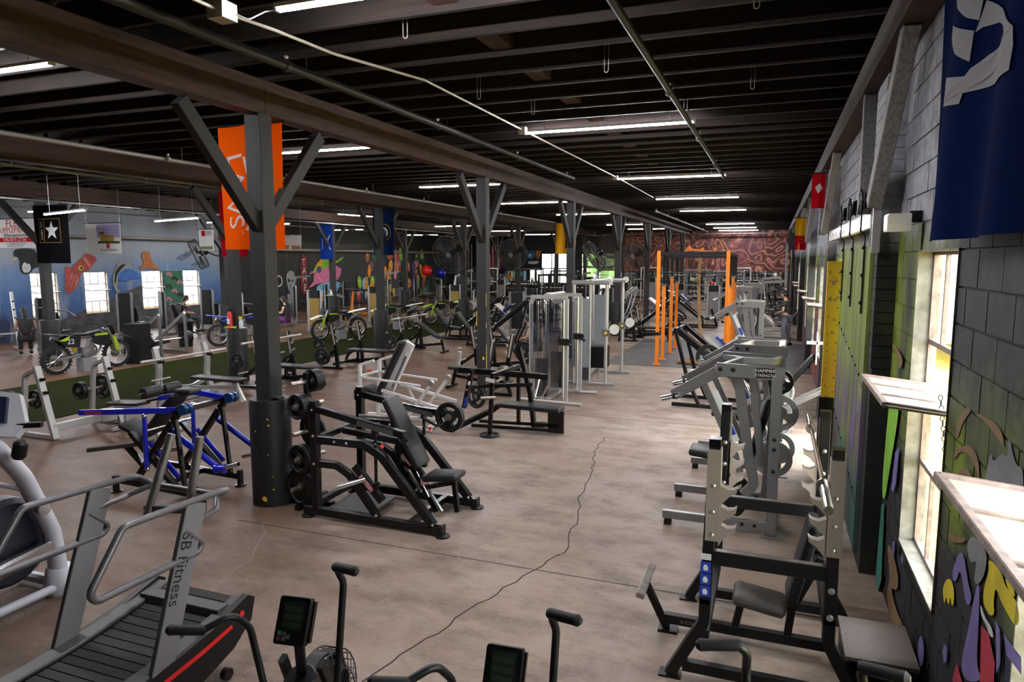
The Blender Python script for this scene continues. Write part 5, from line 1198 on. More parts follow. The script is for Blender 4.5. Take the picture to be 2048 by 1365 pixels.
plate((-1.05, 12.75, 1.0), (0, 1, 0), .22, .05, 'wide spoked black plate leaning behind the leg press sled', 'plates by the leg press')
leg_press('black leg press sled past the incline bench station', (-8.2, 20.4, 0), 10, BLK, BLKM)
g2 = leg_press('black hack sled leaning over the turf edge', (-9.6, 21.6, 0), 10, BLK, BLKM)
leg_press('black leg press sled behind the cable towers', (-4.2, 25.5, 0), 0, BLK, SIL)
leg_press('black leg press sled behind the orange posts', (-3.0, 28.6, 0), 180, BLK, BLKM)
leg_press('white framed leg press far along the block wall', (-.3, 27.2, 0), 180, WHT, SIL)
leg_press('silver plate sled near the back mirrors', (-6.8, 31.0, 0), 20, SIL, SIL)
# ================================================================ selectorised machines beyond the turf
def selector(label, loc, rz, shroud, kind=0, group='pin loaded machines beyond the turf', stack=True):
    """tower at the back (+y side), seat in front (-y); local"""
    s = thing('pin_loaded_machine', label, 'gym machine', loc, rz, group)
    for x in (-.24, .24): MB().bar([(x, 0, .02), (x, 0, 1.5), (x * .8, 0, 1.58)], .05, .09, up=(1, 0, 0)).obj('tower_post', SILL if shroud is not BLKM else SIL, s)
    MB().bar([(0, 0, .25), (0, 0, 1.28)], .40, .16, up=(0, 1, 0), b=.03).obj('shroud', shroud, s)
    MB().bar([(0, 0, 1.29), (0, 0, 1.57)], .42, .17, up=(0, 1, 0), b=.05).obj('tower_head', BLKM, s)
    MB().box(-.08, .08, -.0875, -.085, 1.38, 1.44).obj('number_plate', SIL, s)
    MB().bar([(-.3, 0, .04), (.3, 0, .04)], .08, .07).bar([(0, 0, .04), (0, -1.1, .04)], .08, .07).bar([(-.3, -1.1, .04), (.3, -1.1, .04)], .06, .06).obj('base', SIL, s)
    MB().bar([(0, -.75, .06), (0, -.75, .42)], .07, .07, up=(1, 0, 0)).obj('seat_post', SIL, s)
    MB().pad((0, -1.0, .48), (0, -.55, .48), .36, .08, (0, 0, 1)).obj('seat', VIN, s)
    if kind == 0:
        MB().pad((0, -.52, .52), (0, -.32, 1.12), .34, .08, (0, -1, .3)).obj('backrest', VIN, s); MB().bar([(0, -.45, .06), (0, -.28, 1.0)], .06, .06, up=(1, 0, 0)).obj('back_post', SIL, s)
        for x in (-1, 1): MB().tube([(x * .22, -.1, 1.2), (x * .42, -.4, 1.15), (x * .40, -.85, .95)], .022, .12, 10).obj('press_arm', SIL, s)
    elif kind == 1:
        for x in (-1, 1): MB().tube([(x * .2, -.15, .5), (x * .34, -.6, .7), (x * .34, -1.0, .62)], .022, .1, 10).obj('lever_arm', SIL, s)
        MB().lathe([(.03, 0), (.07, 0), (.075, .02), (.075, .46), (.07, .48), (.03, .48)], (-.24, -1.12, .34), (1, 0, 0), 14).obj('leg_roller', VIN, s); MB().pad((0, -.5, .52), (0, -.42, 1.05), .34, .08, (0, -1, .2)).obj('backrest', VIN, s)
    else:
        MB().bar([(0, 0, 1.55), (0, -.1, 1.95), (0, -.75, 2.0)], .07, .09).obj('overhead_boom', SIL, s); MB().cyl((-.45, -.75, 1.75), (.45, -.75, 1.75), .014, 8).cyl((0, -.75, 1.75), (0, -.75, 2.0), .005, 6).obj('lat_bar', CHR, s)
        MB().pad((0, -.45, .75), (0, -.40, .95), .3, .12, (0, -1, .1)).obj('knee_pad', VIN, s)
    return s
SEL = [((-20.6, 14.5), 205, BLKM, 0, 'black pin loaded machine in front of the first lit mural window'), ((-20.9, 17.5), 200, BLKM, 1, 'black pin loaded machine under the narwhal painting'), ((-20.6, 18.8), 160, BLKM, 0, 'black pin loaded machine left of the green graffiti'), ((-20.3, 20.6), 190, BLKM, 1, 'black pin loaded machine right of the green graffiti'),
       ((-18.8, 22.2), 170, BLKM, 0, 'black pin loaded machine behind the silver V press'), ((-16.1, 21.6), 200, BRZ, 1, 'pin loaded machine with bronze panel behind the woman in purple leggings'), ((-17.6, 19.2), 180, BRZ, 0, 'pin loaded machine with bronze panel beside the blue dirt bike'), ((-16.0, 25.6), 190, BRZ, 0, 'pin loaded machine with bronze panel in front of the bright skull'), ((-13.6, 28.6), 185, BRZ, 2, 'pin loaded machine with bronze panel past the green dirt bike'),
       ((-19.5, 27.0), 120, BLKM, 0, 'black pin loaded machine in front of the grey skull'), ((-20.0, 33.0), 110, SIL, 2, 'silver pulldown machine before the blob figures'), ((-17.9, 35.5), 150, SIL, 0, 'silver pin loaded machine before the blob figures'), ((-20.5, 37.5), 100, BLKM, 1, 'black pin loaded machine under the exercise balls'), ((-15.5, 33.0), 180, BLKM, 0, 'black pin loaded machine at the end of the turf lane'),
       ((-11.5, 27.0), 175, BLKM, 1, 'black pin loaded machine on the turf edge behind the fans'), ((-9.0, 26.0), 180, BLKM, 0, 'black pin loaded machine between the post rows'), ((-8.4, 29.2), 170, SIL, 2, 'silver pulldown machine between the post rows')]
for (xy, rz, sh, kd, lb) in SEL: selector(lb, (*xy, 0), rz, sh, kd)
FAR = [((-7.0, 34.5), 150, 2), ((-4.2, 33.5), 200, 2), ((-2.5, 32.0), 180, 0), ((-2.2, 36.0), 190, 2), ((-1.0, 40.0), 180, 1), ((-5.5, 39.0), 180, 2), ((-8.5, 39.0), 170, 0), ((-3.4, 43.0), 180, 2), ((-.6, 36.5), 100, 0), ((-.5, 44.0), 180, 2), ((-7.2, 44.0), 170, 0), ((-.4, 33.0), 95, 1), ((-.5, 30.0), 95, 2)]
for k, (xy, rz, kd) in enumerate(FAR): selector(('silver' if k % 3 else 'black') + (' pin loaded press machine crowded near the back mirrors', ' pin loaded leg machine with roller near the back mirrors', ' pulldown machine with overhead boom near the back mirrors')[kd], (*xy, 0), rz, SIL if k % 3 else BLKM, kd, 'machines near the back mirrors')
row_machine('lever_row_machine', 'white plate loaded machine beside the standing man', -.75, 15.4, 1.1, False)
# V shaped silver press beyond the turf
v = thing('squat_press', 'silver V framed squat press with stacked plates beyond the turf', 'gym machine', (-16.7, 15.1, 0))
for y in (-.55, .35):
    MB().bar([(-.9, y, .06), (.6, y, 1.18)], .06, .1).obj('slide_rail', SIL, v)
    MB().bar([(-.9, y, .05), (.7, y, .05)], .06, .07).obj('base_rail', SIL, v)
    MB().bar([(.62, y, .05), (.6, y, 1.15)], .06, .07, up=(0, 1, 0)).obj('rear_post', SIL, v)
MB().pad((-.95, -.1, .55), (-.55, -.1, .2), .45, .09, (.6, 0, .8)).obj('back_pad', VIN, v)
MB().bar([(-.6, -.1, .15), (.2, -.1, .35)], .5, .08).obj('carriage', BLKM, v)
for k, y in enumerate((-.86, -.80, -.74, .56, .62, .68)): plate((-16.35, 15.1 + y, .42), (0, 1, 0), .2, .045, 'black plate loaded on the near side of the V framed press' if y < 0 else 'black plate loaded on the far side of the V framed press', 'plates on the V framed press')
MB().cyl((.35, -.95, .42), (.35, .8, .42), .025, 12).obj('loading_bar', CHR, v)
# pale rack by the ocean mural
for k, (x, y, lb) in enumerate(((-21.6, 13.6, 'pale slanted dumbbell rack upright set under the manta ray painting'), (-16.9, 9.6, 'pale grey post of a machine at the turf far edge'))):
    q = thing('hook_rack', lb, 'rack', (x, y, 0), -20)
    for s in (-.6, .6):
        MB().bar([(0, s, .05), (-.35, s, 1.75)], .06, .08, up=(0, 1, 0)).obj('slanted_post', SILL, q); MB().bar([(-.5, s, .04), (.35, s, .04)], .06, .06).obj('base_rail', SILL, q)
        for z in (.7, .95, 1.2, 1.45): MB().prism([(0, -.03), (.06, -.02), (.09, .04), (.05, .02), (0, .03)], (-.03 - z * .2, s, z), (1, 0, 0), (0, 0, 1), .05).obj('hook', BLKM, q)
    MB().bar([(-.12, -.6, .5), (-.12, .6, .5)], .05, .05).obj('cross_tube', SILL, q); MB().pad((.1, 0, .45), (.6, 0, .45), .3, .07, (0, 0, 1)).obj('seat', VIN, q); MB().bar([(.35, 0, .05), (.35, 0, .42)], .06, .06, up=(0, 1, 0)).obj('seat_post', SILL, q); MB().bar([(-.12, 0, .3), (.4, 0, .3)], .05, .05).bar([(-.12, 0, .05), (-.12, 0, .5)], .05, .05, up=(0, 1, 0)).obj('seat_arm', SILL, q)
# orange trestle in front of the bright skull
q = thing('orange_trestle', 'bright orange steel stand with black pad in front of the bright skull mural', 'stand', (-19.3, 29.6, 0), 40)
for s in (-.5, .5): MB().bar([(s, -.4, .03), (s * .7, 0, 1.15)], .07, .07, up=(0, 1, 0)).bar([(s, .4, .03), (s * .7, 0, 1.15)], .07, .07, up=(0, 1, 0)).obj('trestle_leg', ORG, q)
MB().bar([(-.55, -.4, .05), (.55, -.4, .05)], .07, .07).obj('foot_bar', ORG, q); MB().pad((-.6, 0, 1.2), (.6, 0, 1.2), .3, .08, (0, 0, 1)).obj('top_pad', VIN, q)
# cabinets, bins, bottles
o = thing('speaker_cabinet', 'tall black speaker cabinet beside the lime motocross bike', 'speaker', (-15.75, 13.5, 0), 10)
MB().bar([(0, 0, 0), (0, 0, 1.05)], .5, .45, up=(0, 1, 0), b=.02).obj('cabinet', BLKM, o); MB().box(-.22, .22, -.235, -.226, .1, .98).obj('grille', RUB, o)
def bin_(label, loc):
    b = thing('waste_bin', label, 'bin', loc); MB().lathe([(.20, 0), (.24, .72), (.255, .74), (.255, .78)], n=20).obj('body', BLKM, b); MB().lathe([(.262, .77), (.262, .80), (.2, .86), (.08, .88), (.0005, .88)], n=20, cap=False).obj('lid', RUB, b); return b
bin_('black round waste bin beside the V framed press', (-17.3, 16.6, 0)); bin_('black round waste bin under the green graffiti', (-19.0, 20.3, 0))
ex = thing('fire_extinguisher', 'red fire extinguisher on the sleeved turf post', 'extinguisher', (GX[1] - .02, PY[2] - .17, 1.15))
MB().lathe([(.0005, 0), (.05, 0), (.055, .02), (.055, .36), (.035, .42), (.02, .44), (.0005, .44)], n=16, cap=False).obj('cylinder', RED, ex); MB().box(-.03, .05, -.02, .02, .44, .49).obj('valve', BLKM, ex)
MB().box(-.04, .04, -.0565, -.055, .16, .28).obj('label', WST, ex)
def bottle(label, loc):
    s = thing('spray_bottle', label, 'bottle', loc, 0, 'spray bottles on post sleeves'); MB().lathe([(.0005, 0), (.045, 0), (.048, .02), (.048, .15), (.02, .2), (.018, .22), (.0005, .22)], n=14, cap=False).obj('bottle_body', mat('white_translucent', (.6, .65, .7), .3), s); MB().box(-.05, .03, -.015, .015, .22, .27).box(-.06, -.04, -.01, .01, .19, .24).obj('trigger', YEL, s)
bottle('white spray bottle with yellow trigger on the sleeve by the red flag', (GX[1] + .17, PY[2] - .05, 1.2)); bottle('white spray bottle with yellow trigger on the sleeve by the blue banner', (GX[2] + .02, PY[4] - .17, 1.2))
def towel(label, loc):
    m = MB(); 
    for k in range(26): m.ball((random.uniform(-.12, .12), random.uniform(-.06, .06), .015 + random.uniform(0, .025)), random.uniform(.03, .045), 8, sz=.5)
    o = m.obj('cloth', mat('lime_cloth', (.30, .45, .05), .9)); o.location = loc; return tag(o, label, 'cloth')
towel('crumpled lime cloth on the sleeve by the red flag', (GX[1] + .02, PY[2] - .17, 1.2)); towel('crumpled lime cloth on the sleeve by the blue banner', (GX[2] - .03, PY[4] - .18, 1.2))
o = thing('glove', 'pair of dark gloves left on top of the first post sleeve', 'glove', (GX[0] + .15, PY[1] - .08, 1.2)); m = MB()
m.ball((0, 0, .028), .05, 10, sz=.55)
for k in range(4): m.tube([(.02, -.03 + k * .02, .03), (.06, -.035 + k * .023, .032), (.085, -.035 + k * .024, .02)], .011, .02, 6)
m.obj('glove_body', RUB, o)
for (x, y, z, r_, mt, lb) in ((-22.2, 42.2, 1.95, .36, RED, 'large red exercise ball on a high rack at the dark wall'), (-21.6, 43.2, 1.78, .33, BLUE, 'large blue exercise ball on a high rack at the dark wall')):
    o = MB().ball((0, 0, 0), r_, 24).obj('exercise_ball', mt); o.location = (x, y, z); tag(o, lb, 'ball')
bk = thing('ball_rack', 'black wire rack holding exercise balls at the dark wall', 'rack', (-22.0, 42.7, 0))
for x in (-.5, .5):
    for y in (-.9, .9): MB().bar([(x, y, 0), (x, y, 1.6)], .04, .04, up=(1, 0, 0)).obj('rack_post', BLKM, bk)
for z in (.5, 1.0, 1.43): MB().bar([(-.5, -.9, z), (-.5, .9, z)], .04, .04).bar([(.5, -.9, z), (.5, .9, z)], .04, .04).bar([(-.5, 0, z), (.5, 0, z)], .04, .04).obj('shelf_rail', BLKM, bk)
# ================================================================ motocross bikes
def dirt_bike(label, loc, rz, c1, c2, num='22', stand=True, c3=None):
    c3 = c3 or BLKM
    b = thing('dirt_bike', label, 'motorcycle', loc, rz, 'motocross bikes among the machines')
    TY = mat('knobby_tyre', (.012, .012, .012), .8)
    for x, w in ((-.70, .06), (.74, .045)):
        m = MB().lathe([(.27, -w), (.33, -w * .9), (.345, 0), (.33, w * .9), (.27, w)], (x, 0, .35), (0, 1, 0), 32, cap=False); 
        for k in range(26):
            a = 2 * math.pi * k / 26; d = V((math.cos(a), 0, math.sin(a)))
            for yy in (-w * .6, w * .6): m.prism([(-.014, -.018), (.014, -.018), (.014, .018), (-.014, .018)], V((x, yy, .35)) + d * .345, (0, 1, 0), (-d.z, 0, d.x), .03)
        o = m.obj('tyre', TY, b)
        MB().lathe([(.275, -w * .55), (.26, -w * .4), (.26, w * .4), (.275, w * .55)], (x, 0, .35), (0, 1, 0), 28, cap=False).obj('rim', mat('bike_rim', (.35, .35, .36), .35, metal=.7), b)
        sp = MB()
        for k in range(18):
            a = 2 * math.pi * k / 18; sp.cyl((x + .03 * math.cos(a + .6), .03 * (1 if k % 2 else -1), .35 + .03 * math.sin(a + .6)), (x + .262 * math.cos(a), 0, .35 + .262 * math.sin(a)), .003, 4)
        o = sp.obj('spokes', CHR, b); o['kind'] = 'stuff'
        MB().lathe([(.01, -.07), (.045, -.06), (.035, 0), (.045, .06), (.01, .07)], (x, 0, .35), (0, 1, 0), 14).obj('hub', SIL, b)
        MB().lathe([(.05, .066), (.11, .066), (.11, .07), (.05, .07)], (x, 0, .35), (0, 1, 0), 20).obj('brake_disc', CHR, b)
    for s in (-1, 1):
        MB().cyl((.74, s * .09, .35), (.52, s * .09, .98), .026, 12).cyl((.66, s * .09, .58), (.50, s * .09, 1.02), .032, 12).obj('fork_leg', STL, b)
        MB().prism([(-.06, -.1), (.06, -.12), (.05, .25), (-.02, .3)], (.70, s * .125, .55), (.95, 0, .3), (-.3, 0, .95), .01).obj('fork_guard', c1, b)
        MB().bar([(-.70, s * .10, .35), (-.15, s * .08, .42)], .03, .06, up=(0, 0, 1)).obj('swingarm', SIL, b)
        MB().prism([(-.02, -.08), (.28, -.22), (.42, .02), (.34, .14), (.05, .12)], (.12, s * .14, .80), (1, 0, 0), (0, 0, 1), .03).obj('radiator_shroud', c3, b); MB().prism([(.02, .06), (.36, .06), (.34, .12), (.05, .10)], (.12, s * .158, .80), (1, 0, 0), (0, 0, 1), .004).obj('shroud_stripe', c1, b)
        pn = MB().prism([(-.25, .0), (-.1, -.16), (.22, -.2), (.26, .08), (.0, .1)], (-.42, s * .12, .80), (1, 0, 0), (0, 0, 1), .02).obj('side_plate', BLKM, b); MB().prism([(-.25, .0), (-.1, -.02), (.0, .06), (.0, .1)], (-.42, s * .132, .80), (1, 0, 0), (0, 0, 1), .003).obj('side_flash', c1, b)
        if num: text(num, .17, WST, pn, frame_m((-.40, s * .1315, .76), (-s, 0, 0), (0, 0, 1)), 'race_number')
    MB().bar([(-.30, 0, .92), (.0, 0, .90), (.36, 0, .96)], .15, .06, b=.02).obj('seat', VIN, b)
    MB().sweep([(-.11, -.01), (-.07, .012), (.07, .012), (.11, -.01)], fillet([(-.25, 0, .88), (-.6, 0, .94), (-1.02, 0, 1.0)], .2)).obj('rear_fender', c2, b)
    MB().sweep([(-.10, -.02), (-.06, .012), (.06, .012), (.10, -.02)], fillet([(.50, 0, .86), (.80, 0, .84), (1.10, 0, .74)], .2)).obj('front_fender', c2, b)
    MB().prism([(-.11, -.13), (.11, -.13), (.12, .08), (.06, .14), (-.06, .14), (-.12, .08)], (.64, 0, .98), (0, 1, 0), V((-.3, 0, .95)), .02).obj('number_board', c3, b)
    MB().tube([(-.24, 0, .42), (.20, 0, .36), (.34, 0, .5), (.50, 0, .98), (.1, 0, .84), (-.25, 0, .84), (-.24, 0, .42)], .03, .08, 10).obj('frame', SIL, b)
    MB().box(-.14, .16, -.09, .09, .36, .60).lathe([(.06, -.14), (.12, -.13), (.12, .13), (.06, .14)], (-.02, 0, .44), (0, 1, 0), 18).bar([(.06, 0, .55), (.16, 0, .80)], .13, .15, up=(0, 1, 0)).obj('engine', mat('engine_alloy', (.16, .155, .15), .4, metal=.5), b)
    MB().tube([(.2, .08, .66), (.33, .1, .5), (.2, .12, .36), (-.1, .15, .5), (-.35, .15, .7)], .022, .08, 10).obj('header_pipe', STL, b); MB().cyl((-.33, .15, .70), (-.72, .14, .86), .05, 14).obj('silencer', SIL, b)
    MB().lathe([(.02, 0), (.045, .03), (.045, .25), (.02, .28)], (-.28, 0, .48), (.1, 0, 1), 12).obj('rear_shock', YEL, b)
    MB().tube([(.42, -.40, 1.12), (.46, -.22, 1.12), (.50, -.08, 1.04), (.50, .08, 1.04), (.46, .22, 1.12), (.42, .40, 1.12)], .013, .05, 10).obj('handlebar', BLKM, b)
    for s in (-1, 1): MB().cyl((.44, s * .30, 1.12), (.42, s * .42, 1.12), .018, 10).obj('grip', RUB, b)
    MB().bar([(.5, -.11, .98), (.5, .11, .98)], .06, .03).obj('triple_clamp', SIL, b)
    if stand:
        MB().bar([(0, 0, .0), (0, 0, .33)], .34, .36, up=(0, 1, 0), b=.02).obj('stand', mat('grey_bike_stand', (.22, .22, .23), .5), b)
    return b
LIME = mat('lime_plastic', (.35, .50, .02), .35); GRN = mat('green_plastic', (.03, .22, .04), .35); NVB = mat('bike_blue', (.01, .03, .35), .35)
dirt_bike('black motocross bike with lime trim and number 22 at the turf edge', (-15.85, 12.1, 0), 80, LIME, BLKM)
dirt_bike('motocross bike with white and lime fenders behind the flat bench', (-13.9, 20.0, .014), 245, LIME, WHT, '')
dirt_bike('blue motocross bike behind the first sleeved post', (-16.0, 17.6, 0), 60, NVB, NVB, '')
dirt_bike('green motocross bike on the turf beyond the incline bench', (-13.7, 23.6, .014), 230, GRN, WHT, '')
dirt_bike('lime motocross bike on the turf near the fans', (-12.9, 26.3, .014), 230, LIME, LIME, '')
# ================================================================ big wall fans on the posts
def fan(label, loc, rz, tilt, r=.6):
    f = thing('drum_fan', label, 'fan', loc, rz, 'industrial fans on the posts')
    R_ = Matrix.Rotation(tilt, 3, 'X'); c = MB()
    def T(x, y, z): return R_ @ V((x, y, z))
    for dy in (-.13, .13):
        for rr in [r * q / 7 for q in range(2, 8)]: c.tube([T(rr * math.cos(a * .2244), dy * (1 if rr > r * .9 else 1.25), rr * math.sin(a * .2244)) for a in range(28)], .006 if rr < r * .95 else .016, 0, 5, closed=True)
    for k in range(40):
        a = 2 * math.pi * k / 40; ca, sa = math.cos(a), math.sin(a)
        c.tube([T(.12 * ca, -.165, .12 * sa), T(r * .7 * ca, -.165, r * .7 * sa), T(r * ca, -.13, r * sa), T(r * ca, .13, r * sa), T(r * .7 * ca, .165, r * .7 * sa), T(.12 * ca, .165, .12 * sa)], .0055, 0, 4)
    o = c.obj('wire_cage', mat('fan_guard_wire', (.05, .048, .046), .5, metal=.3), f); o['kind'] = 'stuff'
    for k in range(3):
        a = 2 * math.pi * k / 3 + .4; ca, sa = math.cos(a), math.sin(a)
        MB().add([T(.08 * ca - .04 * sa, -.04, .08 * sa + .04 * ca), T(r * .88 * ca - .2 * sa, -.06, r * .88 * sa + .2 * ca), T(r * .88 * ca + .12 * sa, .06, r * .88 * sa - .12 * ca), T(.08 * ca + .05 * sa, .04, .08 * sa - .05 * ca)], [(0, 1, 2, 3), (3, 2, 1, 0)]).obj('fan_blade', BLKM, f)
    MB().lathe([(.02, 0), (.1, .01), (.11, .2), (.08, .26), (.0005, .27)], T(0, .05, 0), T(0, 1, 0), 18, cap=False).obj('motor', BLK, f); MB().lathe([(.0005, -.18), (.11, -.175), (.11, -.165), (.02, -.16)], T(0, 0, 0), T(0, 1, 0), 18, cap=False).obj('badge', SIL, f)
    MB().bar([T(0, .24, 0), (0, .55, -.05)], .05, .05).bar([(0, .55, -.05), (.0, .69, -.05)], .05, .06).obj('bracket', BLKM, f)
    return f
fan('large caged fan tilted down on the third turf post', (-11.45, 23.72, 2.93), -8, .3, .72)
fan('large caged fan in front of the striped flag', (-11.3, 29.85, 2.95), 0, .2, .70)
fan('caged fan seen edge on beside the red mural', (-6.1, 24.56, 2.85), -90, .6, .55)
fan('dark caged fan hanging before the red mural', (-5.66, 30.0, 2.9), -30, .3, .58)
fan('caged fan at the top of the ocean mural above the green graffiti', (-17.9, 17.9, 2.9), -45, .4, .5)
# ================================================================ people
SKIN = mat('skin', (.42, .22, .14), .5); SKIN2 = mat('skin_light', (.50, .28, .19), .5); HAIR = mat('dark_hair', (.010, .008, .008), .5, bump=.4, bscale=60)
def skinned(name, mt, par, chain, edges, root=0, sub=2):
    me = bpy.data.meshes.new(name); me.from_pydata([c[0] for c in chain], edges, []); o = link(name, me, mt, par)
    md = o.modifiers.new('skin', 'SKIN'); md.use_smooth_shade = True
    sl = me.skin_vertices[0].data if me.skin_vertices else None
    if sl is None:
        bpy.context.view_layer.objects.active = o; bpy.ops.mesh.customdata_skin_add(); sl = me.skin_vertices[0].data
    for i, c in enumerate(chain):
        r = c[1]; sl[i].radius = (r, r) if not isinstance(r, tuple) else r; sl[i].use_root = (i == root)
    s = o.modifiers.new('subd', 'SUBSURF'); s.levels = sub; s.render_levels = sub
    return o
def hand(par, wrist, direc, mt):
    d = V(direc).normalized(); sd = d.cross(V((0, 0, 1)))
    if sd.length < .1: sd = V((1, 0, 0))
    sd.normalize(); w = V(wrist); m = MB()
    m.pad(w, w + d * .09, .08, .03, sd.cross(d))
    for k in range(4):
        b0 = w + d * .085 + sd * (-.03 + k * .02); L = (.06, .072, .068, .052)[k]; dn = sd.cross(d) * -.02
        m.tube([b0, b0 + d * L * .5 + dn * .3, b0 + d * L + dn * 1.4], .0085, .01, 6)
    m.tube([w + d * .03 + sd * .04, w + d * .06 + sd * .065, w + d * .09 + sd * .06], .01, .02, 6)
    return m.obj('hand', mt, par)
def person(label, loc, rz, J, shirt, pants, skin=SKIN, hair_long=False, shoe=RUB, bare_legs=False, sleeve=True):
    """J: joints in local space, +y is the way the person faces"""
    p = thing('person', label, 'person', loc, rz)
    g = lambda k: V(J[k]); mid = lambda a, b, t=.5: g(a).lerp(g(b), t)
    names = ['pelvis', 'waist', 'chest', 'neck', 'head', 'sl', 'el', 'wl', 'sr', 'er', 'wr', 'hl', 'kl', 'al', 'tl', 'hr', 'kr', 'ar', 'tr']
    rad = dict(pelvis=.13, waist=.11, chest=.125, neck=.05, head=.055, sl=.055, el=.038, wl=.027, sr=.055, er=.038, wr=.027, hl=.085, kl=.055, al=.04, tl=.035, hr=.085, kr=.055, ar=.04, tr=.035)
    ix = {n: i for i, n in enumerate(names)}
    E_ = [('pelvis', 'waist'), ('waist', 'chest'), ('chest', 'neck'), ('neck', 'head'), ('chest', 'sl'), ('sl', 'el'), ('el', 'wl'), ('chest', 'sr'), ('sr', 'er'), ('er', 'wr'), ('pelvis', 'hl'), ('hl', 'kl'), ('kl', 'al'), ('al', 'tl'), ('pelvis', 'hr'), ('hr', 'kr'), ('kr', 'ar'), ('ar', 'tr')]
    skinned('body', skin, p, [(J[n], rad[n]) for n in names], [(ix[a], ix[b]) for a, b in E_], 0)
    hd = g('head'); up = (g('head') - g('neck')).normalized(); fw = V(J.get('face', (0, 1, 0))).normalized(); rt = fw.cross(up).normalized()
    c0 = hd + up * .085
    h = MB().ball((0, 0, 0), .1, 16, sx=.78, sy=.92, sz=1.16)
    q = Matrix((rt, fw, up)).transposed()
    h.v = [tuple(c0 + q @ V(v)) for v in h.v]; h = h.obj('head', skin, p)
    fm = MB(); fm.prism([(-.012, -.02), (.012, -.02), (.004, .03), (-.004, .03)], c0 + fw * .094 - up * .012, rt, up, .03)
    for s in (-1, 1): fm.ball(c0 + rt * s * .078 - up * .01, .022, 8, sx=.5, sz=1.2)
    fm.obj('nose_and_ears', skin, h)
    ey = MB()
    for s in (-1, 1): ey.ball(c0 + fw * .082 + rt * s * .032 + up * .012, .011, 8)
    ey.obj('eyes', HAIR, h); MB().prism([(-.025, -.005), (.025, -.005), (.02, .005), (-.02, .005)], c0 + fw * .086 - up * .055, rt, up, .008).obj('mouth', mat('lips', (.3, .1, .09), .5), h)
    hm = MB().ball((0, -.018, .02), .108, 16, sx=.82, sy=.92, sz=1.12); hm.v = [v if not (v[1] > .035 and v[2] < .06) else (v[0] * .6, .03, v[2]) for v in hm.v]
    if hair_long: hm.ball((0, -.07, -.1), .07, 12, sz=2.0); hm.ball((0, -.06, .1), .05, 10)
    hm.v = [tuple(c0 + q @ V(v)) for v in hm.v]; hm.obj('hair', HAIR, p)
    for w_, e_ in (('wl', 'el'), ('wr', 'er')): hand(p, g(w_), g(w_) - g(e_), skin)
    sh = [(g('pelvis') + V((0, 0, .02)), .15), (g('waist'), .138), (g('chest'), .15), (g('chest').lerp(g('neck'), .6), .085), (g('sl'), .078), (mid('sl', 'el', .62 if sleeve else .08), .062), (g('sr'), .078), (mid('sr', 'er', .62 if sleeve else .08), .062)]
    skinned('shirt', shirt, p, sh, [(0, 1), (1, 2), (2, 3), (2, 4), (4, 5), (2, 6), (6, 7)], 0)
    lg = [(g('pelvis'), .145)]; ed = []
    for s in 'lr':
        n0 = len(lg); lg += [(g('h' + s), .108), (g('k' + s), .078), (mid('k' + s, 'a' + s, .95 if not bare_legs else .25), .062)]; ed += [(0, n0), (n0, n0 + 1), (n0 + 1, n0 + 2)]
    skinned('trousers', pants, p, lg, ed, 0)
    for s in 'lr':
        a, t_ = g('a' + s), g('t' + s); d = t_ - a; d.z = 0; d = d.normalized() if d.length > .01 else V((0, 1, 0))
        MB().pad(V((a.x, a.y, a.z - .03)) - d * .08, V((a.x, a.y, a.z - .03)) + d * .2, .095, .09, (0, 0, 1), taper=.9).obj('shoe', shoe, p)
    return p
STAND = dict(pelvis=(0, 0, .93), waist=(0, .01, 1.1), chest=(0, .03, 1.3), neck=(0, .05, 1.47), head=(0, .08, 1.55), face=(0, 1, -.25), sl=(-.18, .02, 1.39), el=(-.25, .0, 1.12), wl=(-.16, .22, 1.05), sr=(.18, .02, 1.39), er=(.25, .0, 1.12), wr=(.15, .22, 1.05), hl=(-.09, 0, .88), kl=(-.11, .04, .49), al=(-.12, -.02, .08), tl=(-.12, .12, .04), hr=(.09, 0, .88), kr=(.12, .0, .49), ar=(.14, -.06, .08), tr=(.14, .08, .04))
SIT = dict(pelvis=(0, 0, .58), waist=(0, -.02, .74), chest=(0, -.02, .96), neck=(0, .02, 1.13), head=(0, .05, 1.2), face=(0, 1, -.1), sl=(-.17, -.02, 1.05), el=(-.24, .02, .80), wl=(-.2, .24, .76), sr=(.17, -.02, 1.05), er=(.24, .02, .80), wr=(.2, .24, .76), hl=(-.09, .04, .57), kl=(-.12, .44, .56), al=(-.12, .44, .12), tl=(-.12, .58, .06), hr=(.09, .04, .57), kr=(.12, .44, .56), ar=(.12, .44, .12), tr=(.12, .58, .06))
TSB = mat('black_shirt', (.020, .020, .024), .85); PTG = mat('grey_trousers', (.11, .11, .125), .85); PUR = mat('purple_leggings', (.13, .03, .15), .7); BLP = mat('black_leggings', (.012, .012, .013), .7); BLS = mat('blue_shirt', (.08, .22, .36), .8)
person('person in black T-shirt and grey trousers standing by the painted wall looking down', (.42, 23.5, 0), 62, STAND, TSB, PTG, SKIN2)
person('person with dark hair in black tank top seated with back turned under the manta ray', (-19.6, 13.2, 0), 60, SIT, BLP, BLP, SKIN, hair_long=True, sleeve=False)
s2 = dict(SIT); s2.update(wl=(-.12, .34, .82), wr=(.12, .34, .82), kl=(-.2, .42, .6), kr=(.2, .42, .6))
person('person in dark top and purple leggings seated on a machine by the grey skull', (-16.55, 20.5, 0), 100, s2, TSB, PUR, SKIN2, hair_long=True, sleeve=False)
person('person in black seated on a machine in front of the lit window', (-20.33, 19.5, 0), -40, SIT, TSB, BLP, SKIN)
s3 = dict(SIT); s3.update(chest=(0, .1, .94), neck=(0, .17, 1.1), head=(0, .22, 1.16), face=(0, 1, -.7))
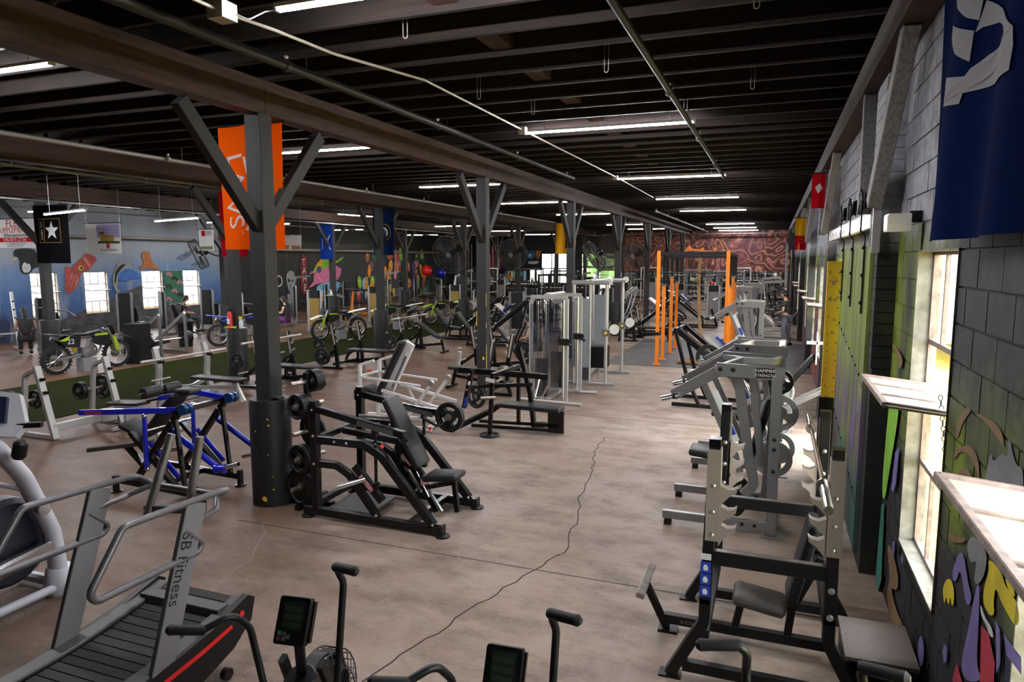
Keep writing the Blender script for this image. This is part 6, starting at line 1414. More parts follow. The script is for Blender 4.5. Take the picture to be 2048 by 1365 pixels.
person('person in black tank top bending forward on a bench behind the cable tower', (-5.55, 16.3, 0), 60, s3, BLP, BLP, SKIN2, sleeve=False)
person('person in blue shirt standing far back by the corner mirrors', (-17.0, 43.5, 0), 20, STAND, BLS, BLP, SKIN2)
s4 = dict(STAND); s4.update(el=(-.3, .12, 1.25), wl=(-.2, .32, 1.35), er=(.3, .12, 1.25), wr=(.2, .32, 1.35))
person('person in red top and white trousers standing far back between pulldown machines', (-3.3, 40.8, 0), 160, s4, RED, WHT, SKIN2)
# ================================================================ power racks, dumbbell racks and further machines at the back
def power_rack(label, loc, rz, col, group='power racks at the back'):
    r = thing('power_rack', label, 'rack', loc, rz, group)
    for x in (-.6, .6):
        for y in (-.6, .6): MB().bar([(x, y, .02), (x, y, 2.2)], .07, .07, up=(1, 0, 0)).obj('upright', col, r)
        MB().bar([(x, -.6, 2.17), (x, .6, 2.17)], .07, .06).obj('top_side', col, r); MB().bar([(x, -.75, .04), (x, .6, .04)], .07, .06).obj('base_side', col, r); MB().bar([(x, -.6, .75), (x, .6, .75)], .04, .06).obj('safety_bar', BLKM, r)
        MB().box(x - .05, x + .05, -.72, -.62, 1.28, 1.36).obj('bar_cup', BLKM, r)
    for y in (-.6, .6): MB().bar([(-.6, y, 2.17), (.6, y, 2.17)], .06, .06).obj('top_bar', col, r)
    MB().bar([(-.6, .6, .04), (.6, .6, .04)], .06, .06).obj('rear_foot', col, r)
    return r
for k, (x, y, rz, c_, lb) in enumerate(((-7.3, 24.2, 0, BLK, 'black power rack behind the cable towers'), (-9.4, 32.0, 10, BLK, 'black power rack between the post rows'), (-12.6, 36.0, 0, BLK, 'black power rack at the end of the turf lane'), (-13.0, 40.5, 0, BLK, 'black power rack before the glazed back doors'), (-1.9, 34.2, 0, SIL, 'silver power rack just beyond the orange rig'), (-3.8, 37.6, 0, SIL, 'silver power rack before the back mirrors'), (-7.6, 46.3, 0, SILL, 'pale power rack against the back mirrors'), (-2.0, 46.5, 0, SILL, 'pale power rack beside the wall against the back mirrors'), (-16.6, 39.0, 0, BLK, 'black power rack near the back corner flags'))):
    power_rack(lb, (x, y, 0), rz, c_)
    barbell((x, y - .67, 1.40), 'steel barbell racked at shoulder height on a power rack', 2.1, rz + 90)
    for s in (-1, 1): plate((x + s * .75 * math.cos(math.radians(rz)), y - .67 + s * .75 * math.sin(math.radians(rz)), 1.40), (math.cos(math.radians(rz)), math.sin(math.radians(rz)), 0), .225, .05, 'black plate loaded on a power rack barbell', 'plates on the power rack barbells', hub=False)
db_me = MB().cyl((-.07, 0, 0), (.07, 0, 0), .014, 8).lathe([(.03, -.15), (.065, -.145), (.065, -.075), (.03, -.07)], (0, 0, 0), (1, 0, 0), 10).lathe([(.03, .07), (.065, .075), (.065, .145), (.03, .15)], (0, 0, 0), (1, 0, 0), 10).mesh('dumbbell')
def db_rack(label, loc, rz, n=10):
    r = thing('dumbbell_rack', label, 'rack', loc, rz); c, s = math.cos(math.radians(rz)), math.sin(math.radians(rz))
    for x in (-1.1, 1.1): MB().bar([(x, .25, .02), (x, .1, 1.05)], .06, .08, up=(1, 0, 0)).bar([(x, -.3, .04), (x, .35, .04)], .06, .06).obj('rack_side', BLKM, r)
    for q in range(3):
        z = .3 + q * .33; y = -.05 + q * .06
        for dy in (-.09, .09): MB().bar([(-1.1, y + dy, z), (1.1, y + dy, z + .0)], .04, .03).obj('shelf_rail', SIL, r)
        MB().bar([(-1.1, y, z), (-1.1, .2, z)], .04, .04).bar([(1.1, y, z), (1.1, .2, z)], .04, .04).obj('shelf_arm', BLKM, r)
        for k in range(n):
            lx = -1.0 + k * 2.0 / (n - 1); o = link('dumbbell', db_me, IRON); o.location = (loc[0] + lx * c - y * s, loc[1] + lx * s + y * c, z + .082); o.rotation_euler = (0, 0, math.radians(rz + 90)); tag(o, 'black round dumbbell on a three tier rack at the back', 'dumbbell', 'dumbbells on the racks at the back')
db_rack('three tier black dumbbell rack under the corner mirrors', (-21.6, 48.2, 0), 0); db_rack('three tier black dumbbell rack beside the glazed back window', (-18.6, 48.2, 0), 0); db_rack('three tier black dumbbell rack under the red mural', (-5.0, 48.2, 0), 0)
MORE = [((-6.3, 27.6), 170, 0), ((-7.4, 36.8), 190, 1), ((-9.6, 36.0), 160, 2), ((-5.9, 42.0), 200, 1), ((-10.2, 41.5), 170, 2), ((-2.0, 39.0), 150, 0), ((-.4, 25.2), 95, 2), ((-.35, 38.6), 95, 0), ((-.35, 42.0), 95, 1), ((-3.9, 46.4), 180, 0), ((-11.4, 44.6), 180, 0), ((-10.4, 24.0), 170, 1), ((-8.6, 23.2), 200, 0), ((-14.6, 36.8), 170, 1), ((-18.8, 40.5), 120, 2), ((-20.8, 34.9), 100, 1), ((-21.0, 30.8), 100, 0), ((-18.2, 31.8), 150, 1), ((-19.4, 24.6), 150, 2)]
for k, (xy, rz, kd) in enumerate(MORE):
    col = (BLKM, SIL, BLKM, BRZ)[k % 4]; nm = {BLKM: 'black', SIL: 'silver', BRZ: 'bronze panelled'}[col]
    selector(nm + (' press machine among the crowded rear rows', ' leg machine with roller among the crowded rear rows', ' boom pulldown among the crowded rear rows')[kd], (*xy, 0), rz, col, kd, 'machines in the crowded rear rows')
for k, (x, y, rz, inc) in enumerate(((-6.6, 22.0, 180, .8), (-3.3, 23.4, 0, 0), (-7.6, 33.2, 180, 0), (-7.9, 27.8, 0, .6), (-5.2, 31.8, 180, 0))):
    bench(('black flat bench station among the rear machines', 'black incline bench station among the rear machines')[inc > 0], (x, y, 0), rz, incline=inc, group='bench stations among the rear machines')
row_machine('lever_row_machine', 'pale lever machine between the leg press sled and standing man', -.30, 9.2, 1.05, False)
row_machine('lever_row_machine', 'pale lever machine far along the block wall past the standing man', -.5, 18.6, 1.1, False)
LEFT_ART = [('painted_manta_ray','mant',[(15.56,3.09),(16.26,3.1),(16.32,2.92),(16.42,2.82),(16.61,2.7),(16.87,2.67),(16.65,2.56),(16.44,2.49),(16.16,2.43),(16.1,2.31),(15.92,2.22),(15.76,2.31),(15.71,2.43),(15.72,2.58),(15.73,2.72),(15.66,2.79),(15.56,2.82)]),
 ('painted_manta_belly','pale',[(15.8,2.53),(15.88,2.65),(15.95,2.58),(16.05,2.6),(16.09,2.45),(16.03,2.31),(15.88,2.27),(15.79,2.36)]),
 ('painted_manta_horn','cream',[(15.49,2.63),(15.48,2.7),(15.61,2.82),(15.69,2.78),(15.58,2.7)]),
 ('painted_squid','squid',[(18.03,2.93),(18.2,2.96),(18.6,2.77),(18.35,2.53),(18.27,2.37),(18.1,2.32),(17.86,2.25),(17.79,1.99),(17.65,1.68),(17.48,1.63),(17.26,1.46),(17.26,1.62),(17.42,1.89),(17.28,1.9),(17.41,2.1),(17.28,2.26),(17.48,2.33),(17.6,2.51),(17.79,2.69),(17.99,2.8)]),
 ('painted_squid_stripe','pink',[(17.99,2.8),(18.08,2.8),(18.31,2.43),(18.26,2.37),(18.04,2.67)]),
 ('painted_squid_eye','yel',[(17.78,2.42),(17.81,2.5),(17.9,2.52),(17.97,2.48),(17.99,2.4),(17.94,2.33),(17.84,2.31),(17.79,2.35)]),
 ('painted_squid_pupil','blk',[(17.84,2.43),(17.9,2.48),(17.95,2.44),(17.95,2.39),(17.89,2.37),(17.85,2.39)]),
 ('painted_tentacle','pink',[(17.61,2.23),(17.65,2.23),(17.53,1.89),(17.36,1.56),(17.34,1.56),(17.49,1.89)]),
 ('painted_tentacle','pink',[(17.69,2.2),(17.73,2.2),(17.67,1.89),(17.56,1.58),(17.53,1.58),(17.63,1.89)]),
 ('painted_tentacle','pink',[(17.74,2.15),(17.78,2.14),(17.73,1.94),(17.63,1.73),(17.6,1.73),(17.69,1.94)]),
 ('painted_tentacle','pink',[(17.53,2.28),(17.57,2.28),(17.47,2.01),(17.31,1.74),(17.28,1.74),(17.42,2.01)]),
 ('painted_narwhal','grey',[(19.38,2.55),(19.51,2.66),(19.77,2.69),(19.95,2.66),(20.14,2.83),(19.99,2.6),(19.93,2.41),(19.65,2.35),(19.48,2.19),(19.37,2.03),(19.32,1.78),(19.3,1.58),(19.46,1.6),(19.29,1.33),(19.21,1.56),(19.13,1.73),(19.12,1.98),(19.18,2.22)]),
 ('painted_narwhal_marks','blk',[(19.23,2.19),(19.37,2.41),(19.57,2.55),(19.76,2.55),(19.62,2.44),(19.45,2.3),(19.31,2.11),(19.26,1.83),(19.2,1.84)]),
 ('painted_octopus','oct',[(20.46,2.84),(20.53,2.99),(20.72,3.07),(20.89,3.0),(20.91,2.79),(20.99,2.64),(21.1,2.48),(21.34,2.33),(21.15,2.3),(20.97,2.38),(20.78,2.28),(20.67,2.44),(20.48,2.29),(20.28,2.44),(20.49,2.49),(20.56,2.64)]),
 ('painted_dolphin','dolp',[(22.08,2.74),(22.36,2.9),(22.63,2.98),(22.68,3.12),(22.77,3.01),(23.06,3.18),(23.27,3.15),(23.12,3.07),(22.97,2.9),(22.69,2.77),(22.4,2.58),(22.38,2.71)]),
 ('painted_whale','dolp',[(22.88,2.52),(23.38,2.66),(23.74,2.63),(23.66,2.52),(23.15,2.47)]),
 ('painted_wave','bluep',[(19.26,2.02),(19.74,2.45),(20.18,2.24),(20.46,1.99),(20.1,1.99),(19.58,1.86)]),
 ('green_graffiti_panel','grn',[(21.49,2.26),(22.43,2.25),(22.33,0.86),(21.46,0.91)]),
 ('graffiti_stroke','gpk',[(21.58,2.17),(21.78,2.23),(21.96,2.05),(21.83,1.98),(21.76,2.11),(21.62,2.03)]),
 ('graffiti_stroke','gdk',[(21.84,1.99),(22.04,2.05),(22.23,1.87),(22.09,1.8),(22.02,1.93),(21.88,1.85)]),
 ('graffiti_stroke','gpk',[(22.1,1.81),(22.31,1.87),(22.5,1.69),(22.36,1.62),(22.29,1.75),(22.15,1.67)]),
 ('graffiti_stroke','gdk',[(21.54,1.66),(21.74,1.72),(21.93,1.54),(21.79,1.47),(21.72,1.6),(21.59,1.52)]),
 ('graffiti_stroke','gpk',[(21.8,1.48),(22.01,1.54),(22.19,1.36),(22.05,1.29),(21.98,1.42),(21.85,1.34)]),
 ('graffiti_stroke','gdk',[(22.07,1.3),(22.27,1.36),(22.46,1.17),(22.32,1.11),(22.25,1.24),(22.11,1.16)]),
 ('graffiti_stroke','gpk',[(21.51,1.16),(21.71,1.21),(21.89,1.03),(21.75,0.97),(21.68,1.1),(21.55,1.02)]),
 ('mural_kelp','red2',[(17.28,2.47),(17.45,2.47),(17.44,2.11),(17.29,1.66),(17.21,1.57)]),
 ('painted_skull','grey',[(29.05,1.73),(29.15,2.06),(29.42,2.17),(29.72,2.05),(29.79,1.71),(29.68,1.31),(29.48,1.03),(29.27,1.04),(29.15,1.33)]),
 ('painted_skull_eye','blk',[(29.16,1.7),(29.31,1.75),(29.39,1.61),(29.25,1.52)]),
 ('painted_skull_eye','blk',[(29.48,1.63),(29.66,1.71),(29.69,1.57),(29.55,1.49)]),
 ('painted_skull_nose','blk',[(29.38,1.46),(29.44,1.32),(29.31,1.32)]),
 ('painted_collar','grey',[(29.09,0.94),(29.48,0.98),(29.54,0.52),(29.31,0.36),(29.11,0.54)]),
 ('red_banner','dred',[(30.26,2.96),(30.77,2.96),(30.79,2.38),(30.7,1.8),(30.86,1.21),(30.91,0.85),(30.15,0.89)]),
 ('skull_crown','lime',[(31.27,1.9),(31.38,2.2),(31.59,2.43),(32.1,2.82),(32.7,2.73),(33.31,2.54),(34.19,2.92),(34.09,2.73),(33.2,2.42),(31.57,2.05)]),
 ('skull_crown_left','yel',[(31.59,2.43),(32.1,2.82),(32.13,2.37),(31.68,2.22)]),
 ('skull_face','hotp',[(31.27,1.85),(31.67,2.08),(33.31,2.42),(33.72,2.23),(33.94,2.2),(33.87,2.04),(33.7,1.85),(34.04,2.1),(33.7,1.73),(33.47,1.48),(31.63,1.42),(31.04,1.2),(30.88,1.24),(31.35,1.55)]),
 ('skull_jaw','sky',[(31.51,1.0),(31.63,1.39),(33.47,1.5),(33.73,1.35),(33.61,1.1),(33.33,0.8),(33.05,0.5),(32.18,0.52),(31.79,0.63)]),
 ('skull_socket','purp',[(31.57,2.14),(31.68,2.34),(31.93,2.37),(32.07,2.19),(31.96,1.98),(31.66,1.97)]),
 ('skull_socket','purp',[(32.68,2.24),(32.89,2.41),(33.2,2.36),(33.29,2.14),(33.08,1.99),(32.77,2.03)]),
 ('skull_nose','purp',[(33.05,1.46),(33.37,1.55),(33.58,1.6),(33.25,1.36)]),
 ('skull_drip','org2',[(31.89,0.68),(33.11,0.68),(33.0,0.47),(32.58,0.4),(31.97,0.41)]),
 ('skull_dash','hotp',[(30.94,1.97),(31.38,2.03),(31.37,1.99),(30.94,1.92)]),
 ('skull_dash','hotp',[(31.09,2.06),(31.53,2.12),(31.52,2.07),(31.09,2.01)]),
 ('skull_dash','sky',[(33.41,1.3),(33.89,1.36),(33.89,1.31),(33.41,1.25)]),
 ('skull_dash','sky',[(33.45,1.17),(33.94,1.23),(33.94,1.18),(33.45,1.12)])]
RIGHT_ART = [('brown_ribbon','brn',[(4.18,1.81),(4.14,1.91),(3.99,2.02),(3.9,2.01),(4.05,1.92),(4.11,1.82)]),
 ('brown_ribbon','brn',[(3.9,2.01),(3.54,2.04),(3.41,2.02),(3.36,1.96),(3.46,1.98),(3.6,2.0)]),
 ('brown_ribbon','brn',[(4.18,1.72),(4.01,1.81),(3.82,1.85),(3.71,1.81),(3.67,1.71),(3.75,1.76),(3.88,1.8),(4.05,1.77),(4.16,1.68)]),
 ('brown_ribbon','brn',[(4.08,1.64),(3.94,1.72),(3.82,1.72),(3.76,1.67),(3.85,1.7),(3.97,1.67),(4.04,1.61)]),
 ('grey_spikes','gry',[(3.61,1.71),(3.54,1.91),(3.49,1.86),(3.39,1.94),(3.3,1.93),(3.33,2.04),(3.21,1.93),(3.12,1.95),(3.09,1.83),(3.29,1.79),(3.39,1.83),(3.46,1.73)]),
 ('brown_ribbon','brn',[(4.16,1.29),(3.96,1.34),(3.8,1.4),(3.85,1.35),(4.04,1.28),(4.14,1.26)]),
 ('purple_bolt','prp',[(4.03,1.11),(3.87,1.34),(3.7,1.2),(3.62,1.17),(3.71,1.08),(3.86,1.23),(3.93,1.1)]),
 ('grey_flame','gry',[(3.79,1.36),(3.73,1.44),(3.59,1.47),(3.45,1.46),(3.48,1.34),(3.57,1.26),(3.63,1.26),(3.6,1.37),(3.7,1.31)]),
 ('yellow_hand','ylw',[(4.17,0.95),(4.13,1.03),(4.03,1.09),(3.95,1.08),(3.92,1.01),(3.96,0.96),(4.0,1.01),(4.02,0.93),(4.09,0.97),(4.1,0.9)]),
 ('yellow_drip','ylw',[(3.44,1.45),(3.26,1.47),(3.19,1.43),(3.05,1.44),(3.0,1.39),(3.03,1.34),(3.11,1.34),(3.23,1.35),(3.31,1.38),(3.32,1.3),(3.29,1.26),(3.36,1.22),(3.46,1.23),(3.46,1.31),(3.41,1.4)]),
 ('yellow_drip','ylw',[(3.2,1.46),(3.12,1.49),(3.07,1.45),(3.12,1.42)]),
 ('purple_bolt','prp',[(3.57,1.26),(3.52,1.29),(3.49,1.12),(3.47,0.92),(3.36,0.92),(3.61,0.76),(3.72,0.79),(3.64,0.99)]),
 ('red_tongue','rd',[(3.45,1.13),(3.34,1.15),(3.23,1.08),(3.22,1.0),(3.4,0.89)]),
 ('red_tongue','rd',[(3.83,0.63),(3.78,0.76),(3.66,0.73)]),
 ('white_teeth','wht',[(3.49,1.22),(3.4,1.19),(3.31,1.2),(3.26,1.17),(3.32,1.15),(3.38,1.17),(3.46,1.17)]),
 ('purple_bolt','prp',[(3.26,1.25),(3.2,1.24),(3.16,1.12),(3.19,1.05)]),
 ('purple_bolt','prp',[(3.15,1.25),(2.94,1.27),(2.92,1.21),(3.09,1.19)]),
 ('brown_ribbon','brn',[(5.95,0.51),(5.7,0.57),(5.36,0.48),(5.41,0.36),(5.68,0.28),(5.36,0.23),(5.02,0.28),(4.79,0.2),(4.87,0.1),(5.13,0.11),(5.58,0.03),(5.83,0.16),(5.7,0.33)]),
 ('purple_spot','prp',[(4.62,0.34),(4.61,0.44),(4.54,0.5),(4.45,0.46),(4.46,0.35),(4.53,0.29)]),
 ('purple_spot','prp',[(4.04,0.67),(4.02,0.73),(3.96,0.74),(3.95,0.67),(4.0,0.63)]),
 ('purple_spot','prp',[(5.7,0.52),(5.7,0.63),(5.61,0.66),(5.6,0.53)]),
 ('purple_spot','prp',[(5.33,0.64),(5.31,0.69),(5.25,0.69),(5.26,0.62)]),
 ('teal_stripe','teal',[(6.37,0.06),(6.31,0.71),(6.17,0.76),(6.07,0.16),(6.25,-0.09)]),
 ('lime_stripe','lime',[(6.17,0.76),(6.36,0.81),(6.26,1.67),(5.8,1.7),(5.82,1.52),(6.02,1.1)]),
 ('violet_edge','prp',[(5.88,0.97),(5.83,1.28),(5.67,1.37),(5.7,1.08),(5.8,0.98)]),
 ('cream_ribbon','brn',[(6.35,2.06),(6.06,2.06),(5.78,2.02),(5.78,1.96),(5.96,1.9),(5.9,1.99),(6.12,2.03)])]
BLUE_FLAG_ART = [[(4.08,3.64),(3.66,3.55),(3.61,3.57),(3.44,3.58),(3.22,3.56),(3.13,3.58),(3.19,3.62),(3.32,3.67),(3.51,3.71),(3.58,3.71),(3.54,3.75),(3.49,3.81),(3.28,3.71),(2.98,3.56),(2.96,3.49),(2.98,3.41),(3.2,3.42),(3.67,3.48),(3.7,3.44),(4.03,3.49)],[(3.91,4.0),(3.53,3.87),(3.52,3.82),(3.55,3.75),(3.67,3.8),(3.82,3.89)],[(3.91,3.84),(3.59,3.72),(3.62,3.6),(3.79,3.68),(3.9,3.78)]]
# ================================================================ flat paint on the walls
PAL = dict(mant=(.012, .012, .014), pale=(.50, .50, .50), cream=(.40, .34, .22), squid=(.34, .06, .045), pink=(.50, .17, .14), yel=(.60, .36, .02), blk=(.008, .008, .009), grey=(.24, .25, .26), oct=(.36, .12, .03), dolp=(.10, .14, .18), bluep=(.04, .14, .42), grn=(.03, .13, .07), gdk=(.01, .02, .015), gpk=(.40, .16, .20), red2=(.40, .07, .05), dred=(.16, .008, .012), lime=(.22, .50, .04), hotp=(.70, .20, .38), sky=(.22, .50, .75), purp=(.10, .05, .17), org2=(.65, .28, .02),
           brn=(.20, .115, .05), gry=(.16, .16, .165), prp=(.16, .13, .32), ylw=(.50, .40, .01), rd=(.36, .02, .04), wht=(.5, .5, .5), teal=(.02, .16, .12), grn2=(.16, .24, .006))
def paint(c): return mat('mural_paint_' + c, PAL[c], .75, var=.22, scale=5)
def art(lst, x, par, step, nx):
    for k, (nm, c, pts) in enumerate(lst):
        if len(pts) > 5:
            for _ in range(1 if any(w in nm for w in ('octopus', 'dolphin', 'whale', 'stroke', 'dash', 'narwhal')) else 2): pts = [q for i in range(len(pts)) for q in ((pts[i][0] * .75 + pts[(i + 1) % len(pts)][0] * .25, pts[i][1] * .75 + pts[(i + 1) % len(pts)][1] * .25), (pts[i][0] * .25 + pts[(i + 1) % len(pts)][0] * .75, pts[i][1] * .25 + pts[(i + 1) % len(pts)][1] * .75))]
        xx = x + nx * ((.026 if nx > 0 else .003) + .0006 * k)
        me = bpy.data.meshes.new(nm); f = list(range(len(pts)))
        a = sum((pts[i][0] * pts[(i + 1) % len(pts)][1] - pts[(i + 1) % len(pts)][0] * pts[i][1]) for i in range(len(pts)))
        if (a > 0) != (nx > 0): f.reverse()
        me.from_pydata([(xx, y, z) for y, z in pts], [], [f]); me.update(); link(nm, me, paint(c), par)
art(LEFT_ART, LX, wl, 0, 1); art(RIGHT_ART, WX - .014, wr, 0, -1)
for k, ch in enumerate('TAME'): text(ch, .52, paint('pale'), wl, frame_m((LX + .06, 30.50 + .02 * k, 2.55 - .45 * k), (0, 1, 0), (0, 0, 1)), 'painted_letter', ext=.001)
for k, ch in enumerate('SO'): text(ch, .85, paint('pale'), wl, frame_m((LX + .06, 27.7 + .75 * k, 1.6), (0, 1, 0), (0, 0, 1)), 'painted_letter', ext=.001)
random.seed(21); BC = ['hotp', 'sky', 'org2', 'purp', 'yel', 'red2', 'teal', 'oct', 'pink', 'grn', 'lime']
for k in range(70):
    y, z = random.uniform(35.6, 44.6), random.uniform(.4, 3.1); a, b = random.uniform(.14, .32), random.uniform(.25, .5); t0 = random.uniform(-.4, .4)
    pts = [(y + a * math.cos(q * .524) * math.cos(t0) - b * math.sin(q * .524) * math.sin(t0), z + a * math.cos(q * .524) * math.sin(t0) + b * math.sin(q * .524) * math.cos(t0)) for q in range(12)]
    art([('painted_blob', random.choice(BC), pts)], LX + .004 + .0008 * k, wl, 0, 1)
    if k % 2: art([('painted_blob_patch', 'wht', [(y + .35 * a * math.cos(q * .785), z + .1 + .3 * b * math.sin(q * .785)) for q in range(8)])], LX + .0046 + .0008 * k + .0006, wl, 0, 1)
# ================================================================ sliding plank door and its rail
PLK = NT('mural_planks'); X_, Y_, Z_ = PLK.sep()
n_ = PLK.noise(2.2, 4, st=(1, 1, .45), dist=.7); n2 = PLK.noise(1.0, 3, st=(1, 1, .4), dist=.6)
cc = PLK.ramp(n_, [(.38, (.20, .30, .03)), (.48, (.16, .12, .09)), (.58, (.13, .09, .24)), (.68, (.30, .23, .16))])
cc = PLK.mix(PLK.ramp(PLK.math('MULTIPLY', PLK.math('ADD', Z_, PLK.math('MULTIPLY', n2, .8)), .25), [(.42, 0.0), (.56, 1.0)]), cc, PLK.mix(PLK.ramp(n2, [(.45, 0.0), (.65, .7)]), (.23, .30, .04), (.09, .10, .05)))
cc = PLK.mix(PLK.ramp(PLK.math('MULTIPLY', Z_, .33), [(.22, 1.0), (.34, 0.0)]), cc, PLK.mix(PLK.ramp(n2, [(.4, 0.0), (.6, 1.0)]), (.10, .085, .07), (.02, .12, .10)))
PLK.bump(PLK.noise(18, 4, st=(1, 1, .2)), .3, .006); PLK = PLK.done(cc, .7)
d = thing('sliding_barn_door', 'green painted plank sliding door hung from a wall rail beside the window', 'door', (.78, 8.0, 0))
DX = .79
for k in range(15):
    y0 = 6.72 + k * .178
    W(MB().box(DX - .022 + random.uniform(-.002, .002), DX + .022, y0 + .003, y0 + .173, .12, 2.86), 'plank', PLK, d)
W(MB().box(DX + .022, DX + .05, 6.75, 9.35, .35, .50).box(DX + .022, DX + .05, 6.75, 9.35, 2.3, 2.45), 'back_ledge', GREYT, d)
for z in (.55, 1.62): 
    W(MB().bar([(DX - .026, 6.74, z), (DX - .026, 9.38, z + .35)], .006, .012), 'strap_line', BLKM, d)
    for k in range(8): W(bolts([(DX - .026, 6.95 + k * .32, z + .08 + k * .04)], (-1, 0, 0), .013, .012), 'strap_bolt', BLKM, d)
for yy in (7.05, 8.05, 9.1):
    W(MB().bar([(DX - .035, yy, 2.25), (DX - .035, yy, 2.95), (DX - .075, yy, 3.0), (DX - .075, yy, 3.32)], .05, .012, up=(1, 0, 0)), 'hanger_strap', BLK, d)
    W(MB().lathe([(.02, -.02), (.085, -.02), (.07, 0), (.085, .02), (.02, .02)], (DX - .045, yy, 3.27), (1, 0, 0), 20), 'hanger_wheel', BLK, d)
    W(MB().tube([(DX - .085, yy - .09, 3.15), (DX - .085, yy - .09, 3.3), (DX - .085, yy, 3.39), (DX - .085, yy + .09, 3.3), (DX - .085, yy + .09, 3.15)], .012, .08, 8), 'wheel_guard', BLK, d)
    for z in (2.35, 2.6, 2.85): W(bolts([(DX - .042, yy, z)], (-1, 0, 0), .018, .014), 'strap_bolt', BLKM, d)
ra = thing('door_rail', 'grey steel sliding door rail bolted along the block wall', 'rail', (.8, 9.4, 3.1))
W(MB().box(.80, .85, 6.42, 12.3, 3.03, 3.18), 'rail_beam', SIL, ra); W(MB().box(.74, .80, 6.42, 6.45, 2.8, 3.3), 'end_stop', SILL, ra)
for k in range(5): W(MB().cyl((.797, 9.8 + k * .55, 3.1), (.806, 9.8 + k * .55, 3.1), .03, 12), 'rail_hole', BLKM, ra)
for y in (6.6, 9.2, 12.1): W(MB().box(.85, WX - .004, y - .05, y + .05, 3.04, 3.17), 'rail_bracket', SIL, ra)
RYEL = mat('rusty_yellow_paint', (.78, .48, .02), .55, col2=(.34, .17, .08), scale=16, lo=.58, hi=.68, bump=.2, bscale=60)
g = thing('guard_post', 'rusty yellow steel door guard on a black base beside the doorway', 'guard post', (.71, 9.52, 0))
W(MB().box(.62, .80, 9.49, 9.51, 1.0, 2.72).box(.62, .635, 9.51, 9.60, 1.0, 2.72).box(.785, .80, 9.51, 9.60, 1.0, 2.72), 'channel', RYEL, g)
W(MB().box(.60, .81, 9.47, 9.62, 0, 1.0), 'base', BLKM, g)
for k in range(14): W(bolts([(.66 + .1 * (k % 2), 9.489, 1.15 + .11 * k)], (0, -1, 0), .008, .006), 'rivet', BLKM, g)
fl = thing('flood_light', 'small white flood light on the wall above the window', 'light fixture', (.80, 5.52, 3.0))
W(MB().box(.72, .86, 5.42, 5.62, 2.94, 3.06), 'lamp_head', WHT, fl); W(MB().box(.86, WX - .014, 5.5, 5.54, 3.0, 3.08), 'bracket', BLKM, fl); W(MB().box(.715, .72, 5.435, 5.605, 2.95, 3.05), 'lens', mat('flood_lens', (.75, .73, .65), .3), fl)
ch = thing('sash_chain', 'thin dark chain hanging from the open window sash', 'chain', (.9, 4.6, 1.9)); m = MB()
for k in range(14): m.tube([(.93 + .004 * k, 4.55 + .012 * math.cos(q * 1.05), 1.95 - .03 * k + .016 * math.sin(q * 1.05)) if k % 2 else (.93 + .004 * k + .012 * math.cos(q * 1.05), 4.55, 1.95 - .03 * k + .016 * math.sin(q * 1.05)) for q in range(6)], .003, 0, 5, closed=True)
o = W(m, 'chain_links', BLKM, ch); o['kind'] = 'stuff'
wc = thing('wall_cross', 'small white wooden cross fixed by the doorway', 'cross', (.72, 12.4, 1.35)); W(MB().box(.70, .72, 12.38, 12.42, 1.0, 1.55).box(.55, .90, 12.38, 12.42, 1.34, 1.39), 'cross_bars', WHT, wc)
# chain hoist against the far wall
h = thing('wall_pulley', 'black pulley block with hanging rope on the far block wall', 'pulley', (.6, 27.5, 2.0))
W(MB().box(.45, .85, 27.6, 27.9, 3.1, 3.7), 'housing', BLKM, h); W(MB().lathe([(.03, -.05), (.22, -.05), (.18, 0), (.22, .05), (.03, .05)], (.6, 27.5, 3.4), (0, 1, 0), 20), 'sheave', BLK, h); W(MB().cyl((.6, 27.4, 3.2), (.6, 27.4, 1.2), .03, 8), 'rope_fall', RUB, h); W(MB().bar([(.4, 27.7, .0), (.4, 27.7, 3.3)], .08, .08, up=(1, 0, 0)), 'frame_post', SIL, h)
# ================================================================ flags and banners
from mathutils.geometry import tessellate_polygon
def cloth(name, label, cat, o, u, w, h, mt, fold=.03, nfold=3.0, group=None, nu=28, nv=14, pole=True, swing=0.0):
    """hanging cloth: top-left corner o, horizontal unit u, hangs down h"""
    t = thing(name, label, cat, o, 0, group); u = V(u).normalized(); n = u.cross(V((0, 0, -1)))
    def S(a, b):
        k = .35 + .65 * b / h
        return u * (a + swing * b) + V((0, 0, -b)) + n * fold * k * math.sin(a / w * nfold * 6.28 + b * 1.3)
    vs = []; fs = []
    for off in (0, .003):
        for j in range(nv + 1):
            for i in range(nu + 1): vs.append(S(w * i / nu, h * j / nv) + n * off)
    N = (nu + 1) * (nv + 1)
    for j in range(nv):
        for i in range(nu):
            a = j * (nu + 1) + i; fs.append((a, a + 1, a + nu + 2, a + nu + 1)); fs.append((N + a + nu + 1, N + a + nu + 2, N + a + 1, N + a))
    me = MB().add(vs, fs).mesh('cloth'); link('cloth', me, mt, t)
    if pole: MB().cyl(u * -.04, u * (w + .04), .012, 8).obj('hanging_rod', BLKM, t)
    if name == 'shop_banner':
        for a in (.03, w - .03): MB().cyl(u * a, u * a + V((0, 0, DZ - o[2])), .004, 6).obj('hanging_cord', BOLT, t)
    t['_n'] = 0
    return t, S, n
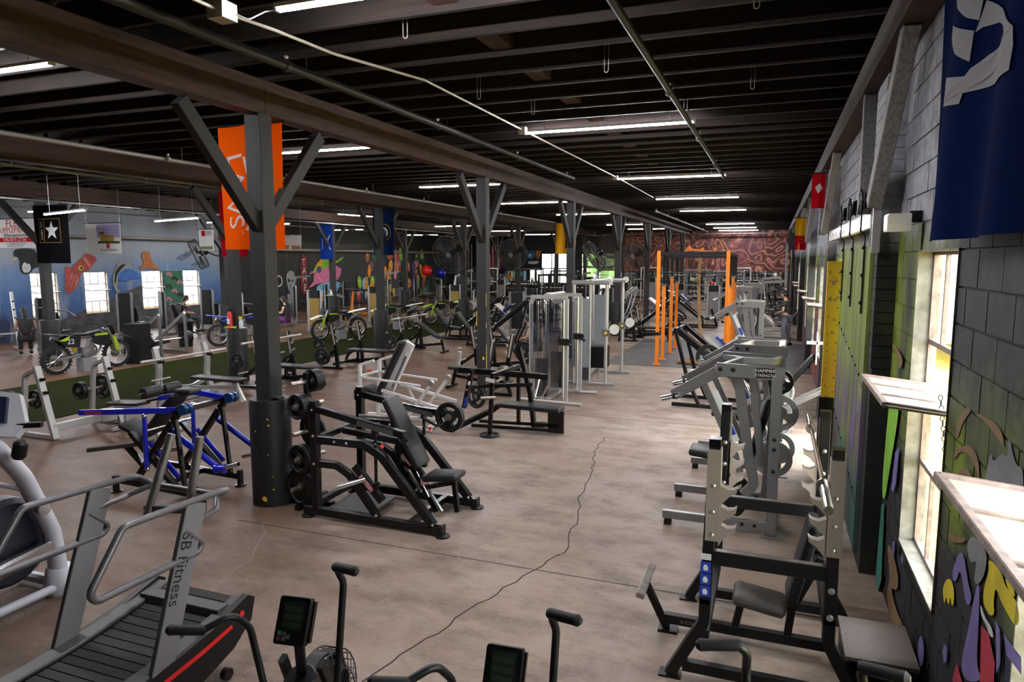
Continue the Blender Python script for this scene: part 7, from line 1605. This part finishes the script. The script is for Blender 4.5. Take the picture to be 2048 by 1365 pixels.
def on_cloth(t, S, n, name, mt, pts, off=.006):
    # pts polygon in (a, b); fan of small pieces that follow the folds
    tri = [[V(pts[i]) for i in f] for f in tessellate_polygon([[V((p[0], p[1], 0)) for p in pts]])]
    for _ in range(3 if len(pts) > 12 else (2 if len(pts) < 9 else 1)):
        nt_ = []
        for a, b, c in tri:
            if max((a - b).length, (b - c).length, (c - a).length) < .06: nt_.append([a, b, c]); continue
            ab, bc, ca = (a + b) / 2, (b + c) / 2, (c + a) / 2; nt_ += [[a, ab, ca], [ab, b, bc], [ca, bc, c], [ab, bc, ca]]
        tri = nt_
    idx = {}; vs = []; fs = []
    for f in tri:
        r_ = []
        for p in f:
            kx = (round(p.x, 5), round(p.y, 5))
            if kx not in idx: idx[kx] = len(vs); vs.append(S(p.x, p.y) - n * off)
            r_.append(idx[kx])
        fs.append(r_)
    me = bpy.data.meshes.new(name); me.from_pydata(vs, [], fs); me.update(); return link(name, me, mt, t)
def text_on(t, S, n, body, size, mt, a, b, rot=0.0, off=.007, sx=1.0, name='lettering'):
    o = text(body, size, mt, t, Matrix.Identity(4), name, sx=sx); me = o.data; c, s = math.cos(rot), math.sin(rot)
    for v in me.vertices:
        x, y = v.co.x * c - v.co.y * s, v.co.x * s + v.co.y * c
        v.co = S(a + x, b - y) - n * off
    me.update(); return o
del_n = []
def F(n, c, r=.75):
    nm = 'cloth_' + n
    if nm in MATS: return MATS[nm]
    g = NT(nm); a = g.node('ShaderNodeBsdfDiffuse'); b = g.node('ShaderNodeBsdfTranslucent'); m = g.node('ShaderNodeMixShader'); m.inputs[0].default_value = .4
    for q in (a, b): q.inputs['Color'].default_value = (*c, 1)
    g.lk(a.outputs[0], m.inputs[1]); g.lk(b.outputs[0], m.inputs[2]); g.lk(m.outputs[0], g.nt.nodes['Material Output'].inputs['Surface']); return g.m
WHC = F('white', (.68, .67, .66)); FOR = F('orange', (.80, .12, .005)); FRD = F('red', (.42, .006, .02)); FNV = F('navy', (.012, .03, .10)); FBL = F('blue', (.012, .05, .30)); FBK = F('black', (.006, .006, .007)); FYE = F('gold', (.70, .40, .02)); FDB = mat('cloth_deep_blue', (.0012, .0065, .04), 1.0, spec=.02, bump=.1, bscale=300); FGR = F('grey', (.45, .44, .45))
t, S, n = cloth('hanging_flag', 'orange flag with large white sideways letters hanging behind the first sleeved post', 'flag', (-6.16, 6.55, GZ), (1, 0, 0), .92, 1.42, FOR, .035, 1.6)
for ch_, a, b, sz in (('L', .22, .40, .36), ('A', .24, .62, .36), ('V', .17, .92, .34), ('S', .22, 1.10, .36)): text_on(t, S, n, ch_, sz, WHC, a, b, -1.45)
on_cloth(t, S, n, 'swoosh', WHC, [(.36, .36), (.40, .36), (.48, .62), (.56, 1.0), (.40, 1.20), (.36, 1.20), (.49, 1.0), (.44, .66)])
text_on(t, S, n, 'TM', .04, WHC, .33, 1.22, -1.45)
t, S, n = cloth('hanging_flag', 'red flag with gold eagle emblem behind the sleeved turf post', 'flag', (-11.95, 12.62, GZ), (1, 0, 0), .80, 1.48, FRD, .03, 1.5)
on_cloth(t, S, n, 'ribbon', FYE, [(.12, .14), (.30, .08), (.34, .14), (.2, .22), (.2, .4), (.3, .55), (.22, .55), (.12, .4)]); on_cloth(t, S, n, 'ribbon', FYE, [(.14, .95), (.22, .95), (.24, 1.1), (.40, 1.26), (.42, 1.36), (.30, 1.34), (.18, 1.2)])
text_on(t, S, n, 'CORPS', .07, FRD, .24, 1.15, -1.1, off=.009)
on_cloth(t, S, n, 'eagle', WHC, [(.30, .60), (.38, .55), (.44, .62), (.42, .74), (.46, .86), (.36, .9), (.30, .8), (.26, .7)]); on_cloth(t, S, n, 'eagle_wing', FYE, [(.26, .56), (.36, .5), (.40, .58), (.32, .64)], .009)
t, S, n = cloth('hanging_flag', 'navy flag with round seal hanging behind the second turf post', 'flag', (-11.72, 18.75, GZ), (1, 0, 0), .75, 1.42, FNV, .03, 1.5)
for nm, r_, mm, of in (('seal_rim', .27, FYE, .006), ('seal_ring', .25, FNV, .008), ('seal_centre', .17, WHC, .010), ('seal_eagle', .10, F('seal_blue', (.05, .09, .2)), .012)): on_cloth(t, S, n, nm, mm, [(.37 + r_ * math.cos(q * .4488), .72 + r_ * math.sin(q * .4488)) for q in range(14)], of)
t, S, n = cloth('hanging_flag', 'bright blue banner with white wing emblem on the far sleeved post', 'flag', (-17.75, 24.3, 4.15), (1, 0, 0), .62, 1.42, FBL, .02, 1.2)
for sg in (1, -1): on_cloth(t, S, n, 'wing', WHC, [(.30, .72), (.36, .72 - sg * .1), (.50, .72 - sg * .32), (.53, .72 - sg * .30), (.42, .72 - sg * .08), (.38, .72)])
on_cloth(t, S, n, 'star', WHC, [(.26, .72), (.30, .68), (.34, .72), (.30, .76)]); text_on(t, S, n, 'U.S. AIR FORCE', .09, WHC, .12, .72, -1.57)
t, S, n = cloth('hanging_flag', 'black banner with white star on the dark post by the lime motocross bike', 'flag', (-17.35, 12.1, 4.06), (1, 0, 0), 1.2, 1.42, FBK, .02, 1.2)
on_cloth(t, S, n, 'frame', F('gold_dark', (.20, .10, .02)), [(.17, .32), (.93, .32), (.93, .92), (.17, .92)]); on_cloth(t, S, n, 'panel', FBK, [(.38, .34), (.91, .34), (.91, .90), (.38, .90)], .009); on_cloth(t, S, n, 'panel', FBK, [(.19, .34), (.34, .34), (.34, .90), (.19, .90)], .009)
on_cloth(t, S, n, 'star', WHC, [(.645 + (.24 if q % 2 == 0 else .10) * math.sin(q * .6283), .62 - (.24 if q % 2 == 0 else .10) * math.cos(q * .6283)) for q in range(10)], .012); text_on(t, S, n, 'U.S. ARMY', .10, WHC, .265, .62, -1.57, .012)
t, S, n = cloth('hanging_flag', 'gold and black flag edge on beside the third post of the aisle row', 'flag', (-5.72, 18.62, 3.75), (.6, .8, 0), .7, .86, FYE, .06, 2.0); on_cloth(t, S, n, 'stripe', FBK, [(.3, .2), (.5, .2), (.5, .7), (.3, .7)])
t, S, n = cloth('shop_banner', 'white supplement banner with red phone number strip near the manta ray', 'banner', (-20.05, 12.6, 3.80), (1, 0, 0), 2.15, .76, WHC, .03, .8)
SR = F('sign_red', (.50, .02, .03)); text_on(t, S, n, 'FLEX', .26, SR, 1.25, .13, sx=1.3); text_on(t, S, n, 'SUPPLEMENTS', .20, SR, 1.22, .30, sx=1.1); text_on(t, S, n, '@flexsupplements', .13, FBK, 1.25, .43); on_cloth(t, S, n, 'strip', SR, [(.15, .49), (2.1, .49), (2.1, .61), (.15, .61)]); text_on(t, S, n, '346-819-2736', .15, WHC, 1.22, .55, off=.010, sx=1.15); text_on(t, S, n, '1622 FEDERAL RD ST 21B', .07, FBK, 1.25, .655); text_on(t, S, n, 'HOUSTON TX 77015', .07, FBK, 1.25, .715)
t, S, n = cloth('shop_banner', 'white banner with yellow building picture near the squid painting', 'banner', (-18.27, 14.2, 3.74), (1, 0, 0), 1.35, .85, WHC, .02, .8)
on_cloth(t, S, n, 'picture_sky', F('lilac_sky', (.42, .38, .62)), [(.42, .04), (1.31, .04), (1.31, .40), (.42, .40)]); on_cloth(t, S, n, 'picture_building', F('ochre', (.45, .30, .08)), [(.55, .28), (.72, .26), (.72, .34), (1.1, .34), (1.1, .50), (.55, .50)], .009); on_cloth(t, S, n, 'picture_roof', F('maroon', (.16, .06, .05)), [(.53, .25), (.74, .24), (.74, .28), (.53, .29)], .011); on_cloth(t, S, n, 'picture_hedge', F('hedge', (.10, .10, .04)), [(.45, .50), (1.31, .50), (1.31, .57), (.45, .56)], .011)
on_cloth(t, S, n, 'badge', SR, [(.86 + .075 * math.cos(q * .628), .63 + .075 * math.sin(q * .628)) for q in range(10)], .012); text_on(t, S, n, 'DR. SAM SUKKAR', .085, FBK, .86, .75); text_on(t, S, n, 'PS', .06, WHC, .86, .63, off=.014)
t, S, n = cloth('shop_banner', 'small white poster with red block beside the red flag', 'banner', (-17.55, 17.6, 3.70), (1, 0, 0), .62, .68, WHC, .01, .6); on_cloth(t, S, n, 'red_block', SR, [(.12, .05), (.28, .05), (.28, .22), (.12, .22)]); on_cloth(t, S, n, 'grey_block', FGR, [(.32, .06), (.55, .06), (.55, .2), (.32, .2)]); on_cloth(t, S, n, 'green_strip', F('poster_green', (.2, .28, .15)), [(.05, .55), (.57, .55), (.57, .65), (.05, .65)])
t, S, n = cloth('shop_banner', 'crumpled pale banner hanging left of the bright blue banner', 'banner', (-17.75, 22.0, 3.66), (1, 0, 0), .85, .58, F('dirty_white', (.50, .46, .43)), .05, 1.5); on_cloth(t, S, n, 'brown_picture', F('brown_print', (.28, .17, .09)), [(.05, .38), (.8, .42), (.8, .55), (.05, .55)])
t, S, n = cloth('wall_flag', 'deep blue flag with sweeping white emblem hanging along the block wall', 'flag', (.75, 4.28, 4.6), (.02, -1, 0), 1.85, 1.76, FDB, .035, 2.2, nu=48)
for pts in BLUE_FLAG_ART: on_cloth(t, S, n, 'white_emblem', F('flag_white', (.45, .44, .45)), [(4.28 - y, 4.6 - z) for y, z in pts], .008)
t, S, n = cloth('wall_flag', 'small red pointed flag with white emblem on the block wall', 'flag', (.50, 12.2, 4.1), (1, -.2, 0), .2, .55, F('wall_red', (.50, .01, .02)), .03, 1.2); on_cloth(t, S, n, 'emblem', WHC, [(.05, .22), (.12, .16), (.17, .24), (.1, .32)])
t, S, n = cloth('wall_flag', 'yellow and red striped flag high on the far block wall', 'flag', (.5, 21.3, 3.9), (1, -.2, 0), .3, .9, FYE, .03, 1.2); on_cloth(t, S, n, 'red_band', FRD, [(0, .5), (.3, .5), (.3, .9), (0, .9)])
# far back wall: flags, posters, lit openings
t, S, n = cloth('wall_flag', 'striped flag with star field hanging vertically in the back corner', 'flag', (-20.9, 48.7, 3.8), (1, 0, 0), 1.6, 1.85, F('stripe_white', (.5, .48, .47)), .02, 1.5)
for k in range(7): on_cloth(t, S, n, 'red_stripe', FRD, [(.246 * k, 0), (.246 * k + .123, 0), (.246 * k + .123, 1.85), (.246 * k, 1.85)])
on_cloth(t, S, n, 'canton', FNV, [(0, 0), (.75, 0), (.75, .75), (0, .75)], .010)
for k in range(16): on_cloth(t, S, n, 'white_star', WHC, [(.1 + .18 * (k % 4) + .04 * math.cos(q * 1.257), .1 + .18 * (k // 4) + .04 * math.sin(q * 1.257)) for q in range(5)], .013)
t, S, n = cloth('wall_flag', 'black and white striped flag in the dark back corner', 'flag', (-23.0, 48.6, 3.9), (1, 0, 0), 1.5, 2.0, FBK, .02, 1.5)
for k in range(6): on_cloth(t, S, n, 'grey_stripe', FGR, [(.25 * k, 0 if k > 2 else .9), (.25 * k + .12, 0 if k > 2 else .9), (.25 * k + .12, 2.0), (.25 * k, 2.0)])
for k in range(20): on_cloth(t, S, n, 'white_star', WHC, [(.08 + .15 * (k % 4) + .03 * math.cos(q * 1.257), .08 + .16 * (k // 4) + .03 * math.sin(q * 1.257)) for q in range(5)], .013)
t, S, n = cloth('wall_poster', 'orange and blue graffiti poster on the back wall beside the fan', 'poster', (-17.35, 48.7, 3.4), (1, 0, 0), 1.3, 1.5, F('poster_dark', (.03, .03, .03)), .0, 1, pole=False); on_cloth(t, S, n, 'blue_patch', F('poster_blue', (.05, .15, .3)), [(.05, .05), (.7, .05), (.9, .4), (.5, .7), (.05, .6)]); on_cloth(t, S, n, 'star', WHC, [(.35 + (.2 if q % 2 == 0 else .08) * math.sin(q * .6283), .4 - (.2 if q % 2 == 0 else .08) * math.cos(q * .6283)) for q in range(10)], .01); on_cloth(t, S, n, 'orange_edge', F('poster_orange', (.5, .2, .05)), [(.8, .05), (1.25, .05), (1.1, .5), (.9, .7)]); on_cloth(t, S, n, 'pale_scrawl', WHC, [(.2, .85), (1.0, .80), (1.05, .95), (.7, 1.05), (.2, 1.0)], .01)
w_ = struct(MB().box(-17.2, -17.1, BY + .02, BY + .1, 1.0, 3.1).box(-15.45, -15.38, BY + .02, BY + .1, 1.0, 3.1).box(-13.7, -13.6, BY + .02, BY + .1, 1.0, 3.1).box(-17.2, -13.6, BY + .02, BY + .1, 2.0, 2.08).obj('window_90', BLKM))
for x0, x1 in ((-17.1, -15.45), (-15.38, -13.7)):
    for z0, z1 in ((1.0, 2.0), (2.08, 3.1)): MB().box(x0, x1, BY + .05, BY + .056, z0, z1).obj('window_pane', GLASS, w_)
dr = struct(MB().box(-13.2, -13.1, BY + .02, BY + .1, 0, 3.1).box(-11.95, -11.85, BY + .02, BY + .1, 0, 3.1).box(-10.7, -10.6, BY + .02, BY + .1, 0, 3.1).box(-13.2, -10.6, BY + .02, BY + .1, 2.1, 2.2).obj('door_1', BLKM))
for x0, x1 in ((-13.1, -11.95), (-11.85, -10.7)):
    MB().box(x0, x1, BY + .05, BY + .056, .1, 2.1).obj('door_glass', GLASS, dr)
o = MB().box(LX - .2, WX + .1, BY + .3, 120, -.25, -.1).obj('forecourt', mat('forecourt_concrete', (.4, .4, .38), .9, var=.1, scale=1)); tag(o, 'pale forecourt outside the glazed back doors', 'ground'); o['kind'] = 'stuff'
for k, (x, y, s) in enumerate(((-15.0, 62, 2.6), (-11.0, 66, 3.0), (-17.5, 68, 2.8))):
    tr_ = thing('street_tree', 'leafy green tree outside the glazed back entrance', 'tree', (x, y, -.1), 0, 'trees outside the back entrance'); MB().cyl((0, 0, 0), (0, 0, 2.4), .14, 10).obj('trunk', GREYT, tr_); m = MB()
    for q in range(60): m.ball((random.gauss(0, s * .4), random.gauss(0, s * .4), 3.2 + random.gauss(0, s * .33)), random.uniform(.35, .7), 6)
    o = m.obj('crown', mat('leaf_green', (.08, .14, .03), .8), tr_); o['kind'] = 'stuff'
for tt in list(bpy.data.objects):
    if '_n' in tt.keys(): del tt['_n']
